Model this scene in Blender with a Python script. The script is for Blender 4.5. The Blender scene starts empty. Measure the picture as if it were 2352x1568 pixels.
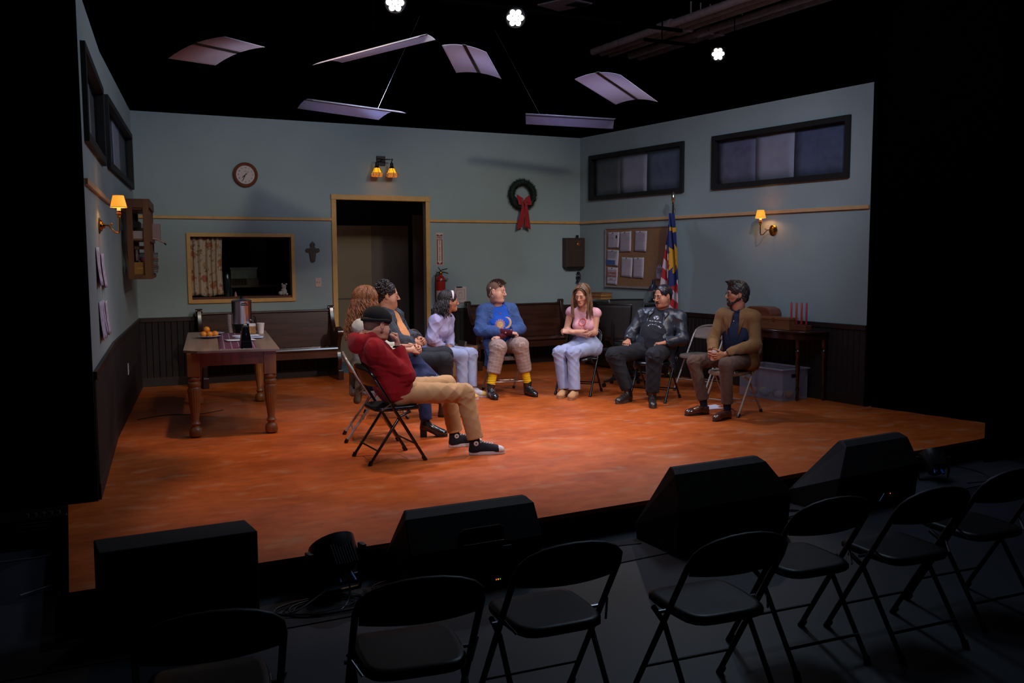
import bpy, math, random
import numpy as np
from mathutils import Vector, Matrix
C = bpy.context.scene.collection
random.seed(7)
# ---------------------------------------------------------------- camera
cd = bpy.data.cameras.new('camera'); cam = bpy.data.objects.new('camera', cd); C.objects.link(cam)
cd.sensor_width = 36; cd.lens = 36*2119.32/2352; cd.clip_start = .05; cd.clip_end = 200
_y, _p, _r = .46677, .09293, -.00416
_fw = Vector((math.sin(_y)*math.cos(_p), math.cos(_y)*math.cos(_p), -math.sin(_p)))
_rt = Vector((math.cos(_y), -math.sin(_y), 0)); _up = _rt.cross(_fw)
_r2 = _rt*math.cos(_r)+_up*math.sin(_r); _u2 = -_rt*math.sin(_r)+_up*math.cos(_r)
_m = Matrix((_r2, _u2, -_fw)).transposed().to_4x4(); _m.translation = (-1.01725, -12.43867, 1.64)
cam.matrix_world = _m
bpy.context.scene.camera = cam
vs = bpy.context.scene.view_settings
vs.view_transform = 'Standard'; vs.look = 'None'; vs.gamma = 1; vs.exposure = 0; vs.use_curve_mapping = False
w = bpy.data.worlds.new('world'); bpy.context.scene.world = w; w.use_nodes = True
w.node_tree.nodes['Background'].inputs[0].default_value = (.25, .35, .7, 1)
w.node_tree.nodes['Background'].inputs[1].default_value = .003
# ---------------------------------------------------------------- stage lighting (pars, unseen house lamps, fills added for walls and floor)
def spot(loc, aim, power, col, angle, blend=.5, size=.08):
    l = bpy.data.lights.new('stage_light', 'SPOT'); l.energy = power; l.color = col
    l.spot_size = math.radians(angle); l.spot_blend = blend; l.shadow_soft_size = size
    o = bpy.data.objects.new('stage_light', l); C.objects.link(o); o.location = loc
    o.rotation_euler = (Vector(aim)-Vector(loc)).to_track_quat('-Z', 'Y').to_euler(); return o
def area(loc, aim, power, col, sx, sy):  # unseen wide fill, added to lift the brightness of a wall
    l = bpy.data.lights.new('wash_fill', 'AREA'); l.energy = power; l.color = col
    l.shape = 'RECTANGLE'; l.size = sx; l.size_y = sy
    o = bpy.data.objects.new('wash_fill', l); C.objects.link(o); o.location = loc
    o.rotation_euler = (Vector(aim)-Vector(loc)).to_track_quat('-Z', 'Y').to_euler(); return o
WARM = (1, .72, .46); NEUT = (1, .86, .78); LAV = (.80, .76, 1); BLU = (.45, .6, 1); TEAL = (.62, .8, 1)
spot((5.6, -10.2, 4.9), (3.3, -4.1, .8), 760, NEUT, 34, .7, .06)
spot((-.4, -9.8, 4.9), (3.0, -4.3, .7), 520, (.95, .86, .95), 40, .8, .06)
spot((3.3, -4.2, 5.1), (3.4, -4.2, 0), 215, (.97, .84, .95), 72, .8, .10)
spot((6.0, -5.8, 4.9), (2.4, -3.8, 0), 260, (1, .74, .58), 66, .8, .06)
spot((2.43, -2.87, 4.22), (2.7, -4.2, .6), 330, (.66, .74, 1), 64, .8, .05)
spot((3.87, -2.86, 4.22), (3.9, -4.2, .6), 330, (.66, .74, 1), 64, .8, .05)
spot((7.5, -2.0, 4.35), (4.3, -4.2, .4), 170, (1, .9, .85), 52, .8, .05)
spot((1.6, -7.6, 4.8), (1.4, 0, 1.0), 260, (1, .90, .66), 42, .9, .2)
spot((4.6, -7.6, 4.8), (4.9, 0, 1.0), 380, (1, .90, .66), 42, .9, .2)
area((3.0, -6.8, 4.8), (3.4, 0, 1.8), 9, (.70, .80, 1), 4, .6)
area((2.4, -7.0, 4.9), (6.8, -2.8, 1.1), 52, (.62, .74, 1), 3, .6)
spot((3.7, -8.7, 4.7), (6.7, -2.7, 1.5), 420, (.74, .78, 1), 36, .9, .1)  # unseen spot added to brighten the shadowed part of the right wall
area((4.4, -6.2, 4.9), (-.6, -3.9, 1.4), 64, (.60, .78, 1), 2, .6)
spot((1.0, -4.2, 5.1), (.9, -4.9, 0), 380, (1, .74, .60), 64, 1, .12)  # unseen warm overhead spot added to brighten the floor at left
spot((2.6, -4.6, 5.1), (2.3, -5.7, 0), 150, (1, .62, .42), 62, 1, .2)
spot((.33, -7.50, .08), (2.2, -1.6, 3.9), 36, (.50, .58, 1), 62, .8, .05)
spot((5.35, -7.30, .06), (3.4, -1.8, 4.0), 30, (.50, .58, 1), 60, .8, .05)
spot((2.3, -2.3, 4.7), (1.9, -3.1, 3.1), 80, (.55, .66, 1), 64, .6, .05)
spot((5.2, -1.1, 4.6), (5.2, -1.8, 3.4), 80, (.55, .66, 1), 68, .6, .05)
spot((4.9, -3.7, 4.6), (4.3, -4.6, 3.2), 12, (.55, .66, 1), 60, .6, .05)
# ---------------------------------------------------------------- materials
_mats = {}
def srgb(h):
    c = [int(h[i:i+2], 16)/255 for i in (0, 2, 4)]
    return tuple([(x/12.92 if x <= .04045 else ((x+.055)/1.055)**2.4) for x in c]+[1])
def M(name, col, rough=.6, metal=0, var=.12, scale=10, bump=0, bscale=40, stretch=None, col2=None, spec=.5, emit=0, trans=0, alpha=1, sheen=0, coat=0, detail=4):
    if name in _mats: return _mats[name]
    c = srgb(col) if isinstance(col, str) else col
    m = bpy.data.materials.new(name); m.use_nodes = True; nt = m.node_tree; b = nt.nodes['Principled BSDF']
    tc = nt.nodes.new('ShaderNodeTexCoord'); mp = nt.nodes.new('ShaderNodeMapping')
    nt.links.new(tc.outputs['Object'], mp.inputs[0])
    if stretch: mp.inputs['Scale'].default_value = stretch
    nz = nt.nodes.new('ShaderNodeTexNoise'); nz.inputs['Scale'].default_value = scale; nz.inputs['Detail'].default_value = detail
    nt.links.new(mp.outputs[0], nz.inputs[0])
    r = nt.nodes.new('ShaderNodeValToRGB'); nt.links.new(nz.outputs[0], r.inputs[0])
    c2 = (srgb(col2) if isinstance(col2, str) else col2) if col2 else tuple([x*(1-var*2) for x in c[:3]]+[1])
    r.color_ramp.elements[0].color = c2; r.color_ramp.elements[1].color = c
    r.color_ramp.elements[0].position = .3; r.color_ramp.elements[1].position = .65
    nt.links.new(r.outputs[0], b.inputs['Base Color'])
    b.inputs['Roughness'].default_value = rough; b.inputs['Metallic'].default_value = metal
    b.inputs['Specular IOR Level'].default_value = spec
    if emit:
        b.inputs['Emission Strength'].default_value = emit; nt.links.new(r.outputs[0], b.inputs['Emission Color'])
    if trans: b.inputs['Transmission Weight'].default_value = trans
    if alpha < 1: b.inputs['Alpha'].default_value = alpha
    if sheen: b.inputs['Sheen Weight'].default_value = sheen
    if coat: b.inputs['Coat Weight'].default_value = coat; b.inputs['Coat Roughness'].default_value = .15
    if bump:
        n2 = nt.nodes.new('ShaderNodeTexNoise'); n2.inputs['Scale'].default_value = bscale; n2.inputs['Detail'].default_value = 3
        nt.links.new(mp.outputs[0], n2.inputs[0]); bp = nt.nodes.new('ShaderNodeBump')
        bp.inputs['Strength'].default_value = bump; bp.inputs['Distance'].default_value = .01
        nt.links.new(n2.outputs[0], bp.inputs['Height']); nt.links.new(bp.outputs[0], b.inputs['Normal'])
    _mats[name] = m; return m
def wood(name, c1, c2, rough=.4, axis=2, scale=14, coat=0):
    s = [1, 1, 1]; s[axis] = .08
    return M(name, c1, rough, col2=c2, scale=scale, stretch=s, bump=.08, bscale=30, detail=6, coat=coat)
black = M('black_paint', '0b0b0c', .55)
drape = M('black_drape', (.0015, .0015, .0017, 1), .95, spec=.0)
blkplastic = M('black_plastic', '0e0e10', .38)
blkmetal = M('black_metal', '0c0c0e', .28, spec=.6)
steel = M('brushed_steel', 'b8b8c0', .28, 1, stretch=(40, 40, .5), var=.1)
chrome = M('chrome', 'cfcfd4', .15, 1)
brass = M('brass', 'c98f2e', .18, 1)
white = M('white_paper', 'e6e0ea', .8, var=.03)
# ---------------------------------------------------------------- mesh helpers
class MB:
    def __init__(s): s.v = []; s.f = []; s.m = []; s.mi = 0
    def add(s, vs, fs, mi=None):
        o = len(s.v); s.v += [tuple(v) for v in vs]; s.f += [tuple(i+o for i in f) for f in fs]; s.m += [s.mi if mi is None else mi]*len(fs); return s
    def box(s, c, d, rz=0, R=None, mi=None, taper=1):
        x, y, z = d[0]/2, d[1]/2, d[2]/2; t = taper
        P = [(-x, -y, -z), (x, -y, -z), (x, y, -z), (-x, y, -z), (-x*t, -y*t, z), (x*t, -y*t, z), (x*t, y*t, z), (-x*t, y*t, z)]
        if R is None: R = Matrix.Rotation(rz, 3, 'Z')
        return s.add([R@Vector(p)+Vector(c) for p in P], [(3, 2, 1, 0), (4, 5, 6, 7), (0, 1, 5, 4), (1, 2, 6, 5), (2, 3, 7, 6), (3, 0, 4, 7)], mi)
    def b2(s, a, b, mi=None):
        return s.box([(a[i]+b[i])/2 for i in range(3)], [abs(b[i]-a[i]) for i in range(3)], mi=mi)
    def cyl(s, p0, p1, r0, r1=None, n=16, caps=True, mi=None):
        r1 = r0 if r1 is None else r1; p0 = Vector(p0); p1 = Vector(p1); d = (p1-p0).normalized()
        a = d.orthogonal().normalized(); b = d.cross(a); V = []
        for p, r in ((p0, r0), (p1, r1)):
            V += [p+(a*math.cos(t)+b*math.sin(t))*r for t in [2*math.pi*i/n for i in range(n)]]
        F = [(i, (i+1) % n, n+(i+1) % n, n+i) for i in range(n)]
        if caps: F += [tuple(range(n-1, -1, -1)), tuple(range(n, 2*n))]
        return s.add(V, F, mi)
    def tube(s, pts, r, n=8, closed=False, mi=None):
        P = [Vector(p) for p in pts]; k = len(P); R = r if isinstance(r, (list, tuple)) else [r]*k
        T = []
        for i in range(k):
            a = P[(i-1) % k] if closed or i > 0 else P[i]; b = P[(i+1) % k] if closed or i < k-1 else P[i]
            T.append((b-a).normalized())
        u = T[0].orthogonal().normalized(); V = []
        for i in range(k):
            u = (u-T[i]*u.dot(T[i])); u = u.normalized() if u.length > 1e-6 else T[i].orthogonal().normalized(); w2 = T[i].cross(u)
            V += [P[i]+(u*math.cos(t)+w2*math.sin(t))*R[i] for t in [2*math.pi*j/n for j in range(n)]]
        F = []
        for i in range(k if closed else k-1):
            a = i*n; b = ((i+1) % k)*n
            F += [(a+j, a+(j+1) % n, b+(j+1) % n, b+j) for j in range(n)]
        if not closed: F += [tuple(range(n-1, -1, -1)), tuple(range((k-1)*n, k*n))]
        return s.add(V, F, mi)
    def lathe(s, prof, c=(0, 0, 0), n=24, R=None, sy=1, mi=None, cap=True):
        V = []; c = Vector(c)
        for r, z in prof:
            for i in range(n):
                t = 2*math.pi*i/n; p = Vector((r*math.cos(t), r*math.sin(t)*sy, z)); V.append((R@p if R else p)+c)
        F = []
        for k in range(len(prof)-1):
            F += [(k*n+i, k*n+(i+1) % n, (k+1)*n+(i+1) % n, (k+1)*n+i) for i in range(n)]
        if cap and prof[0][0] > 1e-5: F.append(tuple(range(n-1, -1, -1)))
        if cap and prof[-1][0] > 1e-5: F.append(tuple(range((len(prof)-1)*n, len(prof)*n)))
        return s.add(V, F, mi)
    def ball(s, c, r, n=12, R=None, mi=None):
        if not isinstance(r, (list, tuple)): r = (r, r, r)
        V = []; F = []; m = n
        for i in range(m+1):
            ph = math.pi*i/m
            for j in range(n):
                t = 2*math.pi*j/n; p = Vector((r[0]*math.sin(ph)*math.cos(t), r[1]*math.sin(ph)*math.sin(t), r[2]*math.cos(ph)))
                V.append((R@p if R else p)+Vector(c))
        for i in range(m): F += [(i*n+j, (i+1)*n+j, (i+1)*n+(j+1) % n, i*n+(j+1) % n) for j in range(n)]
        return s.add(V, F, mi)
    def prism(s, poly, h, o=(0, 0, 0), U=(1, 0, 0), W=(0, 0, 1), mi=None):
        # poly in (U,W) plane extruded along U x W by h (centred)
        U = Vector(U); W = Vector(W); N = U.cross(W); o = Vector(o); n = len(poly)
        V = [o+U*a+W*b-N*h/2 for a, b in poly]+[o+U*a+W*b+N*h/2 for a, b in poly]
        return s.add(V, [tuple(range(n-1, -1, -1)), tuple(range(n, 2*n))]+[(i, (i+1) % n, n+(i+1) % n, n+i) for i in range(n)], mi)
    def grid(s, fn, nu, nv, thick=0, mf=None):
        o = len(s.v); P = [[Vector(fn(i/nu, j/nv)) for j in range(nv+1)] for i in range(nu+1)]
        V = [p for row in P for p in row]; F = []; mm = []
        for i in range(nu):
            for j in range(nv):
                a = i*(nv+1)+j; F.append((a, a+nv+1, a+nv+2, a+1)); mm.append(mf((i+.5)/nu, (j+.5)/nv) if mf else s.mi)
        s.v += [tuple(v) for v in V]; s.f += [tuple(i+o for i in f) for f in F]; s.m += mm; return s
    def build(s, name, mats, parent=None, smooth=40, bev=0, solid=0, sub=0, fix=True, loc=None):
        me = bpy.data.meshes.new(name); me.from_pydata(s.v, [], s.f)
        if not isinstance(mats, (list, tuple)): mats = [mats]
        for m in mats: me.materials.append(m)
        if len(mats) > 1: me.polygons.foreach_set('material_index', s.m)
        if fix:
            import bmesh
            bm = bmesh.new(); bm.from_mesh(me)
            bmesh.ops.remove_doubles(bm, verts=bm.verts, dist=1e-6)
            bmesh.ops.recalc_face_normals(bm, faces=bm.faces); bm.to_mesh(me); bm.free()
        if smooth:
            me.polygons.foreach_set('use_smooth', [True]*len(me.polygons)); me.set_sharp_from_angle(angle=math.radians(smooth))
        me.update(); o = bpy.data.objects.new(name, me); C.objects.link(o)
        if loc is not None:
            o.location = loc
        if parent is not None: o.parent = parent
        if bev:
            b = o.modifiers.new('b', 'BEVEL'); b.width = bev; b.segments = 2; b.limit_method = 'ANGLE'; b.angle_limit = math.radians(40)
        if solid:
            b = o.modifiers.new('s', 'SOLIDIFY'); b.thickness = solid; b.offset = 0
        if sub:
            b = o.modifiers.new('u', 'SUBSURF'); b.levels = sub; b.render_levels = sub
        return o
def thing(name, label, cat, loc=(0, 0, 0), rz=0, group=None, R=None):
    o = bpy.data.objects.new(name, None); C.objects.link(o); o.location = loc; o.empty_display_size = .1
    if R is not None: o.rotation_euler = R.to_euler()
    else: o.rotation_euler = (0, 0, rz)
    return tag(o, label, cat, group)
def tag(o, label, cat, group=None):
    o['label'] = label; o['category'] = cat
    if group: o['group'] = group
    return o
def struct(o, label=None):
    o['kind'] = 'structure'
    if label: o['label'] = label
    return o
def dup(root, loc, rz, label, group=None):
    r = root.copy(); C.objects.link(r); r.location = loc; r.rotation_euler = (0, 0, rz); r['label'] = label
    if group: r['group'] = group
    def rec(a, b):
        for ch in list(a.children):
            c = ch.copy(); C.objects.link(c); c.parent = b; rec(ch, c)
    rec(root, r); return r
def text(s, size, loc, R, mat, name='lettering', parent=None, ext=.0008, align='CENTER', sx=1, bold=0):
    cu = bpy.data.curves.new(name, 'FONT'); cu.body = s; cu.size = size; cu.extrude = ext; cu.align_x = align; cu.align_y = 'CENTER'; cu.offset = bold
    cu.resolution_u = 3; cu.space_line = .9
    t = bpy.data.objects.new('t', cu); C.objects.link(t); dg = bpy.context.evaluated_depsgraph_get()
    me = bpy.data.meshes.new_from_object(t.evaluated_get(dg)); bpy.data.objects.remove(t); me.name = name
    me.materials.clear(); me.materials.append(mat)
    o = bpy.data.objects.new(name, me); C.objects.link(o); mw = R.to_4x4()@Matrix.Diagonal((sx, 1, 1, 1)); mw.translation = loc; o.matrix_basis = mw
    if parent is not None: o.parent = parent
    return o
def frameR(n):   # +Z along wall normal n (towards the room), +Y up, +X to the viewer's right
    n = Vector(n).normalized(); z = Vector((0, 0, 1)); x = z.cross(n); return Matrix((x, z, n)).transposed()
RB = frameR((0, -1, 0))
# wall frames
RW0 = Vector((6.443, 0, 0)); RWd = Vector((.39243, -5.33215, 0)).normalized(); RWn = Vector((RWd.y, -RWd.x, 0))
LWk = Vector((-.395, -3.42, 0)); LW0 = Vector((0, 0, 0)); LWe = Vector((-.764, -5.689, 0))
def rwp(s, z, off=0): return RW0+RWd*s+RWn*off+Vector((0, 0, z))
LWd = (LWe-LW0).normalized(); LWn = Vector((-LWd.y, LWd.x, 0))
def lwp(s, z, off=0): return LW0+LWd*s+LWn*off+Vector((0, 0, z))
HW, HR, HC = 3.436, 2.14, .876
# ================================================================ THE SETTING
def floor_mat():
    m = bpy.data.materials.new('stage_floor_paint'); m.use_nodes = True; nt = m.node_tree; b = nt.nodes['Principled BSDF']; N = nt.nodes.new; L = nt.links.new
    tc = N('ShaderNodeTexCoord'); 
    def nz(sc, det=5, st=None):
        mp = N('ShaderNodeMapping'); L(tc.outputs['Object'], mp.inputs[0])
        if st: mp.inputs['Scale'].default_value = st
        n = N('ShaderNodeTexNoise'); n.inputs['Scale'].default_value = sc; n.inputs['Detail'].default_value = det; n.inputs['Roughness'].default_value = .6
        L(mp.outputs[0], n.inputs[0]); return n
    def ramp(src, els):
        r = N('ShaderNodeValToRGB'); L(src, r.inputs[0]); e = r.color_ramp.elements
        while len(e) < len(els): e.new(.5)
        for i, (p, c) in enumerate(els): e[i].position = p; e[i].color = c
        return r
    def mix(f, a, c2, t='MIX'):
        x = N('ShaderNodeMixRGB'); x.blend_type = t
        if isinstance(f, float): x.inputs[0].default_value = f
        else: L(f, x.inputs[0])
        for i, v in ((1, a), (2, c2)):
            if isinstance(v, tuple): x.inputs[i].default_value = v
            else: L(v, x.inputs[i])
        return x.outputs[0]
    base = ramp(nz(1.5, 7, (1, 1.25, 1)).outputs[0], [(.3, (.34, .064, .010, 1)), (.45, (.44, .085, .012, 1)), (.6, (.52, .11, .018, 1)), (.74, (.50, .17, .06, 1))])
    fine = ramp(nz(9, 8, (.8, 1.3, 1)).outputs[0], [(.35, (.72, .66, .6, 1)), (.65, (1, 1, 1, 1))])
    c = mix(.8, base.outputs[0], fine.outputs[0], 'MULTIPLY')
    pale = ramp(nz(3.6, 9, (.85, 1.5, 1)).outputs[0], [(.55, (0, 0, 0, 1)), (.75, (.55, .55, .55, 1))])
    c = mix(pale.outputs[0], c, (.48, .27, .15, 1))
    sp = ramp(nz(55, 2).outputs[0], [(.24, (.16, .16, .16, 1)), (.31, (1, 1, 1, 1))])
    c = mix(1.0, c, sp.outputs[0], 'MULTIPLY')
    L(c, b.inputs['Base Color'])
    b.inputs['Specular IOR Level'].default_value = .22
    rr = ramp(nz(3, 6).outputs[0], [(.3, (.36, .36, .36, 1)), (.7, (.56, .56, .56, 1))]); L(rr.outputs[0], b.inputs['Roughness'])
    bp = N('ShaderNodeBump'); bp.inputs['Strength'].default_value = .12; bp.inputs['Distance'].default_value = .01; L(nz(26, 5).outputs[0], bp.inputs['Height']); L(bp.outputs[0], b.inputs['Normal'])
    return m
wallpaint = M('sage_green_wall_paint', (.29, .35, .345, 1), .75, var=.05, scale=1.2, bump=.06, bscale=60)
trimpaint = M('ochre_trim_paint', (.62, .33, .09, 1), .5, var=.07, scale=14)
trimpink = M('tan_rail_paint', (.62, .36, .17, 1), .5, var=.05, scale=14)
wains = wood('dark_brown_beadboard', (.011, .0035, .0022, 1), (.006, .002, .0015, 1), .75, 2, 20)
frameblk = M('black_window_frame', (.005, .0045, .0045, 1), .7)
poly = [(-.95, -5.60), (-.985, -7.525), (.69, -7.5), (1.6, -7.46), (2.67, -7.42), (3.81, -7.33), (5.0, -7.21), (6.26, -7.10), (7.2, -7.0), (7.2, 3), (-1.2, 3)]
m = MB(); m.prism(poly, .03, (0, 0, -.015), (1, 0, 0), (0, 1, 0)); struct(m.build('floor', floor_mat(), smooth=0), 'orange painted stage floor')
m = MB()
P = [(x, y) for x, y in poly]; cx, cy = 3, -2
P = [(x+(.01 if x < cx else -.01), y+(.012 if y < cy else -.012)) for x, y in P]
m.prism(P, .17, (0, 0, -.115), (1, 0, 0), (0, 1, 0)); struct(m.build('trim_1', M('black_fascia', '060607', .8), smooth=0), 'black fascia under the stage edge')
m = MB(); m.b2((-9, -16, -.30), (16, -5.0, -.2)); struct(m.build('floor.001', M('audience_concrete', (.012, .013, .022, 1), .55, var=.3, scale=2.2, bump=.1, bscale=14), smooth=0), 'dark grey audience floor')
m = MB(); m.prism([(-2.4, -7.99), (1, -7.975), (2, -7.92), (3.75, -7.83), (6.5, -7.6), (6.6, -7.0), (-2.4, -7.0)], .006, (0, 0, -.197), (1, 0, 0), (0, 1, 0))
struct(m.build('floor.002', M('black_matting', (.014, .015, .022, 1), .8), smooth=0), 'black mat strip along the stage front')
# back wall with door and serving-hatch openings
D0, D1, DZ = 2.565, 3.87, 2.41; W0, W1, WZ0, WZ1 = .65, 1.935, 1.09, 1.895
m = MB(); T = .09
m.b2((-.05, 0, 0), (W0, T, HW)); m.b2((W0, 0, 0), (W1, T, WZ0)); m.b2((W0, 0, WZ1), (W1, T, HW)); m.b2((W1, 0, 0), (D0, T, HW)); m.b2((D0, 0, DZ), (D1, T, HW)); m.b2((D1, 0, 0), (6.443, T, HW))
struct(m.build('wall_back', wallpaint, smooth=0))
def slabwall(name, A, B, n, holes=(), mat=wallpaint, H=HW):
    # wall from A to B, thickness outward (-n); holes = (s0,s1,z0,z1)
    A = Vector(A); B = Vector(B); d = (B-A); Ln = d.length; d.normalize(); n = Vector(n)
    m = MB(); ss = sorted({0, Ln, *[h[0] for h in holes], *[h[1] for h in holes]})
    def blk(s0, s1, z0, z1):
        V = []
        for z in (z0, z1):
            for s, o in ((s0, 0), (s1, 0), (s1, -.09), (s0, -.09)): V.append(A+d*s+n*o+Vector((0, 0, z)))
        m.add(V, [(0, 1, 2, 3), (4, 5, 6, 7), (0, 1, 5, 4), (1, 2, 6, 5), (2, 3, 7, 6), (3, 0, 4, 7)])
    for a, b in zip(ss, ss[1:]):
        h = [h for h in holes if h[0] <= a+1e-6 and h[1] >= b-1e-6]
        if h: blk(a, b, 0, h[0][2]); blk(a, b, h[0][3], H)
        else: blk(a, b, 0, H)
    return struct(m.build(name, mat, smooth=0))
# right wall: two high windows
RWIN = [(.285, 2.38, 2.49, 3.118), (2.96, 5.045, 2.487, 3.116)]
slabwall('wall_right', RW0, rwp(5.344, 0), RWn, RWIN)
# left wall, two flats meeting at a slight angle
ks = 3.445
LK = lwp(ks, 0, -.05)
def seg(A, B):
    d = (B-A); L_ = d.length; d.normalize(); n = Vector((-d.y, d.x, 0)); return A, B, d, n, L_
A1, B1, d1, n1, L1 = seg(Vector((0, 0, 0)), LK); A2, B2, d2, n2, L2 = seg(LK, LWe)
LWIN1 = [(.30, 3.18, 2.47, 3.09)]; LWIN2 = [(.27, 2.10, 2.44, 3.06)]
slabwall('wall_left', A1, B1, n1, LWIN1); slabwall('wall_left.001', A2, B2, n2, LWIN2)
def p1(s, z, o=0): return A1+d1*s+n1*o+Vector((0, 0, z))
def p2(s, z, o=0): return A2+d2*s+n2*o+Vector((0, 0, z))
def hiwindow(idx, P, s0, s1, z0, z1, cols, label, flip=False):
    fw_ = .04; m = MB()
    def bar(sa, sb, za, zb, o0, o1):
        V = [P(s, z, o) for z in (za, zb) for s, o in ((sa, o0), (sb, o0), (sb, o1), (sa, o1))]
        m.add(V, [(0, 1, 2, 3), (4, 5, 6, 7), (0, 1, 5, 4), (1, 2, 6, 5), (2, 3, 7, 6), (3, 0, 4, 7)])
    bar(s0-.02, s1+.02, z0-.02, z0+fw_, .035, -.06); bar(s0-.02, s1+.02, z1-fw_, z1+.02, .035, -.06)
    bar(s0-.02, s0+fw_, z0+fw_, z1-fw_, .035, -.06); bar(s1-fw_, s1+.02, z0+fw_, z1-fw_, .035, -.06)
    fr = struct(m.build('window_%d' % idx, frameblk, smooth=0, bev=.004), label)
    ws = [0, .32, .62, 1]
    for k in range(3):
        m = MB(); a = s0+.04+(s1-s0-.08)*ws[k]; b = s0+.04+(s1-s0-.08)*ws[k+1]; o = -.040-(.006 if k != 1 else 0)
        m.grid(lambda u, v: P(a+(b-a)*u, z0+.03+(z1-z0-.06)*v, o+.004*math.sin(u*7+v*3)), 6, 4)
        x = m.build('panel', cols[k], fr, solid=.003)
    # glass sheet in front
    m = MB()
    V = [P(s, z, o) for z in (z0+fw_-.01, z1-fw_+.01) for s, o in ((s0+fw_-.01, -.02), (s1-fw_+.01, -.02), (s1-fw_+.01, -.023), (s0+fw_-.01, -.023))]
    m.add(V, [(0, 1, 2, 3), (4, 5, 6, 7), (0, 1, 5, 4), (1, 2, 6, 5), (2, 3, 7, 6), (3, 0, 4, 7)])
    m.build('pane', glass, fr, smooth=0)
def glassmat(name, tint=(1, 1, 1, 1), a=.1, rough=.05):
    m = bpy.data.materials.new(name); m.use_nodes = True; nt = m.node_tree; nt.nodes.remove(nt.nodes['Principled BSDF'])
    out = nt.nodes['Material Output']; t = nt.nodes.new('ShaderNodeBsdfTransparent'); t.inputs[0].default_value = tint
    g = nt.nodes.new('ShaderNodeBsdfGlossy'); g.inputs['Roughness'].default_value = rough
    mx = nt.nodes.new('ShaderNodeMixShader'); nzz = nt.nodes.new('ShaderNodeTexNoise'); nzz.inputs['Scale'].default_value = 3
    fr = nt.nodes.new('ShaderNodeMath'); fr.operation = 'MULTIPLY'; fr.inputs[1].default_value = a*2; nt.links.new(nzz.outputs[0], fr.inputs[0]); nt.links.new(fr.outputs[0], mx.inputs[0])
    nt.links.new(t.outputs[0], mx.inputs[1]); nt.links.new(g.outputs[0], mx.inputs[2]); nt.links.new(mx.outputs[0], out.inputs[0]); return m
glass = glassmat('window_glass', (.9, .92, .95, 1), .04, .1)
gd = M('dark_grey_scrim', (.13, .135, .125, 1), .8); gl = M('pale_grey_scrim', (.40, .36, .40, 1), .8, var=.05); gb = M('blue_grey_scrim', (.13, .14, .21, 1), .8)
gv = M('mauve_scrim', (.20, .18, .24, 1), .8)
hiwindow(1, rwp, *RWIN[0], [gd, gl, gb], 'black framed high window nearer the room corner'); hiwindow(2, rwp, *RWIN[1], [gv, gl, gb], 'black framed high window above the wall sconce')
hiwindow(3, p1, *LWIN1[0], [gd, gl, gb], 'black framed high window on the left wall'); hiwindow(4, p2, *LWIN2[0], [gd, gl, gb], 'nearest black framed high window on the left wall')
# wainscot with bead grooves + cap, picture rail, baseboard
def wainscot(name, P, s0, s1):
    n = max(1, int(round((s1-s0)/.075))); m = MB(); prof = []
    for i in range(n):
        a = s0+(s1-s0)*i/n; b = s0+(s1-s0)*(i+1)/n
        prof += [(a, .006), (a+.006, .016), (b-.006, .016)]
    prof.append((s1, .006)); V = []
    for s, o in prof: V += [P(s, .10, o), P(s, HC-.05, o)]
    m.add(V, [(2*i, 2*i+2, 2*i+3, 2*i+1) for i in range(len(prof)-1)])
    struct(m.build(name, wains, smooth=0))
def strip(name, P, s0, s1, z0, z1, o0, o1, mat, label=None):
    m = MB(); V = [P(s, z, o) for z in (z0, z1) for s, o in ((s0, o0), (s1, o0), (s1, o1), (s0, o1))]
    m.add(V, [(0, 1, 2, 3), (4, 5, 6, 7), (0, 1, 5, 4), (1, 2, 6, 5), (2, 3, 7, 6), (3, 0, 4, 7)])
    return struct(m.build(name, mat, smooth=0, bev=.003), label)
def bp(s, z, o=0): return Vector((s, -o, z))
tn = [1]
def trim():
    tn[0] += 1; return 'trim_%d' % tn[0]
bbm = M('dark_baseboard', (.014, .006, .004, 1), .6); capm = M('dark_cap_rail', (.020, .008, .006, 1), .5)
for nm, P, a, b, side in (('wall_back.001', bp, 0, D0-.07, 'back'), ('wall_back.002', bp, D1+.07, 6.44, 'back'), ('wall_right.001', rwp, 0, 5.343, 'right'), ('wall_left.002', p1, 0, L1, 'left'), ('wall_left.003', p2, 0, L2, 'left')):
    wainscot(nm, P, a, b)
    strip('baseboard_'+side, P, a, b, 0, .11, .0005, .02, bbm)
    strip(trim(), P, a, b, HC-.055, HC, .0005, .026, capm, 'dark cap rail on the wainscot')
strip(trim(), bp, .02, D0-.066, HR-.018, HR+.018, .0005, .024, trimpaint, 'ochre rail on the back wall'); strip(trim(), bp, D1+.062, 6.44, HR-.018, HR+.018, .0005, .024, trimpaint, 'ochre rail right of the door')
strip(trim(), rwp, 0.02, 5.335, HR-.02, HR+.02, .0005, .024, trimpink, 'tan rail on the right wall')
strip(trim(), p1, .02, L1, HR-.02, HR+.02, .0005, .024, trimpink, 'tan rail on the left wall'); strip(trim(), p2, 0, L2-.01, HR-.02, HR+.02, .0005, .024, trimpink, 'tan rail nearest end of the left wall')
# door casing
m = MB(); m.b2((D0-.068, -.022, 0), (D0, .09, DZ)); m.b2((D1, -.022, 0), (D1+.062, .09, DZ)); m.b2((D0-.068, -.024, DZ), (D1+.062, .09, DZ+.068))
m.b2((D0-.072, -.032, DZ-.002), (D0+.004, 0, DZ+.072)); m.b2((D1-.004, -.032, DZ-.002), (D1+.066, 0, DZ+.072))
struct(m.build('door_1', trimpaint, smooth=0, bev=.004), 'ochre painted door casing around the dark opening')
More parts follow.
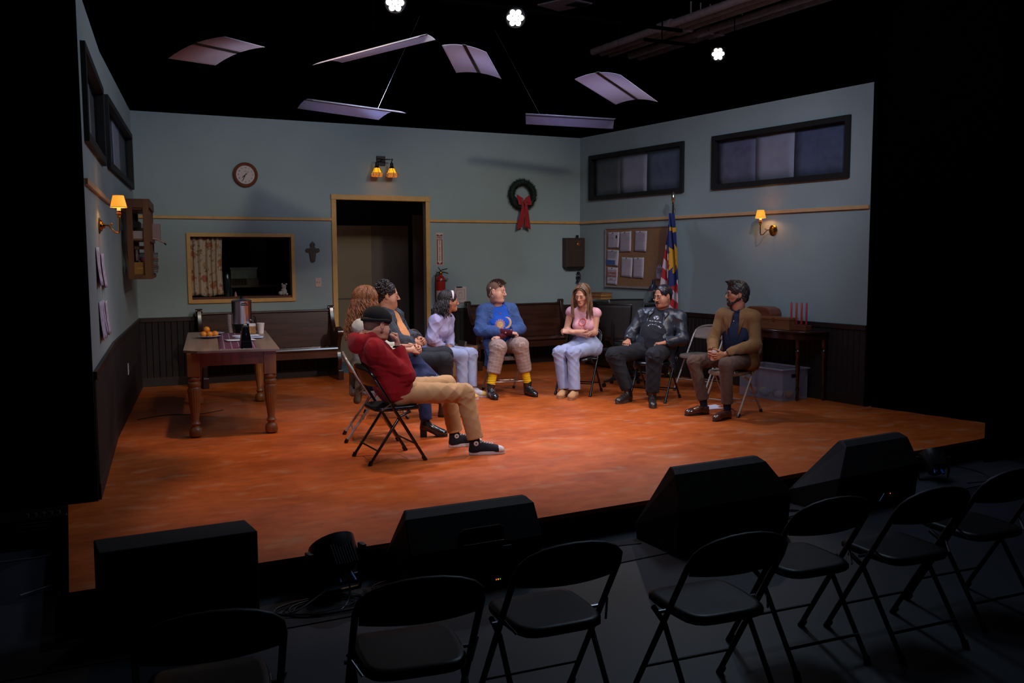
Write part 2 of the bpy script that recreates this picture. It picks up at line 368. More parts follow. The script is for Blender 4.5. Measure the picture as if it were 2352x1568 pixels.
# hatch frame
m = MB(); e = .048
m.b2((W0-e, -.022, WZ0-e), (W0, .02, WZ1+e)); m.b2((W1, -.022, WZ0-e), (W1+e, .02, WZ1+e)); m.b2((W0, -.022, WZ1), (W1, .02, WZ1+e)); m.b2((W0, -.022, WZ0-e), (W1, .02, WZ0))
hf = struct(m.build('window_5', trimpaint, smooth=0, bev=.004), 'ochre framed serving hatch with floral curtain')
m = MB(); m.b2((W0, -.005, WZ0-.001), (W1, .30, WZ0+.028)); m.build('sill', wood('hatch_sill_wood', '5a2616', '3a160d'), hf, smooth=0, bev=.003)
# blacks: masking walls, ceiling
def blackwall(name, a, b, z0=-.2, z1=5.4):
    a = Vector((a[0], a[1], 0)); b = Vector((b[0], b[1], 0)); d = (b-a).normalized(); n = Vector((-d.y, d.x, 0))*.05; m = MB()
    L_ = (b-a).length; k = max(2, int(L_/.12)); pr = []
    for i in range(k+1): pr.append(a+d*(L_*i/k)+Vector((-d.y, d.x, 0))*(.012*math.sin(i*2.2)))
    V = []
    for p in pr: V += [p+Vector((0, 0, z0)), p+Vector((0, 0, z1))]
    m.add(V, [(2*i, 2*i+2, 2*i+3, 2*i+1) for i in range(k)]); o = m.build(name, drape, smooth=60, solid=.02); return struct(o, 'black stage masking')
blackwall('wall_masking', (-.768, -5.715), (-6.5, -5.72)); blackwall('wall_masking.009', (6.822, -5.347), (7.6, -5.30)); blackwall('wall_masking.001', (-6.5, -5.72), (-6.5, -16)); blackwall('wall_masking.002', (-6.5, -16), (14, -16))
blackwall('wall_masking.003', (14, -16), (14, -7.3)); blackwall('wall_masking.004', (14, -7.16), (6.30, -7.16)); blackwall('wall_masking.005', (6.868, -5.40), (7.16, -6.98), -.03)
blackwall('wall_masking.006', (-6.5, 4.2), (14, 4.2)); blackwall('wall_masking.007', (-6.5, -5.6), (-6.5, 4.2)); blackwall('wall_masking.008', (14, -7), (14, 4.2)); 
m = MB(); m.b2((-6.5, -16, 5.4), (14, 4.2, 5.5)); struct(m.build('ceiling', drape, smooth=0))
m = MB(); m.b2((-6.5, -5.0, -.3), (14, 4.2, -.2)); struct(m.build('floor.003', black, smooth=0), 'black backstage floor')
# backstage hallway seen through the door
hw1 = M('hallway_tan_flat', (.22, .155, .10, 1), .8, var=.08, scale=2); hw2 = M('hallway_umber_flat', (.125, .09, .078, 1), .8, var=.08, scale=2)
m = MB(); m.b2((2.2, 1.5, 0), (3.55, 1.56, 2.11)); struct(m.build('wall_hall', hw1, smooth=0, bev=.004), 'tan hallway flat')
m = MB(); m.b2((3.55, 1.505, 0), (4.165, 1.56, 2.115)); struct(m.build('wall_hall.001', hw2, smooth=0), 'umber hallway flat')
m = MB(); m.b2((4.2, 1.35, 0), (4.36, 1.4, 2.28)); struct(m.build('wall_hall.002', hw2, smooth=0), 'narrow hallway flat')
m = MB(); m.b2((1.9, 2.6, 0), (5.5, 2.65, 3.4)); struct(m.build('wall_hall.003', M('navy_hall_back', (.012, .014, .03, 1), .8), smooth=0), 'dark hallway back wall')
m = MB(); m.b2((2.2, 1.485, .98), (3.55, 1.5, .995)); struct(m.build('trim_20', M('hall_seam', (.12, .09, .065, 1), .7), smooth=0), 'thin hallway rail')
l = bpy.data.lights.new('hall_fill', 'POINT'); l.energy = 3.5; l.color = (1, .78, .55); l.shadow_soft_size = .1; lo = bpy.data.objects.new('hall_fill', l); C.objects.link(lo); lo.location = (2.9, .6, 3.0)  # no fixture here: unseen fill added to brighten the dim hallway
m = MB(); m.b2((2.5, .15, .0005), (4.1, 1.45, .008)); tag(m.build('hall_rug', M('teal_speckled_rug', (.03, .07, .09, 1), .95, col2=(.12, .2, .25, 1), scale=30), smooth=0), 'teal speckled rug on the floor inside the doorway', 'rug')
# ceiling services
pm = M('grey_conduit', (.45, .33, .33, 1), .5)
def ceilpipes():
    for k, x in enumerate((7.72, 7.90, 8.08, 8.50, 8.70)):
        m = MB(); m.tube([(x, 1.7, 5.18), (x+.1, -2.0, 5.18), (x+.25, -6.0, 5.18)], .062, 12)
        m.cyl((x+.05, -.2, 5.18), (x+.06, -.5, 5.18), .085, n=12); m.cyl((x+.04, -1, 5.18), (x+.04, -1, 5.41), .012, n=6)
        tag(m.build('ceiling_pipe', pm), ['first (leftmost)', 'second', 'third', 'fourth', 'fifth (rightmost)'][k]+' of the parallel grey pipes running under the black ceiling', 'pipe', 'pipes under the ceiling')
ceilpipes()
# ================================================================ FURNITURE
def chair(name, label, loc, rz, frame, panel, group=None):
    t = thing(name, label, 'chair', loc, rz, group)
    hw = .217; r = .0125
    m = MB(); pts = [(hw, .235, .012), (hw, -.165, .665)]
    for k in range(1, 10):
        a = math.pi*k/10; pts.append((math.cos(a)**1*hw if abs(math.cos(a)) < 1 else hw, -.168-.062*math.sin(a)**.7, .668+.112*math.sin(a)**.75))
    pts += [(-hw, -.165, .665), (-hw, .235, .012)]
    m.tube(pts, r, 10); m.build('frame', frame, t)
    for sx in (-1, 1):
        m = MB(); m.tube([(sx*.195, .12, .405), (sx*.197, .03, .37), (sx*.198, -.225, .012)], r*.92, 10)
        m.build('rear_leg', frame, t)
        for y in (.235, -.225):
            m = MB(); x = sx*(hw if y > 0 else .198); m.cyl((x, y+(.004 if y > 0 else -.004), 0), (x, y-(.02 if y > 0 else -.012), .034), .0165, n=10); m.build('foot_cap', blkplastic if frame is not chairblk else panel, t)
    m = MB(); m.tube([(-hw, .158, .14), (0, .158, .14), (hw, .158, .14)], .007, 8); m.build('front_crossbar', frame, t)
    m = MB(); m.tube([(-.198, -.165, .115), (0, -.165, .115), (.198, -.165, .115)], .007, 8); m.build('rear_crossbar', frame, t)
    # seat pan with rolled edge
    m = MB(); P = []
    def seatpt(u, v):
        # rounded square
        a = 2*math.pi*v; cx, sx_ = math.cos(a), math.sin(a); k = (abs(cx)**5+abs(sx_)**5)**(-1/5)
        w_ = .192-(.012 if sx_ < 0 else 0)*abs(sx_)
        return (cx*k*w_*u, .035+sx_*k*.195*u)
    prof = [(0, .448), (.55, .446), (.86, .450), (.95, .449), (1.0, .438), (1.0, .420), (.97, .414)]
    n = 40; V = []; 
    for (u, z) in prof:
        for i in range(n):
            x, y = seatpt(u, i/n); V.append((x, y, z+(-.014*max(0, (y-.19)/.04) if u > .8 else 0)))
    F = []
    for k in range(len(prof)-1): F += [(k*n+i, k*n+(i+1) % n, (k+1)*n+(i+1) % n, (k+1)*n+i) for i in range(n)]
    F.append(tuple(range((len(prof)-1)*n, len(prof)*n)))
    m.add(V, F); m.build('seat', panel, t, smooth=50)
    # back panel
    m = MB()
    def bk(u, v):
        a = u*2-1; x = a*.205; top = .768-.07*abs(a)**4; bot = .612-.0*a+.012*abs(a)**2; z = bot+(top-bot)*v
        y = -.165+(z-.665)*-.42-.028*(1-a*a)-.004
        return (x, y, z)
    m.grid(bk, 20, 6); m.build('backrest', panel, t, solid=.007)
    for sx in (-1, 1):
        m = MB(); m.cyl((sx*.19, .02, .425), (sx*.232, .02, .425), .008, n=8); m.build('pivot_bolt', steel, t)
        m = MB(); m.cyl((sx*.19, -.12, .43), (sx*.232, -.055, .485), .005, n=8); m.build('side_bracket', steel, t)
    return t
chairblk = M('black_enamel_tube', '0a0a0c', .22, spec=.8); seatblk = M('black_vinyl', '0d0d11', .3, spec=.6, bump=.05, bscale=80)
chairtan = M('tan_enamel_tube', (.42, .30, .22, 1), .35); seattan = M('tan_enamel_panel', (.40, .28, .20, 1), .4)
chairgrey = M('silver_grey_tube', (.42, .36, .33, 1), .3, .3); seatgrey = M('taupe_enamel_panel', (.30, .23, .19, 1), .35)
chairdk = M('dark_enamel_tube', (.008, .006, .006, 1), .55); seatdk = M('dark_brown_enamel_seat', (.013, .010, .010, 1), .4, spec=.2)
def yaw(fx, fy): return math.atan2(-fx, fy)
chair('folding_chair', 'black folding chair under the person in the red hoodie', (1.41, -5.375, 0), yaw(1, .02), chairblk, seatblk)
chair('folding_chair', 'silver grey folding chair under the person with long auburn hair', (1.55, -4.48, 0), yaw(.97, -.25), chairgrey, seatgrey)
chair('folding_chair', 'grey folding chair under the person in the orange shirt', (2.05, -3.45, 0), yaw(.93, -.37), chairgrey, seatgrey)
chair('folding_chair', 'grey folding chair under the person in the lavender top', (2.95, -2.48, 0), yaw(.8, -.6), chairgrey, seatgrey)
chair('folding_chair', 'silver grey folding chair under the person in the blue cardigan', (3.88, -2.50, 0), yaw(-.15, -1), chairgrey, seatgrey)
chair('folding_chair', 'black folding chair under the person in the pink top', (4.62, -3.04, 0), yaw(-.78, -.63), chairblk, seatblk)
chair('folding_chair', 'black folding chair under the person in the leather jacket', (5.14, -3.86, 0), yaw(-.86, -.5), chairblk, seatblk)
chair('folding_chair', 'tan folding chair under the person in the brown blazer', (5.33, -4.96, 0), yaw(-.96, -.29), chairtan, seattan)
chair('folding_chair', 'empty taupe folding chair standing behind the brown blazer', (6.02, -3.55, 0), yaw(-.95, -.3), chairgrey, seatgrey)
A0 = chair('folding_chair', 'dark audience folding chair, fourth from the left, beside the pair of right stage speakers', (1.33, -9.56, -.2), -.08, chairdk, seatdk, 'audience folding chairs')
for x, y, r, lb in ((-.60, -9.43, -.1, 'dark audience folding chair at the lower left, only its back showing'), (.08, -9.45, -.15, 'dark audience folding chair second from the left, at the bottom edge'), (.69, -9.36, -.06, 'dark audience folding chair third from the left, behind the black stage speaker'),
                    (2.03, -9.34, -.06, 'dark audience folding chair fifth from the left'), (2.57, -9.43, -.06, 'dark audience folding chair sixth from the left'), (3.22, -9.36, -.06, 'dark audience folding chair last on the right, cut by the photo edge')):
    dup(A0, (x, y, -.2), r, lb)
# ---- harvest table
tw = wood('worn_table_top_wood', (.30, .20, .15, 1), (.16, .095, .07, 1), .35, 1, 9); tl = wood('orange_pine_table_wood', (.30, .10, .025, 1), (.17, .052, .014, 1), .4, 2, 16)
TR = -math.radians(8.6); TC = Vector((.622, -2.79, 0))
t = thing('harvest_table', 'old wooden table with turned fluted legs and worn grey top', 'table', TC, TR)
m = MB(); a, b = .42, 1.10; m.prism([(-a+.0, -b+.13), (-a+.12, -b), (a, -b), (a, b), (-a, b)], .025, (0, 0, .7875), (1, 0, 0), (0, 1, 0)); m.build('tabletop', tw, t, smooth=0, bev=.004)
m = MB(); m.b2((-.2, -1.098, .775), (-.19, 1.098, .8008))
for nm, A_, B_ in (('apron', (-.33, -1.005, .645), (.33, -.98, .774)), ('apron', (-.33, .98, .645), (.33, 1.005, .774)), ('apron', (-.375, -.95, .645), (-.35, .95, .774)), ('apron', (.35, -.95, .645), (.375, .95, .774))):
    m = MB(); m.b2(A_, B_)
    if A_[1] == -1.005: m = MB(); m.prism([(-.33, .774), (-.33, .60), (-.28, .615), (-.24, .65), (.24, .655), (.33, .655), (.33, .774)], .025, (0, -.992, 0))
    m.build(nm, tl, t, smooth=0)
legp = [(.03, 0), (.052, .012), (.060, .045), (.052, .08), (.030, .10), (.036, .115), (.046, .125), (.036, .14), (.032, .155), (.052, .32), (.062, .44), (.055, .455), (.05, .465), (.058, .475), (.058, .50), (.044, .515), (.056, .53), (.056, .545), (.048, .56)]
def tleg(x, y):
    m = MB(); n = 32; V = []; 
    for r, z in legp:
        for i in range(n):
            q = 2*math.pi*i/n; rr = r*(1-.07*(i % 2)) if .15 < z < .45 else r
            V.append((x+rr*math.cos(q), y+rr*math.sin(q), z))
    F = []
    for k in range(len(legp)-1): F += [(k*n+i, k*n+(i+1) % n, (k+1)*n+(i+1) % n, (k+1)*n+i) for i in range(n)]
    F.append(tuple(range(n-1, -1, -1))); m.add(V, F); m.box((x, y, .667), (.11, .11, .214)); m.build('leg', tl, t, smooth=35, bev=.003)
for x in (-.335, .335):
    for y in (-.99, .99): tleg(x, y)
TM = Matrix.Translation(TC) @ Matrix.Rotation(TR, 4, 'Z'); TI = TM.inverted()
def tb(x, y, z=.8): return TM@Vector((x, y, z))   # table frame -> world
# runner
def plaid(name, base, l1, l2, s=30, wobble=0, third=None, w1=.12, w2=.05, gl=.9):
    if name in _mats: return _mats[name]
    m = M(name, base, gl, var=.1, scale=60); nt = m.node_tree; b = nt.nodes['Principled BSDF']; N = nt.nodes.new; L = nt.links.new
    src = b.inputs['Base Color'].links[0].from_socket; tc = nt.nodes['Texture Coordinate']; sep = N('ShaderNodeSeparateXYZ'); L(tc.outputs['Object'], sep.inputs[0])
    if wobble: at = N('ShaderNodeAttribute'); at.attribute_name = 'limb'; L(at.outputs['Vector'], sep.inputs[0])
    cur = src
    for ax, col, wd, k in ((0, l1, w1, 1), (1, l2, w1, 1), (0, third or l1, w2, 2.0), (1, third or l2, w2, 2.0)):
        a = N('ShaderNodeMath'); a.operation = 'MULTIPLY'; a.inputs[1].default_value = s*k; L(sep.outputs[ax], a.inputs[0])
        f = N('ShaderNodeMath'); f.operation = 'FRACT'; L(a.outputs[0], f.inputs[0]); g = N('ShaderNodeMath'); g.operation = 'LESS_THAN'; g.inputs[1].default_value = wd; L(f.outputs[0], g.inputs[0])
        h = N('ShaderNodeMath'); h.operation = 'MULTIPLY'; h.inputs[1].default_value = .7; L(g.outputs[0], h.inputs[0])
        x = N('ShaderNodeMixRGB'); L(h.outputs[0], x.inputs[0]); L(cur, x.inputs[1]); x.inputs[2].default_value = srgb(col) if isinstance(col, str) else col; cur = x.outputs[0]
    L(cur, b.inputs['Base Color']); return m
m = MB(); m.grid(lambda u, v: (-.11+.33*u, -1.05+1.95*v, .8035+.001*math.sin(v*40)), 8, 40)
o = m.build('table_runner', plaid('maroon_plaid_runner', '6a1c30', 'e6dcf0', 'c8bcd8', 15, third='2e2a55', w1=.12, w2=.18), loc=TC, solid=.002); o.rotation_euler = (0, 0, TR)
tag(o, 'maroon and white plaid runner lying along the wooden table', 'table runner')
m = MB()
for i in range(60):
    x = -.11+.33*i/59; m.tube([(x, -1.05, .8035), (x+random.uniform(-.01, .01), -1.065-.02*random.random(), .8035)], .0012, 4)
m.build('fringe', white, o, smooth=0)
# plates and oranges
porc = M('blue_white_porcelain', (.60, .60, .74, 1), .15, col2=(.14, .18, .45, 1), scale=34, coat=.5)
def plate(p, label):
    t = thing('plate', label, 'plate', p); m = MB(); m.lathe([(0, .002), (.055, .002), (.075, .008), (.118, .019), (.122, .021), (.12, .024), (.075, .012), (.055, .006), (0, .005)], n=40); m.build('plate_body', porc, t)
    m = MB(); m.lathe([(.117, .0215), (.122, .023), (.118, .0245)], n=40, cap=False); m.build('rim', M('porcelain_rim', (.7, .7, .8, 1), .2), t); return t
pl1 = tb(-.20, .27); pl2 = tb(-.16, .66)
plate(pl1, 'blue and white plate holding the oranges, nearer the table front'); plate(pl2, 'empty blue patterned plate behind the oranges')
orm = M('orange_peel', (.85, .27, .02, 1), .4, bump=.2, bscale=120, var=.05)
orl = ['orange on the plate, leftmost of the front three', 'orange on the plate, middle of the front three', 'orange on the plate, rightmost of the front three', 'orange on the plate, topmost of the pile', 'orange on the plate, half hidden at the back']
for k, (dx, dy, dz) in enumerate(((-.055, -.038, .045), (.003, -.05, .045), (.062, -.028, .045), (-.018, -.008, .092), (0.0, .028, .045))):
    m = MB(); m.ball((0, 0, 0), (.034, .034, .0315), 20); o = m.build('orange', orm, loc=pl1+Vector((dx, dy, dz-.003))); tag(o, orl[k], 'orange', 'oranges on the plate')
    m = MB(); m.lathe([(0, .0325), (.004, .032), (.005, .0305)], n=8); m.build('stem_scar', M('orange_stem', '3a4a1c', .7), o)
# coffee urn
p = tb(.155, .80); t = thing('coffee_urn', 'tall stainless steel coffee urn with black base on the table', 'coffee urn', p)
m = MB(); m.lathe([(.103, .105), (.104, .11), (.106, .345), (.110, .350), (.110, .356), (.105, .358)], n=40); m.build('tank', M('urn_steel', (.62, .60, .66, 1), .24, 1, stretch=(30, 30, .4), var=.08), t)
m = MB(); m.lathe([(.07, 0), (.078, .004), (.08, .02), (.078, .03), (.085, .05), (.100, .085), (.103, .105)], n=40); m.build('base', blkplastic, t)
m = MB(); m.lathe([(.108, .358), (.09, .368), (.03, .376), (0, .377)], n=32); m.build('lid', M('urn_lid', (.5, .5, .54, 1), .25, 1), t)
m = MB(); m.lathe([(.012, .375), (.012, .39), (.02, .398), (.012, .405), (0, .406)], n=16); m.build('knob', blkplastic, t)
m = MB(); m.tube([(-.02, -.104, .315), (-.02, -.125, .312), (.045, -.125, .312), (.045, -.1, .315)], .006, 8); m.build('side_handle', blkplastic, t)
m = MB(); m.cyl((.09, -.03, .135), (.135, -.045, .135), .012, n=12); m.cyl((.135, -.045, .15), (.135, -.045, .105), .011, n=12); m.tube([(.135, -.045, .15), (.14, -.047, .175), (.115, -.038, .188)], .007, 8); m.build('spigot', blkplastic, t)
m = MB(); m.cyl((.1, -.034, .135), (.12, -.04, .135), .0135, n=12); m.build('spigot_collar', chrome, t)
m = MB(); m.box((0, -.083, .018), (.07, .006, .016)); m.build('switch_plate', chrome, t, smooth=0)
# cup stack, sugar box, foam cup, metronome, papers
cupm = M('paper_cup', (.62, .50, .50, 1), .6, var=.04)
m = MB(); pr = [(.028, 0)]
for k in range(9): pr += [(.036+.0*k, .085+k*.014), (.0385, .086+k*.014), (.0385, .09+k*.014), (.034, .093+k*.014)]
m.lathe(pr, n=24); o = m.build('cup_stack', cupm, loc=tb(.04, .84)); tag(o, 'upside stack of beige paper cups left of the urn', 'stack of cups')
t = thing('foam_cup', 'large white foam cup standing right of the coffee urn', 'cup', tb(.345, .66)); m = MB(); m.lathe([(0, 0), (.030, 0), (.041, .108), (.0425, .112), (.0415, .114), (.039, .11), (.028, .005), (0, .005)], n=28); m.build('cup_body', M('white_foam', (.68, .58, .60, 1), .6, var=.03), t)
m = MB(); m.lathe([(.039, .108), (.0432, .111), (.0425, .1155), (.039, .1145)], n=28, cap=False); m.build('rim', M('foam_rim', (.75, .65, .68, 1), .5), t)
t = thing('tea_box', 'small patterned tea box beside the foam cup', 'box', tb(.26, .70), TR); m = MB(); m.b2((-.035, -.03, 0), (.035, .03, .085)); m.build('box_body', M('patterned_tea_box', (.55, .28, .09, 1), .6, col2=(.25, .09, .04, 1), scale=60), t, smooth=0, bev=.002)
m = MB(); m.b2((-.036, -.031, .08), (.036, .031, .105)); m.b2((-.03, -.033, .1), (.03, .035, .108)); m.build('lid', white, t, smooth=0)
t = thing('metronome', 'black pyramid metronome at the front edge of the table', 'metronome', tb(.125, -1.0), TR+.1)
m = MB(); m.box((0, 0, .035), (.105, .105, .07), taper=.88); m.box((0, 0, .135), (.092, .092, .13), taper=.58); m.box((0, 0, .21), (.053, .053, .02), taper=.6); m.build('case', M('metronome_black', '08080b', .25), t, smooth=0, bev=.002)
m = MB(); m.prism([(-.018, .075), (.018, .075), (.012, .196), (-.012, .196)], .003, (0, -.040, 0)); o = m.build('scale_plate', M('metronome_scale', (.45, .22, .05, 1), .4, col2=(.1, .04, .01, 1), scale=120, stretch=(.2, .2, 2)), t, smooth=0); o.rotation_euler = (-.13, 0, 0)
m = MB(); m.box((0, -.050, .135), (.012, .004, .02)); m.cyl((0, -.047, .08), (0, -.040, .2), .0015, n=6); m.build('pendulum', chrome, t, smooth=0)
for k, (x, y, r, lb) in enumerate(((.17, .38, .1, 'white sheet of paper lying on the runner right in front of the urn'), (.20, .10, -.12, 'bluish white sheet of paper lying between two others on the table'), (.10, -.22, .16, 'white sheet of paper nearest the metronome on the table'))):
    m = MB(); m.grid(lambda u, v: (-.14+.28*u, -.10+.20*v, .0006+.004*k+.003*(u-.5)**2), 6, 4); o = m.build('paper_sheet', white if k != 1 else M('bluish_paper', (.55, .6, .8, 1), .8), loc=tb(x, y, .8055), solid=.0008); o.rotation_euler = (0, 0, TR+r)
    tag(o, lb, 'paper', 'loose papers on the table')
# ---- pews
pw = M('dark_varnished_pew_wood', (.062, .020, .011, 1), .22, col2=(.032, .010, .006, 1), scale=18, stretch=(.1, 1, 1), coat=.5, bump=.03, bscale=60); pwe = M('pew_end_wood', (.036, .011, .007, 1), .3, col2=(.018, .006, .004, 1), scale=12, coat=.3)
def pew(x0, x1, label, yb=-.06):
    t = thing('church_pew', label, 'pew', ((x0+x1)/2, yb, 0)); L_ = (x1-x0)/2
    for sx in (-1, 1):
        m = MB(); P = [(-.46, 0), (-.46, .05), (-.43, .07), (-.42, .14), (-.45, .20), (-.45, .28), (-.41, .34), (-.40, .42), (-.43, .5), (-.47, .56), (-.50, .64), (-.48, .69), (-.43, .71), (-.37, .70), (-.33, .66), (-.27, .64), (-.20, .68), (-.13, .80), (-.10, .90), (-.09, .95), (-.05, .975), (-.015, .95), (-.015, .88), (-.04, .6), (-.02, .3), (-.02, 0)]
        m.prism(P, .055, (sx*L_, 0, 0), (0, 1, 0), (0, 0, 1)); o = m.build('end_panel', pwe, t, smooth=30, bev=.006)
        m = MB(); m.cyl((sx*L_-.036, -.46, .635), (sx*L_+.036, -.46, .635), .055, n=20); m.cyl((sx*L_-.04, -.05, .945), (sx*L_+.04, -.05, .945), .032, n=16); m.build('scroll', pwe, o)
        m = MB(); m.b2((sx*L_-.036, -.49, 0), (sx*L_+.036, 0, .13)); m.build('foot', pwe, o, smooth=0, bev=.006)
    m = MB(); m.prism([(-.47, .415), (-.46, .44), (-.2, .43), (-.1, .425), (-.1, .40), (-.46, .40)], 2*L_-.05, (0, 0, 0), (0, 1, 0), (0, 0, 1)); m.build('seat', pw, t, smooth=0, bev=.004)
    m = MB(); m.prism([(-.43, .40), (-.41, .40), (-.41, .30), (-.43, .30)], 2*L_-.05, (0, 0, 0), (0, 1, 0), (0, 0, 1)); m.build('seat_rail', pw, t, smooth=0)
    m = MB(); m.prism([(-.115, .43), (-.055, .90), (-.03, .90), (-.085, .43)], 2*L_-.05, (0, 0, 0), (0, 1, 0), (0, 0, 1)); m.build('backrest', pw, t, smooth=0)
    m = MB(); m.prism([(-.07, .895), (-.07, .915), (-.05, .925), (-.02, .92), (-.02, .895)], 2*L_-.05, (0, 0, 0), (0, 1, 0), (0, 0, 1)); m.build('top_rail', pwe, t, smooth=0, bev=.003); return t
pew(.71, 2.43, 'dark varnished church pew behind the wooden table, under the serving hatch'); pew(4.47, 6.03, 'dark church pew behind the person in the blue cardigan')
# ---- wall things: back wall
t = thing('round_clock', 'round brown framed wall clock on the back wall', 'clock', (1.365, -.003, 2.70), R=RB)
m = MB(); m.lathe([(.10, .0), (.156, .0), (.160, .012), (.158, .030), (.142, .038), (.122, .030), (.118, .019)], n=48, cap=False); m.build('frame', wood('clock_wood', (.17, .045, .02, 1), (.10, .025, .012, 1), .3, 0), t)
m = MB(); m.lathe([(0, .018), (.122, .018), (.122, .014), (0, .014)], n=48); f = m.build('dial', M('clock_dial', (.55, .42, .38, 1), .6, var=.03), t)
ink = M('black_ink', '131013', .7)
for h in range(1, 13):
    a = math.pi/2-h*math.pi/6; text(str(h), .029, Vector((.092*math.cos(a), .092*math.sin(a), .0195)), Matrix.Identity(3), ink, 'numeral', f)
text('QUARTZ', .009, Vector((0, .045, .0195)), Matrix.Identity(3), ink, 'lettering', f)
def hand(nm, ang, L_, w_):
    a = math.radians(90-ang); d = Vector((math.cos(a), math.sin(a), 0)); n = Vector((-d.y, d.x, 0)); m = MB(); P = [d*-.02-n*w_/2, d*L_*.6-n*w_*.8, d*L_, d*L_*.6+n*w_*.8, d*-.02+n*w_/2]
    m.add([p+Vector((0, 0, .022)) for p in P]+[p+Vector((0, 0, .024)) for p in P], [(0, 1, 2, 3, 4), (5, 6, 7, 8, 9)]+[(i, (i+1) % 5, 5+(i+1) % 5, 5+i) for i in range(5)]); m.build(nm, ink, t, smooth=0)
hand('hour_hand', 228, .065, .008); hand('minute_hand', 206, .095, .006); hand('second_hand', 45, .07, .002)
t = thing('wooden_cross', 'dark brown wooden cross hanging between the hatch and the door', 'cross', (2.228, -.002, 1.70), R=RB)
m = MB(); P = []
def lobe(cx, cy, r, a0, a1): return [(cx+r*math.cos(a0+(a1-a0)*i/10), cy+r*math.sin(a0+(a1-a0)*i/10)) for i in range(11)]
P = lobe(.068, .02, .028, -math.pi*.75, math.pi*.75)+lobe(0, .095, .034, -math.pi*.25, math.pi*1.25)+lobe(-.068, .02, .028, math.pi*.25, math.pi*1.75)+lobe(0, -.11, .033, math.pi*.98, math.pi*2.02)
m.prism(P, .018, (0, 0, .01), (1, 0, 0), (0, 1, 0)); m.build('cross_body', M('cross_wood', (.075, .045, .02, 1), .55, col2=(.03, .018, .01, 1), scale=40, bump=.3, bscale=60), t, smooth=30, bev=.003)
m = MB(); m.tube([(.007*math.cos(a), .134+.008*math.sin(a), .01) for a in [i*math.pi/5 for i in range(10)]], .002, 6, closed=True); m.build('hanging_ring', brass, t)
for cx, cy in ((0, .02), (0, .09), (0, -.11), (.068, .02), (-.068, .02)):
    m = MB(); m.lathe([(.016, .019), (.018, .022), (.020, .019)], c=(cx, cy, 0), n=16, cap=False); m.build('carved_ring', M('cross_wood_light', (.13, .085, .04, 1), .5), t)
plm = M('pink_beige_plastic', (.60, .40, .33, 1), .5, var=.03)
t = thing('light_switch', 'double light switch plate left of the door', 'switch', (2.297, -.001, 1.287), R=RB); m = MB(); m.box((0, 0, .003), (.085, .122, .006)); m.build('plate', plm, t, smooth=0, bev=.002)
for x in (-.016, .016): m = MB(); m.box((x, 0, .009), (.012, .026, .008)); m.build('toggle', M('switch_toggle', (.5, .33, .27, 1), .4), t, smooth=0, bev=.001)
t = thing('power_outlet', 'white power outlet on the left wainscot', 'outlet', p1(2.15, .48, .02), R=frameR(n1)); m = MB(); m.box((0, 0, .003), (.075, .118, .006)); m.build('plate', M('outlet_plastic', (.7, .66, .66, 1), .5), t, smooth=0, bev=.002)
for y in (-.028, .028): m = MB(); m.box((0, y, .008), (.034, .03, .004)); m.build('socket', M('socket_plastic', (.5, .46, .46, 1), .4), t, smooth=0, bev=.002)
# fire extinguisher + sign
red = M('extinguisher_red', (.42, .018, .012, 1), .25, var=.05); signred = M('sign_red', (.20, .018, .016, 1), .5, var=.05); signwh = M('sign_white', (.58, .44, .38, 1), .5, var=.03)
t = thing('fire_sign', 'vertical red and white FIRE EXTINGUISHER sign above the extinguisher', 'sign', (4.083, -.002, 1.735), R=RB)
m = MB(); m.box((0, 0, .002), (.108, .468, .003)); m.build('sign_plate', signwh, t, smooth=0, bev=.001)
m = MB(); m.box((0, -.005, .0045), (.088, .43, .002)); m.build('red_panel', signred, t, smooth=0)
m = MB(); m.prism([(-.028, .13), (.028, .13), (.028, -.17), (.042, -.17), (0, -.215), (-.042, -.17), (-.028, -.17)], .001, (0, 0, .0058), (1, 0, 0), (0, 1, 0)); m.box((0, .163, .0058), (.08, .046, .001)); m.prism([(-.03, .212), (.03, .212), (0, .196)], .001, (0, 0, .0058), (1, 0, 0), (0, 1, 0)); m.build('white_arrow', signwh, t, smooth=0)
text('FIRE', .042, Vector((0, .163, .0068)), Matrix.Identity(3), signred, 'lettering', t, bold=.001)
for k, ch in enumerate('EXTINGUISHER'): text(ch, .026, Vector((0, .113-k*.0247, .0068)), Matrix.Identity(3), signred, 'lettering', t, bold=.0008)
t = thing('fire_extinguisher', 'red fire extinguisher hanging on the back wall right of the door', 'fire extinguisher', (4.06, -.09, .93))
m = MB(); m.lathe([(.06, 0), (.068, .01), (.068, .35), (.062, .385), (.045, .415), (.022, .43), (.02, .445)], n=28); m.build('tank', red, t)
m = MB(); m.lathe([(.024, .445), (.026, .47), (.02, .485), (.012, .49)], n=16); m.build('valve', brass, t)
m = MB(); m.tube([(.0, 0, .50), (.03, -.02, .51), (.085, -.05, .525)], .007, 6); m.tube([(0, 0, .48), (.04, -.02, .475), (.10, -.05, .455)], .007, 6); m.tube([(0, 0, .49), (-.02, 0, .52), (-.035, 0, .545)], .006, 6); m.build('handle', blkmetal, t)
m = MB(); m.tube([(-.015, 0, .475), (-.06, -.01, .47), (-.085, -.01, .42), (-.085, -.01, .1), (-.08, -.01, .04)], .010, 8); m.build('hose', M('black_rubber', '0a0a0a', .5), t)
m = MB(); m.lathe([(.0688, .0), (.0688, .14)], n=28, cap=False); o = m.build('label_band', M('extinguisher_label', (.62, .48, .44, 1), .5, var=.05), t); o.location = (0, 0, .07); m = MB(); m.lathe([(.0685, .345), (.0695, .35), (.0685, .355)], n=28, cap=False); m.build('strap', black, t)
m = MB(); m.b2((.06, .03, .36), (.13, .085, .385)); m.build('bracket', M('bracket_grey', (.25, .25, .27, 1), .4, .5), t, smooth=0)
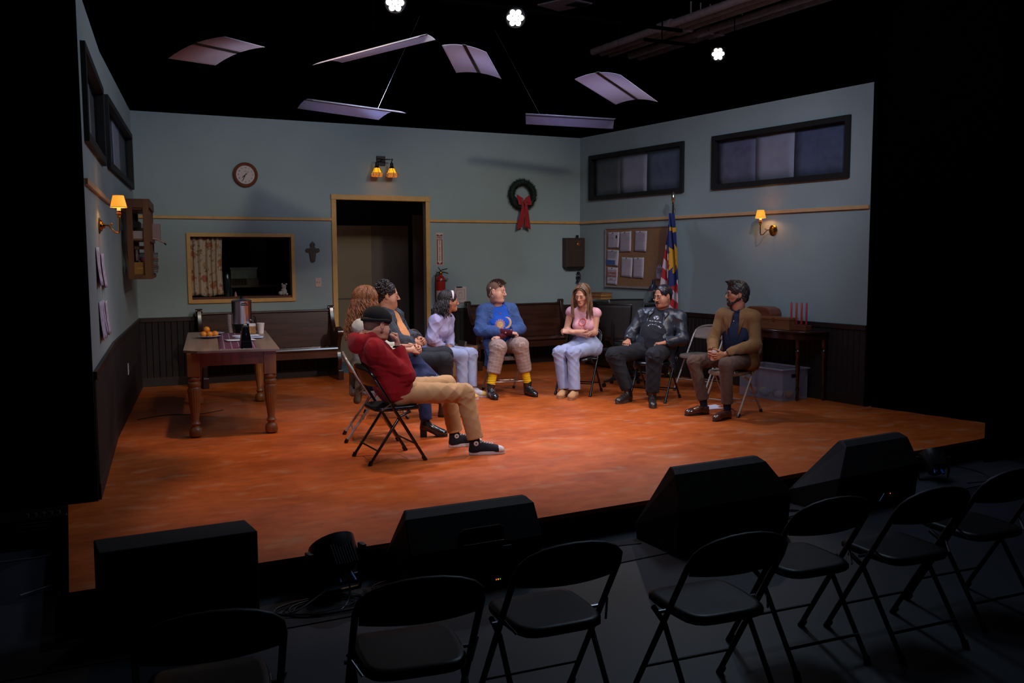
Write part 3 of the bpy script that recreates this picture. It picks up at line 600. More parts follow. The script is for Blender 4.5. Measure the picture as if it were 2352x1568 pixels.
# wreath
t = thing('christmas_wreath', 'dark green fir wreath hanging on the back wall', 'wreath', (5.41, -.06, 2.545))
m = MB(); rr = random.Random(3)
for i in range(1500):
    a = rr.uniform(0, 2*math.pi); q = rr.uniform(0, 2*math.pi); R0 = .185; rc = .042
    c0 = Vector((math.cos(a)*(R0+rc*math.cos(q)), rc*math.sin(q)*.8, math.sin(a)*(R0+rc*math.cos(q))))
    d = Vector((math.cos(a)*math.cos(q), math.sin(q)*.9, math.sin(a)*math.cos(q)))+Vector((-math.sin(a), 0, math.cos(a)))*rr.uniform(.3, 1.0)+Vector((rr.uniform(-.5, .5), rr.uniform(-.5, .3), rr.uniform(-.5, .5)))
    d.normalize(); s_ = d.orthogonal().normalized()*.0035; L_ = rr.uniform(.02, .05); e_ = c0+d*L_; u_ = d.cross(s_).normalized()*.0035
    m.add([c0-s_, c0+s_, c0+u_, e_], [(0, 1, 3), (1, 2, 3), (2, 0, 3)])
m.tube([(.185*math.cos(k*math.pi/16), 0, .185*math.sin(k*math.pi/16)) for k in range(32)], .038, 10, closed=True)
m.build('fir_ring', M('fir_green', (.008, .022, .010, 1), .8, var=.3), t, smooth=0, fix=False)
rb = M('red_velvet_ribbon', (.38, .006, .010, 1), .8, sheen=.4)
bow = MB()
for sx in (-1, 1):
    bow.grid(lambda u, v: (sx*(.015+.095*math.sin(u*math.pi)**.8*(1 if u < .5 else 1)) if True else 0, -.045-.035*math.sin(u*math.pi)*math.cos(v*3), -.105+(v-.5)*(.05+.10*math.sin(u*math.pi))+.03*math.sin(u*math.pi)+(u-.5)*.05), 12, 5)
    bow.grid(lambda u, v: (sx*(.01+.055*u)+(v-.5)*(.05+.05*u), -.05-.012*math.sin(u*5), -.12-.36*u+(-.05*abs(v-.15 if sx > 0 else v-.85) if u > .99 else 0)), 12, 4)
bow.ball((0, -.06, -.11), (.024, .02, .028), 10); bow.build('bow', rb, t, solid=.003)
# double wall lamp over the door
amber = M('amber_stained_glass', (1, .44, .02, 1), .3, emit=1.15, var=.10, scale=25); amb2 = M('patterned_amber_glass', (1, .40, .06, 1), .3, emit=.9, col2=(.30, .03, .003, 1), scale=45)
_n = amb2.node_tree; _bk = _n.nodes.new('ShaderNodeTexBrick'); _bk.inputs['Color1'].default_value = (1, .45, .08, 1); _bk.inputs['Color2'].default_value = (.8, .2, .02, 1); _bk.inputs['Mortar'].default_value = (.06, .008, .002, 1); _bk.inputs['Scale'].default_value = 32; _bk.inputs['Mortar Size'].default_value = .06; _n.links.new(_n.nodes['Texture Coordinate'].outputs['Object'], _bk.inputs[0])
for _k in ('Base Color', 'Emission Color'): _n.links.new(_bk.outputs[0], _n.nodes['Principled BSDF'].inputs[_k]); bronze = M('dark_bronze', (.02, .013, .012, 1), .4, .6)
t = thing('double_lamp_bracket', 'double bronze wall lamp with amber glass shades over the door', 'wall lamp', (3.215, -.001, 2.955), R=RB)
m = MB(); m.box((0, 0, .012), (.125, .13, .024)); m.build('backplate', bronze, t, smooth=0, bev=.003)
for k, x in enumerate((-.10, .115)):
    m = MB(); m.tube([(0, .01, .02), (0, .01, .10), (x*.5, .012, .135), (x, .012, .135), (x, .025, .14), (x+.012, .012, .14), (x, -.01, .135), (x, -.035, .135)], .007, 8); m.build('arm', bronze, t)
    RX = Matrix.Rotation(-math.pi/2, 3, 'X')   # lathe z -> wall y
    def sh(prof, n, mat, nm, par):
        m = MB()
        for r, y in prof: pass
        V = []
        for r, y in prof:
            for i in range(n): q = 2*math.pi*(i+.5)/n; V.append((x+r*math.cos(q), y, .135+r*math.sin(q)))
        F = []
        for kk in range(len(prof)-1): F += [(kk*n+i, kk*n+(i+1) % n, (kk+1)*n+(i+1) % n, (kk+1)*n+i) for i in range(n)]
        m.add(V, F); return m.build(nm, mat, par, smooth=0, solid=.002)
    sh([(.012, -.03), (.020, -.04), (.022, -.085), (.035, -.105), (.036, -.11)], 14, bronze, 'socket_cup', t)
    s1 = sh([(.036, -.108), (.044, -.13), (.063, -.172)], 6, amber, 'glass_shade', t); sh([(.063, -.172), (.078, -.178), (.078, -.228)], 6, amb2, 'patterned_band', s1)
    for i in range(6):
        q = 2*math.pi*(i+.5)/6; m = MB(); P = [(x+r*math.cos(q), y, .135+r*math.sin(q)) for r, y in ((.037, -.108), (.045, -.13), (.064, -.172), (.0795, -.178), (.0795, -.228))]; m.tube(P, .003, 5); m.build('leading', bronze, s1, smooth=0)
    l = bpy.data.lights.new('lamp_bulb', 'SPOT'); l.energy = 5; l.color = (1, .72, .28); l.shadow_soft_size = .01; l.spot_size = 2.4; l.spot_blend = .3; lo = bpy.data.objects.new('lamp_bulb', l); C.objects.link(lo); lo.parent = t; lo.location = (x, -.16, .135); lo.rotation_euler = (math.pi/2, 0, 0)
# old wooden wall box, handset below
t = thing('wooden_phone_box', 'old dark wooden phone box on the back wall by the right corner', 'wall phone', (6.305, -.001, 1.68), R=RB); dk = wood('old_dark_wood', (.05, .022, .014, 1), (.028, .012, .008, 1), .5, 1)
m = MB(); m.box((0, 0, .06), (.36, .45, .12)); m.build('case', dk, t, smooth=0, bev=.006); m = MB(); m.box((0, 0, .125), (.34, .43, .012)); d_ = m.build('door', dk, t, smooth=0, bev=.004); m = MB(); m.lathe([(.026, .13), (.03, .136), (.024, .14), (0, .141)], c=(.035, .125, 0), n=18); m.build('brass_disc', M('copper_disc', (.35, .10, .04, 1), .4, .7), d_)
text('PUBLIC', .035, Vector((.03, .175, .133)), Matrix.Identity(3), M('faded_gold', (.16, .08, .02, 1), .5), 'lettering', d_); m = MB(); m.box((.06, .245, .05), (.03, .05, .03)); m.box((0, -.235, .06), (.3, .02, .10)); m.build('bracket', blkmetal, t, smooth=0); m = MB(); m.box((.06, .035, .134), (.12, .006, .006)); m.build('slot', M('slot_grey', (.09, .08, .08, 1), .4), d_, smooth=0)
t = thing('telephone_handset', 'black handset with cord hanging below the wooden box', 'handset', (6.38, -.06, 1.22)); m = MB(); m.tube([(0, 0, .14), (.02, -.02, .12), (.02, -.02, .06), (-.005, 0, .02)], [.022, .012, .012, .022], 10); m.ball((0, 0, .145), (.028, .028, .02), 10); m.ball((-.01, 0, .015), (.028, .028, .02), 10); m.build('handset_body', blkplastic, t)
m = MB(); m.tube([(.0+.012*math.cos(k*1.3), .012*math.sin(k*1.3), -.0-.22*k/40) for k in range(41)], .004, 5); m.build('cord', blkplastic, t)
m = MB(); m.b2((-.012, .0, .05), (.02, .0585, .09)); m.build('hook', blkplastic, t, smooth=0)
# notice with clip
t = thing('notice_sheet', 'white notice with red border and clip on the back wall above the pew', 'notice', (4.40, -.012, 1.07), R=RB); m = MB(); m.box((0, 0, 0), (.19, .235, .008)); sh_ = m.build('sheet', M('notice_paper', (.62, .48, .44, 1), .8, var=.03), t, smooth=0)
m = MB(); m.box((-.02, .112, .008), (.09, .014, .014)); m.build('clip', black, t, smooth=0)
m = MB(); rdk = M('notice_red', (.35, .08, .09, 1), .7)
for (cx, cy, w_, h_) in ((.0, .072, .14, .004), (.0, -.062, .14, .004), (.07, .005, .004, .138), (-.07, .005, .004, .138)): m.box((cx, cy, .0052), (w_, h_, .0015))
m.build('border', rdk, t, smooth=0); m = MB(); m.tube([(-.025, -.03, .005), (-.025, .02, .005), (.025, .02, .005), (.025, -.03, .005)], .0018, 5, closed=True); m.tube([(-.018, .02, .005), (-.012, .04, .005), (0, .024, .005), (.012, .04, .005), (.018, .02, .005)], .0018, 5); m.build('drawing', M('notice_olive', (.25, .18, .08, 1), .7), t)
# serving hatch contents
cur = M('floral_curtain', (.50, .38, .27, 1), .85, var=.04)
def curtainmat():
    m = cur; nt = m.node_tree; b = nt.nodes['Principled BSDF']; N = nt.nodes.new; L = nt.links.new; src = b.inputs['Base Color'].links[0].from_socket; tc = nt.nodes['Texture Coordinate']
    for sc, th, col in ((6.5, .30, (.34, .06, .02, 1)), (8.5, .26, (.40, .18, .03, 1)), (12, .26, (.14, .09, .02, 1)), (19, .2, (.20, .06, .02, 1))):
        v = N('ShaderNodeTexVoronoi'); v.inputs['Scale'].default_value = sc; mp = N('ShaderNodeMapping'); mp.inputs['Location'].default_value = (sc, sc*.7, 0); L(tc.outputs['Object'], mp.inputs[0]); nn = N('ShaderNodeTexNoise'); nn.inputs['Scale'].default_value = 22; L(mp.outputs[0], nn.inputs[0]); vm = N('ShaderNodeVectorMath'); vm.operation = 'MULTIPLY_ADD'; vm.inputs[1].default_value = (.09, .09, .09); L(nn.outputs['Color'], vm.inputs[0]); L(mp.outputs[0], vm.inputs[2]); L(vm.outputs[0], v.inputs[0])
        g = N('ShaderNodeMath'); g.operation = 'LESS_THAN'; g.inputs[1].default_value = th; L(v.outputs['Distance'], g.inputs[0]); h = N('ShaderNodeMath'); h.operation = 'MULTIPLY'; h.inputs[1].default_value = .75; L(g.outputs[0], h.inputs[0]); x = N('ShaderNodeMixRGB'); L(h.outputs[0], x.inputs[0]); L(src, x.inputs[1]); x.inputs[2].default_value = col; src = x.outputs[0]
    L(src, b.inputs['Base Color'])
curtainmat()
m = MB(); m.grid(lambda u, v: (.665+.395*u-.015*math.sin(v*3)*u, .075+.018*math.sin(u*34+1.2*math.sin(u*9)), 1.888-.755*v+(.012*math.sin(u*9) if v > .97 else 0)), 90, 16); o = m.build('curtain', cur, solid=.002, smooth=60); tag(o, 'cream floral curtain drawn to the left of the serving hatch', 'curtain')
m = MB(); m.cyl((.66, .075, 1.885), (1.93, .075, 1.885), .006, n=8); m.build('rod', blkmetal, o)
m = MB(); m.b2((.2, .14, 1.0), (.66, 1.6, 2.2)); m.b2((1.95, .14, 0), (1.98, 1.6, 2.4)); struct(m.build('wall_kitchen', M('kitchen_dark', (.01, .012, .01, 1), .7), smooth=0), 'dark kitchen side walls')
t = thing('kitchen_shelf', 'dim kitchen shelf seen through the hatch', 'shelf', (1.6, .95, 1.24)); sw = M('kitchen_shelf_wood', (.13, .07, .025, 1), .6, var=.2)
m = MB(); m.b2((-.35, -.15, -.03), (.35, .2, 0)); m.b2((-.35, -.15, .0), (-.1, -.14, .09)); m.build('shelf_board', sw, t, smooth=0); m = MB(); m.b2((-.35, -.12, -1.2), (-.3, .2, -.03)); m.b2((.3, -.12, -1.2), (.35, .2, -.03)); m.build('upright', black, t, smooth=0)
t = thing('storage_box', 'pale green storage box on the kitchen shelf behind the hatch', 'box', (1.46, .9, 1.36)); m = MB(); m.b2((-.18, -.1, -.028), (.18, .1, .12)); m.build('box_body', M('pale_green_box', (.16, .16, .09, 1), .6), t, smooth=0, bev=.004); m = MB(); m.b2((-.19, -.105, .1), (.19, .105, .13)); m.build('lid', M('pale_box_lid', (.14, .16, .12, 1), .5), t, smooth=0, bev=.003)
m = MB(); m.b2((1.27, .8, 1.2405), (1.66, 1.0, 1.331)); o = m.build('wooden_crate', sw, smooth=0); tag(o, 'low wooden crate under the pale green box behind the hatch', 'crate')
# plush toy in the hatch
t = thing('plush_toy', 'small white plush bunny sitting in the corner of the hatch', 'plush toy', (1.84, .06, 1.1185)); pm_ = M('white_plush', (.42, .36, .34, 1), .95, sheen=.5, bump=.4, bscale=90)
m = MB(); m.ball((0, 0, .05), (.042, .038, .052), 14); m.ball((-.05, -.02, .03), (.028, .03, .028), 10); m.ball((.03, -.03, .018), (.02, .03, .018), 10); m.build('body', pm_, t); m = MB(); m.ball((0, -.005, .118), (.033, .032, .030), 14); h = m.build('head', pm_, t); m = MB(); m.ball((-.02, 0, .15), (.011, .009, .014), 8); m.ball((.035, 0, .150), (.014, .01, .012), 8); m.build('ear', pm_, h); m = MB(); m.ball((-.01, -.034, .12), .004, 6); m.ball((.012, -.034, .12), .004, 6); m.ball((0, -.036, .11), .004, 6); m.build('face', ink, h)
m = MB(); m.lathe([(.02, 0), (.012, .045), (0, .07)], n=12); o = m.build('pink_ornament', M('pink_felt', (.45, .2, .2, 1), .9), loc=(1.205, .05, 1.1185)); tag(o, 'small pink cone standing on the hatch sill beside the curtain', 'ornament')
m = MB(); m.lathe([(.045, 0), (.05, .02), (.05, .22), (.04, .27), (.03, .30)], n=20); o = m.build('dark_jar', M('dark_glass_jar', (.012, .02, .022, 1), .15), loc=(1.12, .17, 1.1185)); tag(o, 'dark jar behind the floral curtain in the hatch', 'jar')
# ---- left wall: shelf, sconce, papers
shw = wood('knotty_shelf_wood', (.17, .065, .02, 1), (.09, .03, .01, 1), .5, 2, 12)
t = thing('hanging_shelf', 'rustic open wooden shelf unit hung on the left wall', 'shelf', lwp(1.525, 1.41, .0), R=Matrix((LWd, LWn, Vector((0, 0, 1)))).transposed())
hl, dp, ht = .575, .25, .83     # local x = along wall toward the room front, y = out of the wall
def sb(nm, a, b, mat=shw): m = MB(); m.b2(a, b); return m.build(nm, mat, t, smooth=0, bev=.003)
for x in (-hl, hl-.02):
    for y in (.03, dp-.06): sb('stile', (x, y, 0), (x+.02, y+.06, ht))
    sb('top_rail', (x, .09, ht-.09), (x+.02, dp-.06, ht)); sb('bottom_rail', (x, .09, 0), (x+.02, dp-.06, .04))
for x in (-.22, .16): sb('stile', (x, dp-.02, 0), (x+.06, dp, ht))
for z in (.03, .40): sb('shelf_board', (-hl+.02, .03, z), (hl-.02, dp-.02, z+.018))
sb('top_board', (-hl+.02, .03, ht-.11), (hl-.02, dp-.02, ht-.092)); sb('front_rail', (-hl, dp, 0), (hl, dp+.012, .035)); sb('front_rail', (-hl, dp, .385), (hl, dp+.012, .42)); sb('front_rail', (-hl, dp, ht-.09), (hl, dp+.012, ht-.0)); sb('rear_rail', (-hl, .012, ht-.09), (hl, .03, ht))
SM = Matrix.Translation(lwp(1.525, 1.41)) @ Matrix((LWd, LWn, Vector((0, 0, 1)))).transposed().to_4x4(); SR = Matrix((LWd, LWn, Vector((0, 0, 1)))).transposed()
def onshelf(name, label, cat, a, b, mat, group=None, extra=None, rot=0):
    c = [(a[i]+b[i])/2 for i in range(2)]+[a[2]]; m = MB(); m.b2((a[0]-c[0], a[1]-c[1], 0), (b[0]-c[0], b[1]-c[1], b[2]-a[2]))
    o = m.build(name, mat, smooth=0, bev=.002, loc=SM@Vector(c)); o.rotation_euler = (SR@Matrix.Rotation(rot, 3, 'X')).to_euler(); return tag(o, label, cat, group)
boxw = M('white_cardboard', (.36, .27, .24, 1), .8, var=.05); boxy = M('mustard_box', (.34, .14, .02, 1), .7, var=.05)
o = onshelf('shoe_box', 'white cardboard box on the upper board of the wall shelf', 'box', (.22, .06, .419), (.55, .22, .50), boxw)
onshelf('green_gold_tin', 'green and gold tin under the white lid on the wall shelf', 'tin', (.23, .09, .50), (.42, .21, .535), M('green_gold_tin', (.16, .12, .02, 1), .4, col2=(.02, .05, .03, 1), scale=9))
o = onshelf('mustard_box', 'mustard yellow box on the bottom board of the wall shelf', 'box', (.22, .06, .049), (.54, .22, .175), boxy); m = MB(); m.b2((.158, -.03, .06), (.162, .03, .068)); m.build('box_lettering', M('pale_print', (.5, .3, .12, 1), .7), o, smooth=0)
onshelf('mustard_box', 'second mustard box at the far end of the bottom shelf board', 'box', (-.05, .07, .049), (.15, .225, .175), boxy)
onshelf('bulging_purse', 'black bag lying on the upper board of the wall shelf', 'bag', (.1, .05, .536), (.5, .15, .60), M('black_cloth_bag', '08080a', .8))
for k in range(11): onshelf('magazine', 'magazine in the stack on the wall shelf, number %s from the top' % ['one', 'two', 'three', 'four', 'five', 'six', 'seven', 'eight', 'nine', 'ten', 'eleven'][10-k], 'magazine', (-.48+.004*(k % 3), .09, .049+k*.021), (-.2, .285+.003*(k % 4), .049+k*.021+.019), M('magazine_%d' % (k % 4), [(.16, .17, .19, 1), (.22, .20, .20, 1), (.10, .13, .15, 1), (.20, .06, .04, 1)][k % 4], .6), 'magazines on the wall shelf')
o = onshelf('storage_bin', 'pinkish white plastic bin sticking out of the far upper shelf', 'bin', (-.46, .1, .419), (-.22, .33, .60), M('pinkish_plastic', (.30, .21, .22, 1), .5, var=.04))
onshelf('rolled_map', 'rolled blue paper leaning on the upper shelf', 'paper roll', (.18, .12, .50), (.21, .15, .70), M('blue_roll', (.08, .16, .28, 1), .6), rot=.45)
for k in range(2):
    m = MB(); P = [Vector((-.16-.02*k, .20, .44)), Vector((-.18-.02*k, .30, .425)), Vector((-.19-.02*k, .37, .385))]; m.tube(P, .008, 8); o = m.build('striped_stick', M('red_white_stripe', (.5, .1, .1, 1), .5, col2=(.5, .4, .4, 1), scale=90), loc=SM.translation); o.rotation_euler = SR.to_euler(); tag(o, ['upper', 'lower'][k]+' of two red and white striped sticks poking out of the shelf', 'stick', 'striped sticks on the wall shelf')
    m = MB(); m.tube([P[2], P[2]+Vector((0, .02, -.02))], .009, 8); m.build('tip', black, o)
onshelf('picture_frame', 'small framed picture standing on the lower board', 'picture frame', (.30, .10, .19), (.44, .12, .31), M('frame_picture', (.10, .07, .06, 1), .4, col2=(.3, .27, .25, 1), scale=12)); m = MB(); m.ball((0, 0, 0), .03, 10); o = m.build('purple_ball', M('purple_yarn', (.07, .02, .12, 1), .9), loc=SM@Vector((.27, .16, .205))); tag(o, 'purple ball of yarn on the mustard box', 'ball'); m = MB(); m.ball((0, 0, 0), .022, 10); o = m.build('red_ball', M('red_yarn', (.22, .02, .02, 1), .9), loc=SM@Vector((.39, .16, .197))); tag(o, 'small red ball of yarn on the mustard box', 'ball')
onshelf('small_book', 'brown book lying flat above the picture on the lower shelf', 'book', (.25, .09, .31), (.45, .2, .345), M('brown_book', (.14, .06, .04, 1), .6))
def shade_mat(nm, e): return M(nm, (1, .36, .03, 1), .7, emit=e, var=.1, scale=8)
def sconce(loc, R, arm, label, e, pw_):
    # local x = along wall, y = up, z = out of the wall
    t = thing('brass_sconce', label, 'wall lamp', loc, R=R)
    m = MB(); 
    for r, z in (): pass
    m.lathe([(.062, .0), (.065, .006), (.055, .012), (.045, .014), (.04, .024), (.022, .03), (.018, .045), (0, .048)], n=28); m.build('backplate', brass, t)
    ax, ay, az = arm; sgn = 1 if ax >= 0 else -1
    m = MB(); m.tube([(0, 0, .03), (ax*.4, .004, az*.45), (ax*.6, -.02, az*.6), (ax*.75, -.05, az*.78), (ax*.95, -.055, az*.95), (ax, -.03, az), (ax, .03, az), (ax, .07, az)], .0065, 8); m.tube([(ax*.42, .0, az*.5), (ax*.5, .02, az*.62), (ax*.62, .015, az*.66), (ax*.58, .0, az*.6)], .004, 6); m.build('arm', brass, t)
    RY = Matrix(((1, 0, 0), (0, 0, 1), (0, -1, 0)))  # lathe z -> local y
    def lt(prof, mat, nm, par=t, n=28): m = MB(); m.lathe([(r, y) for r, y in prof], c=(ax, 0, az), n=n, R=RY, cap=nm != 'shade_hem'); return m.build(nm, mat, par)
    lt([(.008, .06), (.014, .07), (.010, .08), (.018, .088), (.02, .10), (.012, .104), (.012, .118)], brass, 'candle_cup'); lt([(.014, .118), (.014, .142), (0, .143)], M('candle_sleeve', (1, .6, .2, 1), .5, emit=.8), 'candle_sleeve')
    k = 28; m = MB(); V = []
    for r, y in ((.062, .145), (.060, .147), (.040, .235), (.038, .237)):
        for i in range(56): q = 2*math.pi*i/56; rr = r*(1+.02*(i % 2)); V.append((ax+rr*math.cos(q), y, az+rr*math.sin(q)))
    m.add(V, [(a*56+i, a*56+(i+1) % 56, (a+1)*56+(i+1) % 56, (a+1)*56+i) for a in range(3) for i in range(56)]); s = m.build('lamp_shade', shade_mat('lit_shade_%s' % e, e), t, solid=.0015)
    lt([(.0625, .143), (.0635, .149), (.0615, .149)], M('shade_trim', (.6, .3, .1, 1), .6, emit=.3), 'shade_hem', s)
    l = bpy.data.lights.new('sconce_bulb', 'POINT'); l.energy = pw_; l.color = (1, .62, .22); l.shadow_soft_size = .012; lo = bpy.data.objects.new('sconce_bulb', l); C.objects.link(lo); lo.parent = t; lo.location = (ax, .165, az); return t
sconce(p2(1.075, 1.885, .0), frameR(n2), (.0, 0, .15), 'brass wall sconce with glowing pleated shade on the left wall', .95, 1.1)
sconce(rwp(3.985, 1.925, .0), frameR(RWn), (-.055, 0, .16), 'brass wall sconce with glowing shade on the right wall', .9, 1.4)
scrib = M('scribbled_paper', (.50, .45, .60, 1), .8, col2=(.33, .26, .36, 1), scale=26, stretch=(.4, .4, 1))
for k, (s, z0, z1, w_, lb) in enumerate(((4.85, 1.425, 1.715, .34, 'upper left handwritten sheet taped to the left wall'), (4.34, 1.395, 1.668, .34, 'upper right handwritten sheet taped to the left wall'), (4.74, 1.01, 1.305, .42, 'lower left handwritten sheet taped to the left wall'), (4.44, 1.03, 1.297, .15, 'lower middle handwritten sheet taped to the left wall'), (4.13, .998, 1.279, .26, 'lower right handwritten sheet taped to the left wall'))):
    m = MB(); m.grid(lambda u, v: p2(s-3.445-w_/2+w_*u, z1-(z1-z0)*v, .006+.022*v*v*(.5+abs(u-.5))+.006*math.sin(u*9)*v), 6, 8); o = m.build('taped_note', scrib, solid=.001); tag(o, lb, 'paper', 'sheets taped to the left wall')
# ---- cork board
ckn = [(.732, 1.029, 1.745, 1.974, 'typed sheet with a dark emblem, top left of the cork board'), (1.026, 1.311, 1.687, 1.977, 'thick stapled sheets, second in the top row of the cork board'), (1.376, 1.658, 1.690, 1.978, 'dense typed sheets, rightmost in the top row of the cork board'), (.718, 1.016, 1.486, 1.714, 'flyer with a blue block, left side of the cork board'),
       (.721, .996, 1.207, 1.458, 'flyer reading CLOTHING DONATIONS in red on the cork board'), (1.064, 1.340, 1.324, 1.605, 'typed sheet, left of the two in the second row'), (1.347, 1.600, 1.313, 1.603, 'typed sheet, right of the two in the second row'), (1.869, 2.091, 1.296, 1.499, 'small red edged flyer at the right of the cork board')]
t = thing('cork_board', 'large cork notice board with pale frame on the right wall', 'notice board', rwp(1.455, 1.603, 0), R=frameR(RWn)); m = MB(); m.box((0, 0, .012), (1.50, .84, .014)); m.build('cork_panel', M('cork', (.30, .145, .065, 1), .85, var=.12, scale=70, bump=.2, bscale=120), t, smooth=0)
for nm, c_, d_ in (('frame_top', (0, .425, .016), (1.54, .018, .024)), ('frame_bottom', (0, -.427, .018), (1.54, .028, .028)), ('frame_side', (-.76, 0, .016), (.018, .84, .024)), ('frame_side', (.76, 0, .016), (.018, .84, .024))):
    m = MB(); m.box(c_, d_); m.build(nm, M('pale_aluminium', (.36, .30, .32, 1), .4, .3), t, smooth=0, bev=.002)
RR = frameR(RWn); pap = M('pinned_paper', (.50, .43, .50, 1), .8, var=.03); txt = M('grey_text_ink', (.20, .17, .21, 1), .8); redi = M('red_print', (.40, .05, .05, 1), .7); blui = M('blue_print', (.05, .10, .30, 1), .7)
for k, (s0, s1, z0, z1, lb) in enumerate(ckn):
    cx = (s0+s1)/2; cz = (z0+z1)/2; w_ = s1-s0; h_ = z1-z0; c = rwp(cx, cz, .021)
    t = thing('pinned_sheet', lb, 'paper', c, R=RR, group='sheets on the cork board'); t.rotation_euler = (RR@Matrix.Rotation([.0, .03, -.02, -.04, -.03, -.03, .0, -.04][k], 3, 'Z')).to_euler()
    m = MB(); m.grid(lambda u, v: (w_*(u-.5), h_*(v-.5), .001+.012*(1-v)**2*(.4+.6*u)), 6, 8); m.build('sheet', pap, t, solid=.0008)
    m = MB(); m.cyl((0, h_/2-.012, .002), (0, h_/2-.012, .016), .005, n=8); m.build('pin', blkplastic, t)
    fz = lambda v: .0025+.012*(1-v)**2
    def lines(v0, v1, n, x0, x1, mat, hh=.0028, nm='printed_lines'):
        m = MB()
        for i in range(n):
            v = v0+(v1-v0)*i/max(1, n-1); xe = x1-(random.random()*.2*w_ if n > 3 else 0); m.box(((x0+xe)/2, h_*(v-.5), fz(v)+.004), (xe-x0, hh, .0006))
        m.build(nm, mat, t, smooth=0)
    if k == 4:
        m = MB()
        for v in (.82, .25): m.box((0, h_*(v-.5), fz(v)+.005), (w_*.84, .003, .001))
        for x in (-.42, .42): m.box((w_*x, h_*.035, fz(.5)+.005), (.003, h_*.57, .001))
        m.build('border', redi, t, smooth=0); text('CLOTHING', .043, Vector((0, h_*.18, .013)), Matrix.Identity(3), redi, 'lettering', t, bold=.0006); text('DONATIONS', .043, Vector((0, h_*.0, .013)), Matrix.Identity(3), redi, 'lettering', t, sx=.92, bold=.0006); text('drop box', .022, Vector((0, -h_*.16, .014)), Matrix.Identity(3), txt, 'lettering', t)
    elif k == 7:
        for v in (.96, .05): m = MB(); [m.box((w_*(-.4+.2*i), h_*(v-.5), .014-.009*v), (w_*.12, .014, .001)) for i in range(5)]; m.build('zigzag_edge', redi, t, smooth=0)
        text('OUTDOOR', .034, Vector((0, h_*.26, .012)), Matrix.Identity(3), txt, 'lettering', t, bold=.0006); text('WORSHIP', .034, Vector((0, h_*.13, .013)), Matrix.Identity(3), txt, 'lettering', t, bold=.0006); text('& PICNIC', .034, Vector((0, 0, .013)), Matrix.Identity(3), txt, 'lettering', t, bold=.0006); lines(.38, .2, 4, -w_*.2, w_*.35, txt)
    elif k == 3:
        lines(.92, .5, 8, -w_*.42, w_*.42, txt); m = MB(); m.box((-w_*.1, h_*-.3, .012), (w_*.72, h_*.3, .001)); m.build('blue_block', blui, t, smooth=0)
    elif k == 0:
        lines(.9, .12, 14, -w_*.42, w_*.15, txt, .002); m = MB(); m.ball((w_*.3, h_*.2, .008), (.018, .026, .002), 10); m.build('emblem', ink, t); lines(.5, .15, 6, w_*.2, w_*.45, txt, .002)
    else: lines(.92, .08, 20 if k in (1, 2) else 13, -w_*.4, w_*.42, txt, .0022)
# ---- flag
t = thing('flag_on_pole', 'furled striped flag with yellow star and crescent on a pole with brass base', 'flag', (6.42, -2.40, 0))
m = MB(); m.lathe([(.15, 0), (.15, .012), (.11, .03), (.05, .05), (.028, .075), (.022, .10)], n=32); m.build('base', M('polished_brass_base', (.7, .5, .2, 1), .12, 1), t)
m = MB(); m.cyl((0, 0, .09), (.01, -.01, 2.30), .013, n=12); m.build('pole', M('dark_pole_wood', '1a0f0b', .35), t)
m = MB(); m.lathe([(.014, 2.30), (.02, 2.31), (.012, 2.325), (.024, 2.35), (.03, 2.39), (.022, 2.43), (.008, 2.46), (0, 2.475)], c=(.01, -.01, 0), n=12); m.build('finial', M('silver_gold_finial', (.75, .62, .45, 1), .2, 1), t)
m = MB(); m.tube([(.01, -.035, 2.25), (.01, -.06, 2.22), (.01, -.05, 2.17)], .004, 6); m.build('clip', chrome, t)
fred = M('flag_red', (.42, .012, .016, 1), .75, var=.05); fwh = M('flag_white', (.58, .44, .48, 1), .75, var=.03); fbl = M('flag_blue', (.012, .022, .13, 1), .7, var=.05); fye = M('flag_yellow', (.62, .30, .01, 1), .7, var=.04)
# the cloth hangs in two leaves: fly stripes to the left, canton to the right, stripes again low on the right
ex = RWd; ez = Vector((0, 0, 1)); eo = RWn
def flagm_left(u, v):   # u across (0 at pole), v down : stripes slope
    s = (v*7.0+u*.9); 
    if v < .36-.1*u: return 2
    return int((s)*1.3+.0) % 2
def left(u, v):
    z = 2.02-1.05*v; wv = .015+.17*min(1, v*1.15)**.9
    return ex*(-wv*u)+eo*(.03*math.sin(u*6+v*2)+.03)+ez*(z-.10*u*v+.06*u)
def right(u, v):
    z = 2.19-1.42*v; wv = .03+.17*min(1, v*1.6)**.8
    return ex*(wv*u+.0)+eo*(.045*math.sin(u*7.5+v*1.3)+.02)+ez*(z+.05*u*(v-.3))
def fm_right(u, v):
    z = 2.19-1.42*v; x = (.03+.17*min(1, v*1.6)**.8)*u
    # star
    dx, dz = (x-.085)*1.0, z-1.585; r = math.hypot(dx*1.15, dz*.62); a = math.atan2(dz*.62, dx*1.15)
    if r < .075+.055*abs(((a/(2*math.pi)*14) % 1)-.5)*2 and v < .62: return 3
    rc = math.hypot(x-.0, (z-1.86)); 
    if z > 1.86 and .10 < math.hypot((x-.02)*.9, z-1.855) < .155 and x > .02: return 3
    if z < 1.17+.55*(x-.0)+.02:
        return 1 if int((z*.85+x*1.9+5)*9.5) % 2 else 0
    return 2
fl = MB(); fl.grid(left, 24, 90, mf=flagm_left); l_ = fl.build('cloth', [fred, fwh, fbl, fye], t, solid=.002, smooth=70, fix=False)
fl = MB(); fl.grid(right, 46, 220, mf=fm_right); r_ = fl.build('cloth', [fred, fwh, fbl, fye], t, solid=.002, smooth=70, fix=False)
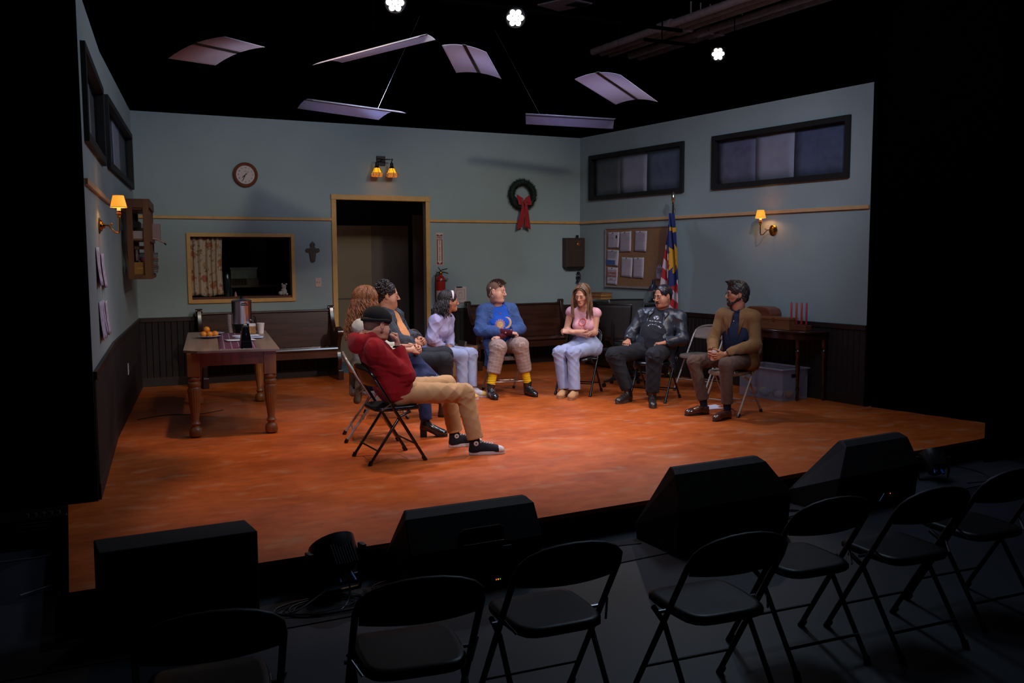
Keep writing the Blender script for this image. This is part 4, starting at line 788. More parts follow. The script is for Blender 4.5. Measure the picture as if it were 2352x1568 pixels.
# ---- spinet piano with office chairs and desk lamp
PR = Matrix((RWd, -RWn, Vector((0, 0, 1)))).transposed()  # x along wall to the room front, y into the wall
t = thing('spinet_piano', 'black upright spinet piano against the right wall under the cork board', 'piano', rwp(1.28, 0, .03), R=frameR(RWn)@Matrix.Rotation(-math.pi/2, 3, 'X'))
# local: x along (viewer's right), y into wall, z up
pb_ = M('ebony_piano_case', (.012, .010, .010, 1), .3, coat=.3)
def pbx(nm, a, b, mat=pb_): m = MB(); m.b2(a, b); return m.build(nm, mat, t, smooth=0, bev=.003)
pbx('case', (-.72, -.26, .02), (.72, 0, .94)); pbx('lid', (-.74, -.29, .94), (.74, 0, .962)); pbx('keybed', (-.72, -.58, .62), (.72, -.26, .70)); 
for x in (-.70, .70): pbx('leg', (x-.03, -.56, 0), (x+.03, -.50, .62)); pbx('cheek', (x-.025, -.58, .70), (x+.025, -.26, .82))
pbx('fallboard', (-.67, -.36, .70), (.67, -.33, .82)); k_ = pbx('white_keys', (-.67, -.56, .70), (.67, -.36, .725), M('ivory_keys', (.32, .28, .30, 1), .4)); m = MB()
for i in range(50):
    if i % 7 not in (2, 6): m.box((-.655+i*.0268, -.41, .733), (.013, .09, .016))
m.build('black_keys', blkplastic, k_, smooth=0); pbx('keyslip', (-.67, -.575, .70), (.67, -.562, .722), M('keyslip_metal', (.30, .26, .28, 1), .35, .4))
for k in range(4):
    bm_ = M('book_wood_%d' % (k % 2), [(.38, .17, .04, 1), (.20, .08, .03, 1)][k % 2], .6); m = MB(); m.b2((-.14, -.1, 0), (.14, .1, .024)); o = m.build('hymn_book', bm_, smooth=0, bev=.002, loc=rwp(.80+.006*k, .993+k*.0245, .19)); o.rotation_euler = (0, 0, math.atan2(RWd.y, RWd.x)); tag(o, ['bottom', 'second', 'third', 'topmost'][k]+' of the stacked tan books on the piano', 'book', 'books on the piano')
t = thing('desk_lamp', 'small desk lamp with dark shade on the piano', 'lamp', rwp(2.02, .993, .19)); 
m = MB(); m.lathe([(.075, 0), (.075, .012), (.04, .03), (.035, .05), (.015, .06)], n=24); m.build('base', blkmetal, t)
m = MB(); m.cyl((0, 0, .05), (.0, 0, .17), .006, n=8); m.build('stem', brass, t); m = MB(); m.lathe([(.092, .155), (.088, .165), (.055, .215), (.025, .245), (.02, .31), (.0, .315)], n=28, cap=False); m.build('lamp_shade', M('bronze_blue_shade', (.03, .03, .05, 1), .3, .5), t, solid=.002); m = MB(); m.lathe([(.092, .150), (.094, .158), (.088, .160)], n=28, cap=False); m.build('shade_rim', M('copper_rim', (.35, .2, .12, 1), .4, .5), t)
def office(loc, rz, label):
    t = thing('office_chair', label, 'office chair', loc, rz, 'black mesh office chairs')
    mesh_ = M('black_mesh_fabric', (.011, .010, .010, 1), .7); m = MB()
    m.grid(lambda u, v: ((u*2-1)*(.245-.09*(1-v)**1.5), -.22-.05*(1-(u*2-1)**2)-.05*v, .60+.44*v), 16, 10); m.build('backrest', mesh_, t, solid=.012)
    E_ = [((u*2-1)*(.245-.09*(1-v)**1.5), -.22-.05*(1-(u*2-1)**2)-.05*v, .60+.44*v) for u, v in [(0, k/10) for k in range(11)]+[(k/16, 1) for k in range(17)]+[(1, 1-k/10) for k in range(11)]+[(1-k/16, 0) for k in range(17)]]
    m = MB(); m.tube(E_, .011, 6, closed=True); m.build('back_rim', blkplastic, t)
    m = MB(); m.tube([(0, -.285, .9), (0, -.31, .6), (0, -.25, .44), (0, -.05, .41)], .018, 8); m.build('spine', blkplastic, t); m = MB(); m.box((0, .02, .455), (.48, .46, .06)); m.build('seat', mesh_, t, bev=.025)
    for s_ in (-1, 1): m = MB(); m.tube([(s_*.24, 0, .43), (s_*.29, -.02, .50), (s_*.29, -.04, .64)], .014, 8); m.box((s_*.29, -.0, .655), (.06, .24, .025)); m.build('armrest', blkplastic, t)
    m = MB(); m.cyl((0, 0, .08), (0, 0, .42), .025, n=12); m.build('gas_column', blkmetal, t)
    for k in range(5):
        a = k*2*math.pi/5+.3; c_, s__ = math.cos(a), math.sin(a); m = MB(); m.tube([(0, 0, .10), (c_*.15, s__*.15, .095), (c_*.29, s__*.29, .07)], .016, 6); lg = m.build('leg', blkplastic, t); m = MB(); m.cyl((c_*.29-s__*.012, s__*.29+c_*.012, .028), (c_*.29+s__*.012, s__*.29-c_*.012, .028), .028, n=14); m.build('caster', blkplastic, lg)
    return t
office((5.42, -2.83, 0), yaw(.9, .4), 'nearer black mesh office chair at the piano'); office((5.87, -2.30, 0), yaw(-.3, -.95), 'farther black mesh office chair at the piano')
# ---- console table with boxes, candles, storage bin
mah = M('dark_mahogany', (.035, .010, .008, 1), .22, col2=(.02, .006, .005, 1), scale=16, coat=.4)
CR = frameR(RWn)@Matrix.Rotation(-math.pi/2, 3, 'X')
t = thing('console_table', 'dark mahogany half-round console table with turned legs against the right wall', 'console table', rwp(4.38, 0, .03), R=CR)
P = [(-.50, 0), (-.50, -.16)]+[(-.50+.16+ -.16*math.cos(a)*1.0, -.20-.16*math.sin(a)) for a in [k*math.pi/16 for k in range(9)]]
P = [(-.5, 0), (-.49, -.12), (-.44, -.24), (-.34, -.33), (-.2, -.37), (.2, -.37), (.34, -.33), (.44, -.24), (.49, -.12), (.5, 0)]
m = MB(); m.prism(P[::-1], .022, (0, 0, .772), (1, 0, 0), (0, 1, 0)); m.build('tabletop', mah, t, smooth=40, bev=.005)
m = MB(); m.prism([(x*.93, y*.93) for x, y in P[::-1]], .075, (0, 0, .723), (1, 0, 0), (0, 1, 0)); m.build('apron', mah, t, smooth=40)
lp2 = [(.012, 0), (.02, .03), (.016, .07), (.014, .1), (.024, .13), (.018, .15), (.016, .17), (.022, .3), (.028, .45), (.022, .5), (.03, .53), (.03, .56), (.018, .575), (.026, .59), (.03, .62), (.03, .69)]
for x, y in ((-.30, -.30), (.32, -.30), (.46, -.04), (-.46, -.04)): m = MB(); m.lathe(lp2, c=(x, y, 0), n=20); m.build('leg', mah, t)
bxw = wood('reddish_box_wood', (.16, .045, .02, 1), (.09, .025, .012, 1), .35, 0)
t = thing('sewing_machine_case', 'tall reddish wooden case with domed lid on the console table', 'wooden case', rwp(4.03, .784, .20), R=CR)
m = MB(); m.box((0, 0, .055), (.40, .2, .11)); m.build('base', bxw, t, smooth=0, bev=.004)
m = MB(); m.prism([(-.215, .11), (-.215, .17), (-.19, .22), (-.12, .245), (.12, .245), (.19, .22), (.215, .17), (.215, .11)], .19, (0, 0, 0), (1, 0, 0), (0, 0, 1)); m.build('domed_lid', bxw, t, smooth=0, bev=.01); m = MB(); m.box((0, 0, .112), (.43, .21, .018)); m.build('band', M('dark_band', (.06, .018, .01, 1), .3), t, smooth=0)
t = thing('wooden_box', 'long brown wooden box in front of the candles on the console table', 'wooden box', rwp(4.32, .784, .27), R=CR)
m = MB(); m.box((0, 0, .055), (.46, .10, .11)); m.build('box_body', wood('brown_box_wood', (.20, .07, .025, 1), (.11, .035, .014, 1), .4, 0), t, smooth=0, bev=.003); m = MB(); m.box((0, 0, .126), (.47, .108, .03)); m.build('lid', wood('brown_lid_wood', (.24, .085, .03, 1), (.14, .045, .016, 1), .4, 0), t, smooth=0, bev=.004); m = MB(); m.box((0, -.055, .11), (.03, .006, .035)); m.build('clasp', brass, t, smooth=0)
t = thing('candle_holder', 'low wooden block holding the red candles on the console table', 'candle holder', rwp(4.56, .784, .17), R=CR); m = MB(); m.box((0, 0, .03), (.28, .10, .06)); m.build('block', bxw, t, smooth=0, bev=.004); m = MB(); m.box((0, 0, .062), (.24, .06, .006)); m.build('inset', mah, t, smooth=0)
for k, (dx, dy) in enumerate(((-.115, 0), (-.04, 0), (.035, 0), (.105, 0))):
    m = MB(); m.lathe([(.011, 0), (.011, .235), (.004, .245), (0, .246)], n=14); o = m.build('candle', M('red_wax', (.42, .015, .02, 1), .45), loc=rwp(4.56, 0, .17)+CR@Vector((dx, dy, .849-.0))); tag(o, ['leftmost', 'second from left', 'third from left', 'rightmost'][k]+' of the four red candles on the console table', 'candle', 'red candles'); m = MB(); m.cyl((0, 0, .244), (.001, 0, .256), .0012, n=5); m.build('wick', ink, o)
clearp = bpy.data.materials.new('translucent_bin_plastic'); clearp.use_nodes = True; nt = clearp.node_tree; b = nt.nodes['Principled BSDF']; b.inputs['Base Color'].default_value = (.40, .38, .46, 1); b.inputs['Roughness'].default_value = .35; b.inputs['Alpha'].default_value = .38
nzz = nt.nodes.new('ShaderNodeTexNoise'); nzz.inputs['Scale'].default_value = 9; mr = nt.nodes.new('ShaderNodeMapRange'); mr.inputs[3].default_value = .16; mr.inputs[4].default_value = .26; nt.links.new(nzz.outputs[0], mr.inputs[0]); nt.links.new(mr.outputs[0], b.inputs['Alpha'])
t = thing('plastic_bin', 'translucent plastic storage bin under the console table', 'storage bin', rwp(4.33, 0, .32), R=CR)
m = MB(); 
for (a_, b_) in (((-.33, -.2, .0), (.33, .2, .006)), ((-.33, -.2, .006), (.33, -.194, .36)), ((-.33, .194, .006), (.33, .2, .36)), ((-.33, -.194, .006), (-.324, .194, .36)), ((.324, -.194, .006), (.33, .194, .36))): m.b2(a_, b_)
m.build('tub', clearp, t, smooth=0); m = MB(); m.b2((-.35, -.22, .345), (.35, -.198, .362)); m.b2((-.35, .198, .345), (.35, .22, .362)); m.b2((-.35, -.2, .345), (-.328, .2, .362)); m.b2((.328, -.2, .345), (.35, .2, .362)); m.build('rim', M('bin_rim', (.30, .28, .34, 1), .4), t, smooth=0, bev=.004)
m = MB(); m.b2((.326, -.06, .26), (.334, .06, .30)); m.build('handle_slot', black, t, smooth=0)
binc = [(.4, .15, .03, 1), (.3, .25, .05, 1), (.25, .25, .3, 1), (.12, .04, .02, 1), (.35, .3, .3, 1)]
nmz = ['orange cloth bundle', 'yellow cloth bundle', 'grey cloth bundle', 'brown cloth bundle', 'white cloth bundle', 'second orange cloth bundle']
for k in range(6):
    m = MB(); m.ball((0, 0, 0), (.055, .05, .045), 10); q = CR@Vector((-.25+.10*k, -.06+.06*(k % 2), 0)); o = m.build('cloth_bundle', M('bundle_%d' % (k % 5), binc[k % 5], .8), loc=rwp(4.33, .052, .32)+q); tag(o, nmz[k]+' inside the translucent bin', 'cloth')
# ---- donation boxes by the second pew
t = thing('cardboard_box', 'open brown cardboard box with a printed label in front of the pew', 'box', (4.03, -.72, .0), .15); kb = M('cardboard', (.30, .15, .07, 1), .85, var=.08)
m = MB()
for (a_, b_) in (((-.23, -.17, 0), (.23, .17, .008)), ((-.23, -.17, .008), (.23, -.162, .40)), ((-.23, .162, .008), (.23, .17, .40)), ((-.23, -.162, .008), (-.222, .162, .40)), ((.222, -.162, .008), (.23, .162, .40))): m.b2(a_, b_)
m.build('carton', kb, t, smooth=0); m = MB(); m.box((.07, -.173, .19), (.19, .004, .20)); m.build('label', M('notice_paper', 'aaaaaa'), t, smooth=0); m = MB(); m.box((.07, -.176, .285), (.1, .004, .012)); m.build('clip', black, t, smooth=0); text('DONATE', .045, Vector((.07, -.1765, .2)), RB, redi, 'lettering', t)
for k, (x, y, r, mt, lb) in enumerate(((-.05, 0, .5, (.02, .10, .07, 1), 'dark green folder sticking out of the cardboard box'), (.06, .04, -.3, (.12, .10, .10, 1), 'grey folder sticking out of the cardboard box'))):
    m = MB(); m.box((0, 0, .20), (.03, .22, .40), R=Matrix.Rotation(-r*.5, 3, 'Y')); o = m.build('folder', M('folder_%d' % k, mt, .6), smooth=0, bev=.003, loc=(4.05+x, -.72+y, .06)); tag(o, lb, 'folder')
m = MB(); m.grid(lambda u, v: (5.33+.30*(u-.5), -4.62+.22*(v-.5), .003+.006*math.sin(u*5)*math.sin(v*4)), 8, 6); o = m.build('floor_paper', white, solid=.001); tag(o, 'white sheet of paper lying on the floor under the tan chair', 'paper')
# ================================================================ CEILING GEAR
refl = M('white_reflector_sheet', (.62, .62, .74, 1), .45, var=.03); _nt = refl.node_tree; _tr = _nt.nodes.new('ShaderNodeBsdfTranslucent'); _tr.inputs[0].default_value = (.62, .66, .85, 1); _mx = _nt.nodes.new('ShaderNodeMixShader'); _mx.inputs[0].default_value = .30
_nt.links.new(_nt.nodes['Principled BSDF'].outputs[0], _mx.inputs[1]); _nt.links.new(_tr.outputs[0], _mx.inputs[2]); _nt.links.new(_mx.outputs[0], _nt.nodes['Material Output'].inputs[0])
def reflector(Q, label, sag=.06, slit='v', top=None, at=(.5, .5)):
    Q = [Vector(q) for q in Q]; c = sum(Q, Vector())/4; t = thing('ceiling_reflector', label, 'ceiling panel', c, group='hanging light reflector panels')
    Q = [q-c for q in Q]; up = (Q[1]-Q[0]).cross(Q[3]-Q[0]).normalized(); up = up if up.z > 0 else -up
    def F_(u, v): return Q[0]*(1-u)*(1-v)+Q[1]*u*(1-v)+Q[2]*u*v+Q[3]*(1-u)*v
    for k in range(2):
        def S(a, b):
            u, v = (a, (k*.54+b*.46)) if slit == 'v' else ((k*.54+b*.46), a)
            w_ = v if slit == 'v' else u
            return F_(u, v)+up*(sag*(1-(2*w_-1)**2))
        m = MB(); m.grid(S, 2, 10); m.build('reflector_wing', refl, t, solid=.003)
    def S2(a, b):
        u, v = (a, .455+.09*b) if slit == 'v' else (.455+.09*b, a)
        return F_(u, v)+up*(sag+.004)
    m = MB(); m.grid(S2, 2, 1); m.build('tube_channel', black, t, solid=.01)
    m = MB(); e = F_(*at)+up*sag; m.cyl(e, (Vector(top)-c) if top else (e.x+.02, e.y+.05, 5.4-c.z), .0012 if top is None else .002, n=5); m.build('suspension_wire', M('grey_wire', (.25, .25, .3, 1), .4, .5) if top else drape, t, smooth=0)
reflector([(-.136, -5.088, 3.095), (.377, -3.998, 3.286), (.72, -4.381, 3.397), (.206, -5.471, 3.206)], 'pale hanging reflector panel at the far left of the ceiling', .03)
reflector([(1.279, -3.802, 3.4), (1.492, -4.033, 3.4), (1.953, -5.157, 3.42), (1.806, -5.139, 3.43)], 'thin edge-on hanging reflector panel, above centre left', .03, 'u')
reflector([(1.502, -2.293, 3.236), (2.225, -2.874, 3.083), (2.083, -4.081, 2.978), (1.36, -3.5, 3.13)], 'brightly lit hanging reflector panel just above the back wall, left', .05, top=(3.48, -.90, 4.75), at=(.82, .55))
reflector([(2.131, -4.868, 3.45), (2.719, -3.817, 3.45), (3.262, -3.723, 3.45), (2.594, -4.786, 3.45)], 'hanging reflector panel seen square from below, at the centre', .03)
reflector([(4.522, -1.854, 3.433), (4.719, -1.489, 3.36), (5.912, -1.745, 3.334), (5.715, -2.11, 3.407)], 'brightly lit shallow hanging reflector panel above the back right corner', .05, 'u', top=(4.71, -.59, 4.75), at=(.4, .16))
reflector([(3.479, -4.841, 3.275), (4.43, -4.079, 3.219), (4.559, -4.654, 3.17), (3.608, -5.415, 3.227)], 'slanting hanging reflector panel at the right', .04)
# LED par cans
led = M('white_led_lens', (1, 1, 1, 1), .3, emit=14, var=0); led2 = M('warm_led_lens', (1, .93, .85, 1), .3, emit=9, var=0)
def par(loc, aim, label, r, lens, group='led stage lights under the ceiling', on=True):
    d = (Vector(aim)-Vector(loc)).normalized(); R = d.to_track_quat('Z', 'Y').to_matrix(); t = thing('led_par_light', label, 'stage light', loc, R=R, group=group)
    m = MB(); m.lathe([(r*.5, -r*2.2), (r*.8, -r*1.9), (r*1.12, -r*.6), (r*1.15, .0), (r*1.02, .012), (r*1.0, -.012), (0, -.012)], n=28); m.build('housing', blkplastic, t)
    if on:
        m = MB()
        for k in range(7):
            a = k*math.pi/3; q = (0, 0) if k == 6 else (math.cos(a)*r*.62, math.sin(a)*r*.62); m.ball((q[0], q[1], -.002), (r*.30, r*.30, .012), 12)
        m.build('led_lens', lens, t)
    m = MB(); m.tube([(r*1.2, 0, -r*.8), (r*1.3, 0, -r*1.8), (0, r*.2, -r*3.2), (-r*1.3, 0, -r*1.8), (-r*1.2, 0, -r*.8)], .008, 6); m.build('yoke', blkmetal, t); q = R@Vector((0, r*.2, -r*3.2))+Vector(loc); return q
q1 = par((2.43, -2.87, 4.32), (1.2, -7, 2.4), 'lit led stage light, leftmost of the two at the top centre', .105, led)
par((3.87, -2.86, 4.32), (2.2, -7, 2.4), 'lit led stage light, right one of the two at the top centre', .105, led)
q3 = par((7.73, -1.68, 4.5), (3.6, -6.5, 2.3), 'small lit led stage light far right above the side wall', .095, led2)
for q, x0, x1, lb in ((q1, .5, 6.4, 'black lighting pipe carrying the two centre led stage lights'), (q3, 6.6, 9.8, 'black lighting pipe carrying the small far right led stage light')):
    m = MB(); m.cyl((x0, q.y, q.z+.02), (x1, q.y, q.z+.02), .024, n=12)
    for x in (x0+.3, (x0+x1)/2, x1-.3): m.cyl((x, q.y, q.z+.02), (x, q.y, 5.42), .008, n=6)
    tag(m.build('lighting_pipe', drape), lb, 'pipe')
t = thing('ceiling_vent', 'pale ceiling diffuser vent at the top edge of the photo', 'vent', (5.75, -.6, 5.2)); m = MB(); m.prism([(-.32, .1), (.12, .25), (.35, -.3), (-.1, -.4)], .02, (0, 0, 0), (1, 0, 0), (0, 1, 0)); m.build('frame', M('pale_vent', (.2, .16, .17, 1), .6), t, smooth=0); m = MB()
for k in range(8): m.box((.05+.03*k, -.2-.0*k, -.015), (.012, .22, .012), rz=.2)
m.build('grille', black, t, smooth=0); m = MB(); m.cyl((0, 0, .01), (0, 0, .21), .03, n=8); m.build('neck', black, t)
# ================================================================ STAGE FRONT GEAR
box_ = M('black_speaker_paint', (.0045, .004, .005, 1), .75, bump=.15, bscale=220); grille = M('black_grille', (.006, .006, .006, 1), .7)
def monitor(loc, rz, w_, ridge, h, label, kind=0):
    t = thing('stage_monitor', label, 'speaker', loc, rz); a = w_/2; r0, r1 = ridge
    # local x along stage edge, -y faces the audience
    if kind == 1:
        V = [(-a, -.20, 0), (a, -.20, 0), (a, .16, 0), (-a, .16, 0), (-a, -.20, h), (a, -.20, h), (a, .10, h-.02), (-a, .10, h-.02)]; F = [(3, 2, 1, 0), (4, 5, 6, 7), (0, 1, 5, 4), (1, 2, 6, 5), (2, 3, 7, 6), (3, 0, 4, 7)]
    else:
        zl = h*.56
        V = [(-a, -.19, 0), (a, -.19, 0), (a, .22, 0), (-a, .22, 0), (-a, -.22, zl), (a, -.22, zl), (a, .24, .10), (-a, .24, .10), (r0-.03, -.14, h-.03), (r1+.03, -.14, h-.03), (r0, -.09, h), (r1, -.09, h), (r1, -.05, h), (r0, -.05, h)]
        F = [(3, 2, 1, 0), (0, 1, 5, 4), (4, 5, 9, 8), (8, 9, 11, 10), (10, 11, 12, 13), (13, 12, 6, 7), (7, 6, 2, 3), (0, 4, 7, 3), (4, 8, 10, 13, 7), (1, 2, 6, 5), (5, 6, 12, 11, 9)]
    m = MB(); m.add(V, F); m.build('cabinet', box_, t, smooth=0, bev=.008); return t
t = monitor((1.04, -7.72, -.2), .0, .80, (-.37, .36), .46, 'black stage monitor speaker with rear handle, second from the left')
m = MB(); m.prism([(-.12, .0), (.12, .0), (.13, .02), (.13, .06), (.11, .075), (-.11, .075), (-.13, .06), (-.13, .02)], .02, (.03, -.212, .275), (1, 0, 0), (0, .25, 1)); m.build('handle_recess', M('recess_black', (.002, .002, .002, 1), .8), t, smooth=0, bev=.004)
m = MB(); m.box((.03, -.218, .26), (.25, .02, .02)); m.build('handle_bar', blkplastic, t, smooth=0, bev=.004)
m = MB(); m.box((.05, -.225, .135), (.30, .012, .20)); m.build('amplifier_panel', M('amp_panel', (.014, .013, .016, 1), .45), t, smooth=0, bev=.006)
m = MB(); [m.box((.10+.012*k, -.2325, .05), (.005, .002, .007), mi=k) for k in range(3)]; m.build('indicator_light', [M('led_red', (1, .15, .02, 1), emit=1.2, var=0), M('led_orange', (1, .4, .02, 1), emit=1, var=0), M('led_green', (.1, .6, .05, 1), emit=.7, var=0)], t, smooth=0)
text('5', .04, Vector((.265, -.2105, .045)), RB@Matrix.Rotation(-.3, 3, 'Z'), M('glow_sticker', (.10, .35, .16, 1), .6, emit=.08), 'sticker', t, bold=.001)
t = monitor((2.80, -7.78, -.2), .03, .92, (-.41, .28), .53, 'black stage monitor speaker with sloping ends, third from the left')
m = MB(); m.box((0, -.222, .12), (.35, .01, .14)); m.build('amplifier_panel', grille, t, smooth=0)
t = monitor((4.30, -7.56, -.2), .08, .90, (-.26, .38), .50, 'black stage monitor speaker farthest right on the stage edge')
m = MB(); m.box((0, -.222, .12), (.35, .01, .14)); p_ = m.build('amplifier_panel', grille, t, smooth=0); m = MB(); m.box((.10, -.23, .10), (.006, .002, .006)); m.build('indicator_light', M('led_red', (1, .1, .02, 1)), p_, smooth=0); m = MB(); m.tube([(-.02, -.23, .06), (.03, -.23, .11)], .0015, 4); m.build('blue_mark', M('blue_glow', (.05, .2, .4, 1), .5, emit=.3), p_)
t = monitor((-.50, -7.66, -.2), .02, .73, (0, 0), .48, 'large black boxy stage speaker at the far left of the stage edge', 1)
m = MB(); m.box((.31, -.205, .30), (.02, .01, .17)); m.build('side_rail', M('scuffed_rail', (.03, .022, .026, 1), .5), t, smooth=0); m = MB(); m.tube([(.23, -.215, .36), (.24, -.217, .28)], .002, 5); m.box((.228, -.215, .37), (.01, .004, .004)); m.build('latch', M('grey_latch', (.30, .28, .32, 1), .4), t, smooth=0)
def uplight(loc, rz, s, label, aimz=.5):
    t = thing('led_uplight', label, 'stage light', loc, rz)
    R = Matrix.Rotation(-.75, 3, 'X'); m = MB()
    def P(v): return R@Vector(v)+Vector((0, 0, .20*s))
    for k in range(11):
        y = k; 
    m = MB(); m.lathe([(.05*s, -.12*s), (.08*s, -.115*s), (.10*s, -.06*s), (.125*s, .02*s), (.13*s, .09*s), (.12*s, .095*s), (.115*s, .06*s), (0, .06*s)], c=(0, 0, .20*s), R=R, n=22); m.build('housing', M('par_black', (.012, .012, .014, 1), .35), t)
    m = MB()
    for k in range(9): m.box(P((-.06*s+.015*s*k, -.095*s, -.03*s)), (.004*s, .05*s, .12*s), R=R)
    m.build('cooling_fins', M('par_black', '0'), t, smooth=0)
    m = MB(); m.tube([(-.15*s, .0, .22*s), (-.155*s, 0, .1*s), (-.14*s, 0, .012), (.14*s, 0, .012), (.155*s, 0, .1*s), (.15*s, 0, .22*s)], .012*s, 6); m.build('yoke', blkmetal, t)
    for q in (-1, 1): m = MB(); m.box((q*.155*s, 0, .22*s), (.03, .06*s, .07*s)); m.build('knob', blkplastic, t, smooth=0, bev=.005)
    m = MB(); m.box(P((.055*s, -.04*s, -.128*s)), (.022*s, .03*s, .004), R=R); m.build('asset_label', M('label_white', (.45, .45, .55, 1), .5), t, smooth=0)
    m = MB(); m.cyl(P((-.04*s, -.05*s, -.12*s)), P((-.05*s, -.06*s, -.17*s)), .010*s, n=10); m.cyl(P((.02*s, -.06*s, -.12*s)), P((.02*s, -.09*s, -.19*s)), .012*s, n=10); m.build('blue_connector', M('power_blue', (.005, .04, .30, 1), .4), t); m = MB(); m.cyl(P((-.02*s, -.045*s, -.12*s)), P((-.02*s, -.045*s, -.14*s)), .012*s, n=10); m.build('red_connector', M('connector_red', (.3, .02, .01, 1), .4), t)
    return t
uplight((.33, -7.62, -.2), .15, 1.0, 'black led uplight with blue plugs between the two left stage monitors')
uplight((5.35, -7.40, -.2), -.5, .8, 'small black led uplight beside the rightmost stage monitor')
cbl = M('black_cable_rubber', (.012, .012, .015, 1), .45); rc = random.Random(11)
def cable(label, pts, r=.005, mat=cbl, group='cables along the stage edge'):
    P = [Vector(p) for p in pts]; out = []
    for i in range(len(P)-1):
        a = P[max(0, i-1)]; b = P[i]; c = P[i+1]; d = P[min(len(P)-1, i+2)]
        for k in range(8):
            s = k/8; out.append(.5*((2*b)+(c-a)*s+(2*a-5*b+4*c-d)*s*s+(3*b-a-3*c+d)*s**3))
    out.append(P[-1]); m = MB(); m.tube(out, r, 6); return tag(m.build('cable', mat), label, 'cable', group)
def coil(cx, cy, n, R0, label):
    P = []
    for k in range(n*10): a = k*2*math.pi/10; rr = R0*(1+.22*math.sin(k*.37)+.1*rc.random()); P.append((cx+rr*1.7*math.cos(a)+.05*math.sin(k*.2), cy+rr*math.sin(a)*.8, -.185+.002*(k//10)))
    cable(label, P)
coil(.22, -7.80, 4, .12, 'tangled coil of black cable on the floor below the led uplight'); coil(.72, -7.70, 3, .09, 'coil of black cable left of the second stage monitor'); coil(1.75, -7.62, 3, .08, 'coil of black cable right of the second stage monitor'); coil(3.55, -7.62, 3, .10, 'coil of black cable between the two right stage monitors')
cable('grey tipped cable running down left from the led uplight', [(.30, -7.76, -.08), (.18, -7.80, -.13), (.06, -7.84, -.17), (-.02, -7.80, -.192), (.05, -7.72, -.192)], .005, M('grey_cable', (.09, .085, .12, 1), .5))
cable('thin cable hanging from the blue plug of the uplight', [(.36, -7.77, -.1), (.33, -7.83, -.17), (.25, -7.9, -.19), (.12, -7.88, -.19)])
cable('black cable lying between the second and third stage monitors', [(1.5, -7.62, -.192), (1.8, -7.70, -.192), (2.0, -7.64, -.192), (2.3, -7.68, -.192)])
cable('black cable looping beside the right led uplight', [(5.6, -7.4, -.1), (5.8, -7.5, -.16), (5.75, -7.62, -.19), (5.5, -7.6, -.19)])
cable('black cord lying on the stage floor in the left corner', [(-.25, -2.5, .004), (.05, -2.35, .004), (.35, -2.45, .004), (.62, -2.30, .004)], .004, group='cords')
# rack on the left floor
t = thing('equipment_case', 'black equipment case with a white outlined label on the floor at far left', 'equipment case', (-1.15, -5.98, -.2), .0)
m = MB(); m.b2((-.26, 0, 0), (.19, .25, .20)); m.build('case', blkplastic, t, smooth=0, bev=.01)
m = MB(); lb_ = M('label_violet_white', (.12, .11, .17, 1), .6)
for (a_, b_) in (((-.10, -.002, .169), (.10, 0, .1705)), ((-.10, -.002, .122), (.10, 0, .1235)), ((-.10, -.002, .122), (-.0985, 0, .1705)), ((.0985, -.002, .122), (.10, 0, .1705))): m.b2(a_, b_)
m.build('label_frame', lb_, t, smooth=0); text("MUSICIAN'S NEAR", .021, Vector((0, -.002, .146)), RB, lb_, 'lettering', t)
for k in range(5): m = MB(); m.lathe([(.010, .20), (.012, .215), (0, .218)], c=(-.04+.045*k, .06, 0), n=10); m.build('connector', M('dull_steel', (.10, .10, .11, 1), .35, .6), t)
cable('thin grey cable curving in front of the equipment case', [(-1.5, -6.2, -.19), (-1.25, -6.2, -.19), (-1.05, -6.15, -.19), (-.98, -5.9, -.1)], .004, M('grey_cable', ''))
m = MB(); m.tube([(-1.22, -6.9, -.185), (-.98, -6.75, -.185)], .006, 6); tag(m.build('floor_cover_strip', M('grey_cable', '')), 'thin grey strip on the floor at the far left', 'strip')
# ================================================================ PEOPLE : implicit-surface sculpting helpers
def V3(*a): return np.array(a[0] if len(a) == 1 else a, dtype=np.float64)
def nrm(v): v = V3(v); return v/np.linalg.norm(v)
def cap(a, b, ra, rb=None, k=.02, op='+', flat=None): return ('c', V3(a), V3(b), ra, ra if rb is None else rb, k, op, flat)
def ell(c, r, R=None, k=.02, op='+'): return ('e', V3(c), V3(r), R, k, op)
def cut(p, n, rad, k=.004): return ('h', V3(p), nrm(n), rad, k, '-')      # removes the side n points to, within a ball
def noise3(P, f, s=0):
    x, y, z = P; a = 0
    for i, (u, v, w_) in enumerate(((1, .37, -.52), (-.45, 1, .61), (.58, -.66, 1), (.9, .8, .3))):
        a = a+np.sin(f*(u*x+v*y+w_*z)+s*1.7+i*2.1+1.5*np.sin(f*.6*(v*x-w_*y+u*z)+s+i))
    return a/4
def folds(P, axis, f, s=0, warp=2.2, wf=14):
    t = P[0]*axis[0]+P[1]*axis[1]+P[2]*axis[2]
    return np.sin(f*t+warp*noise3(P, wf, s))
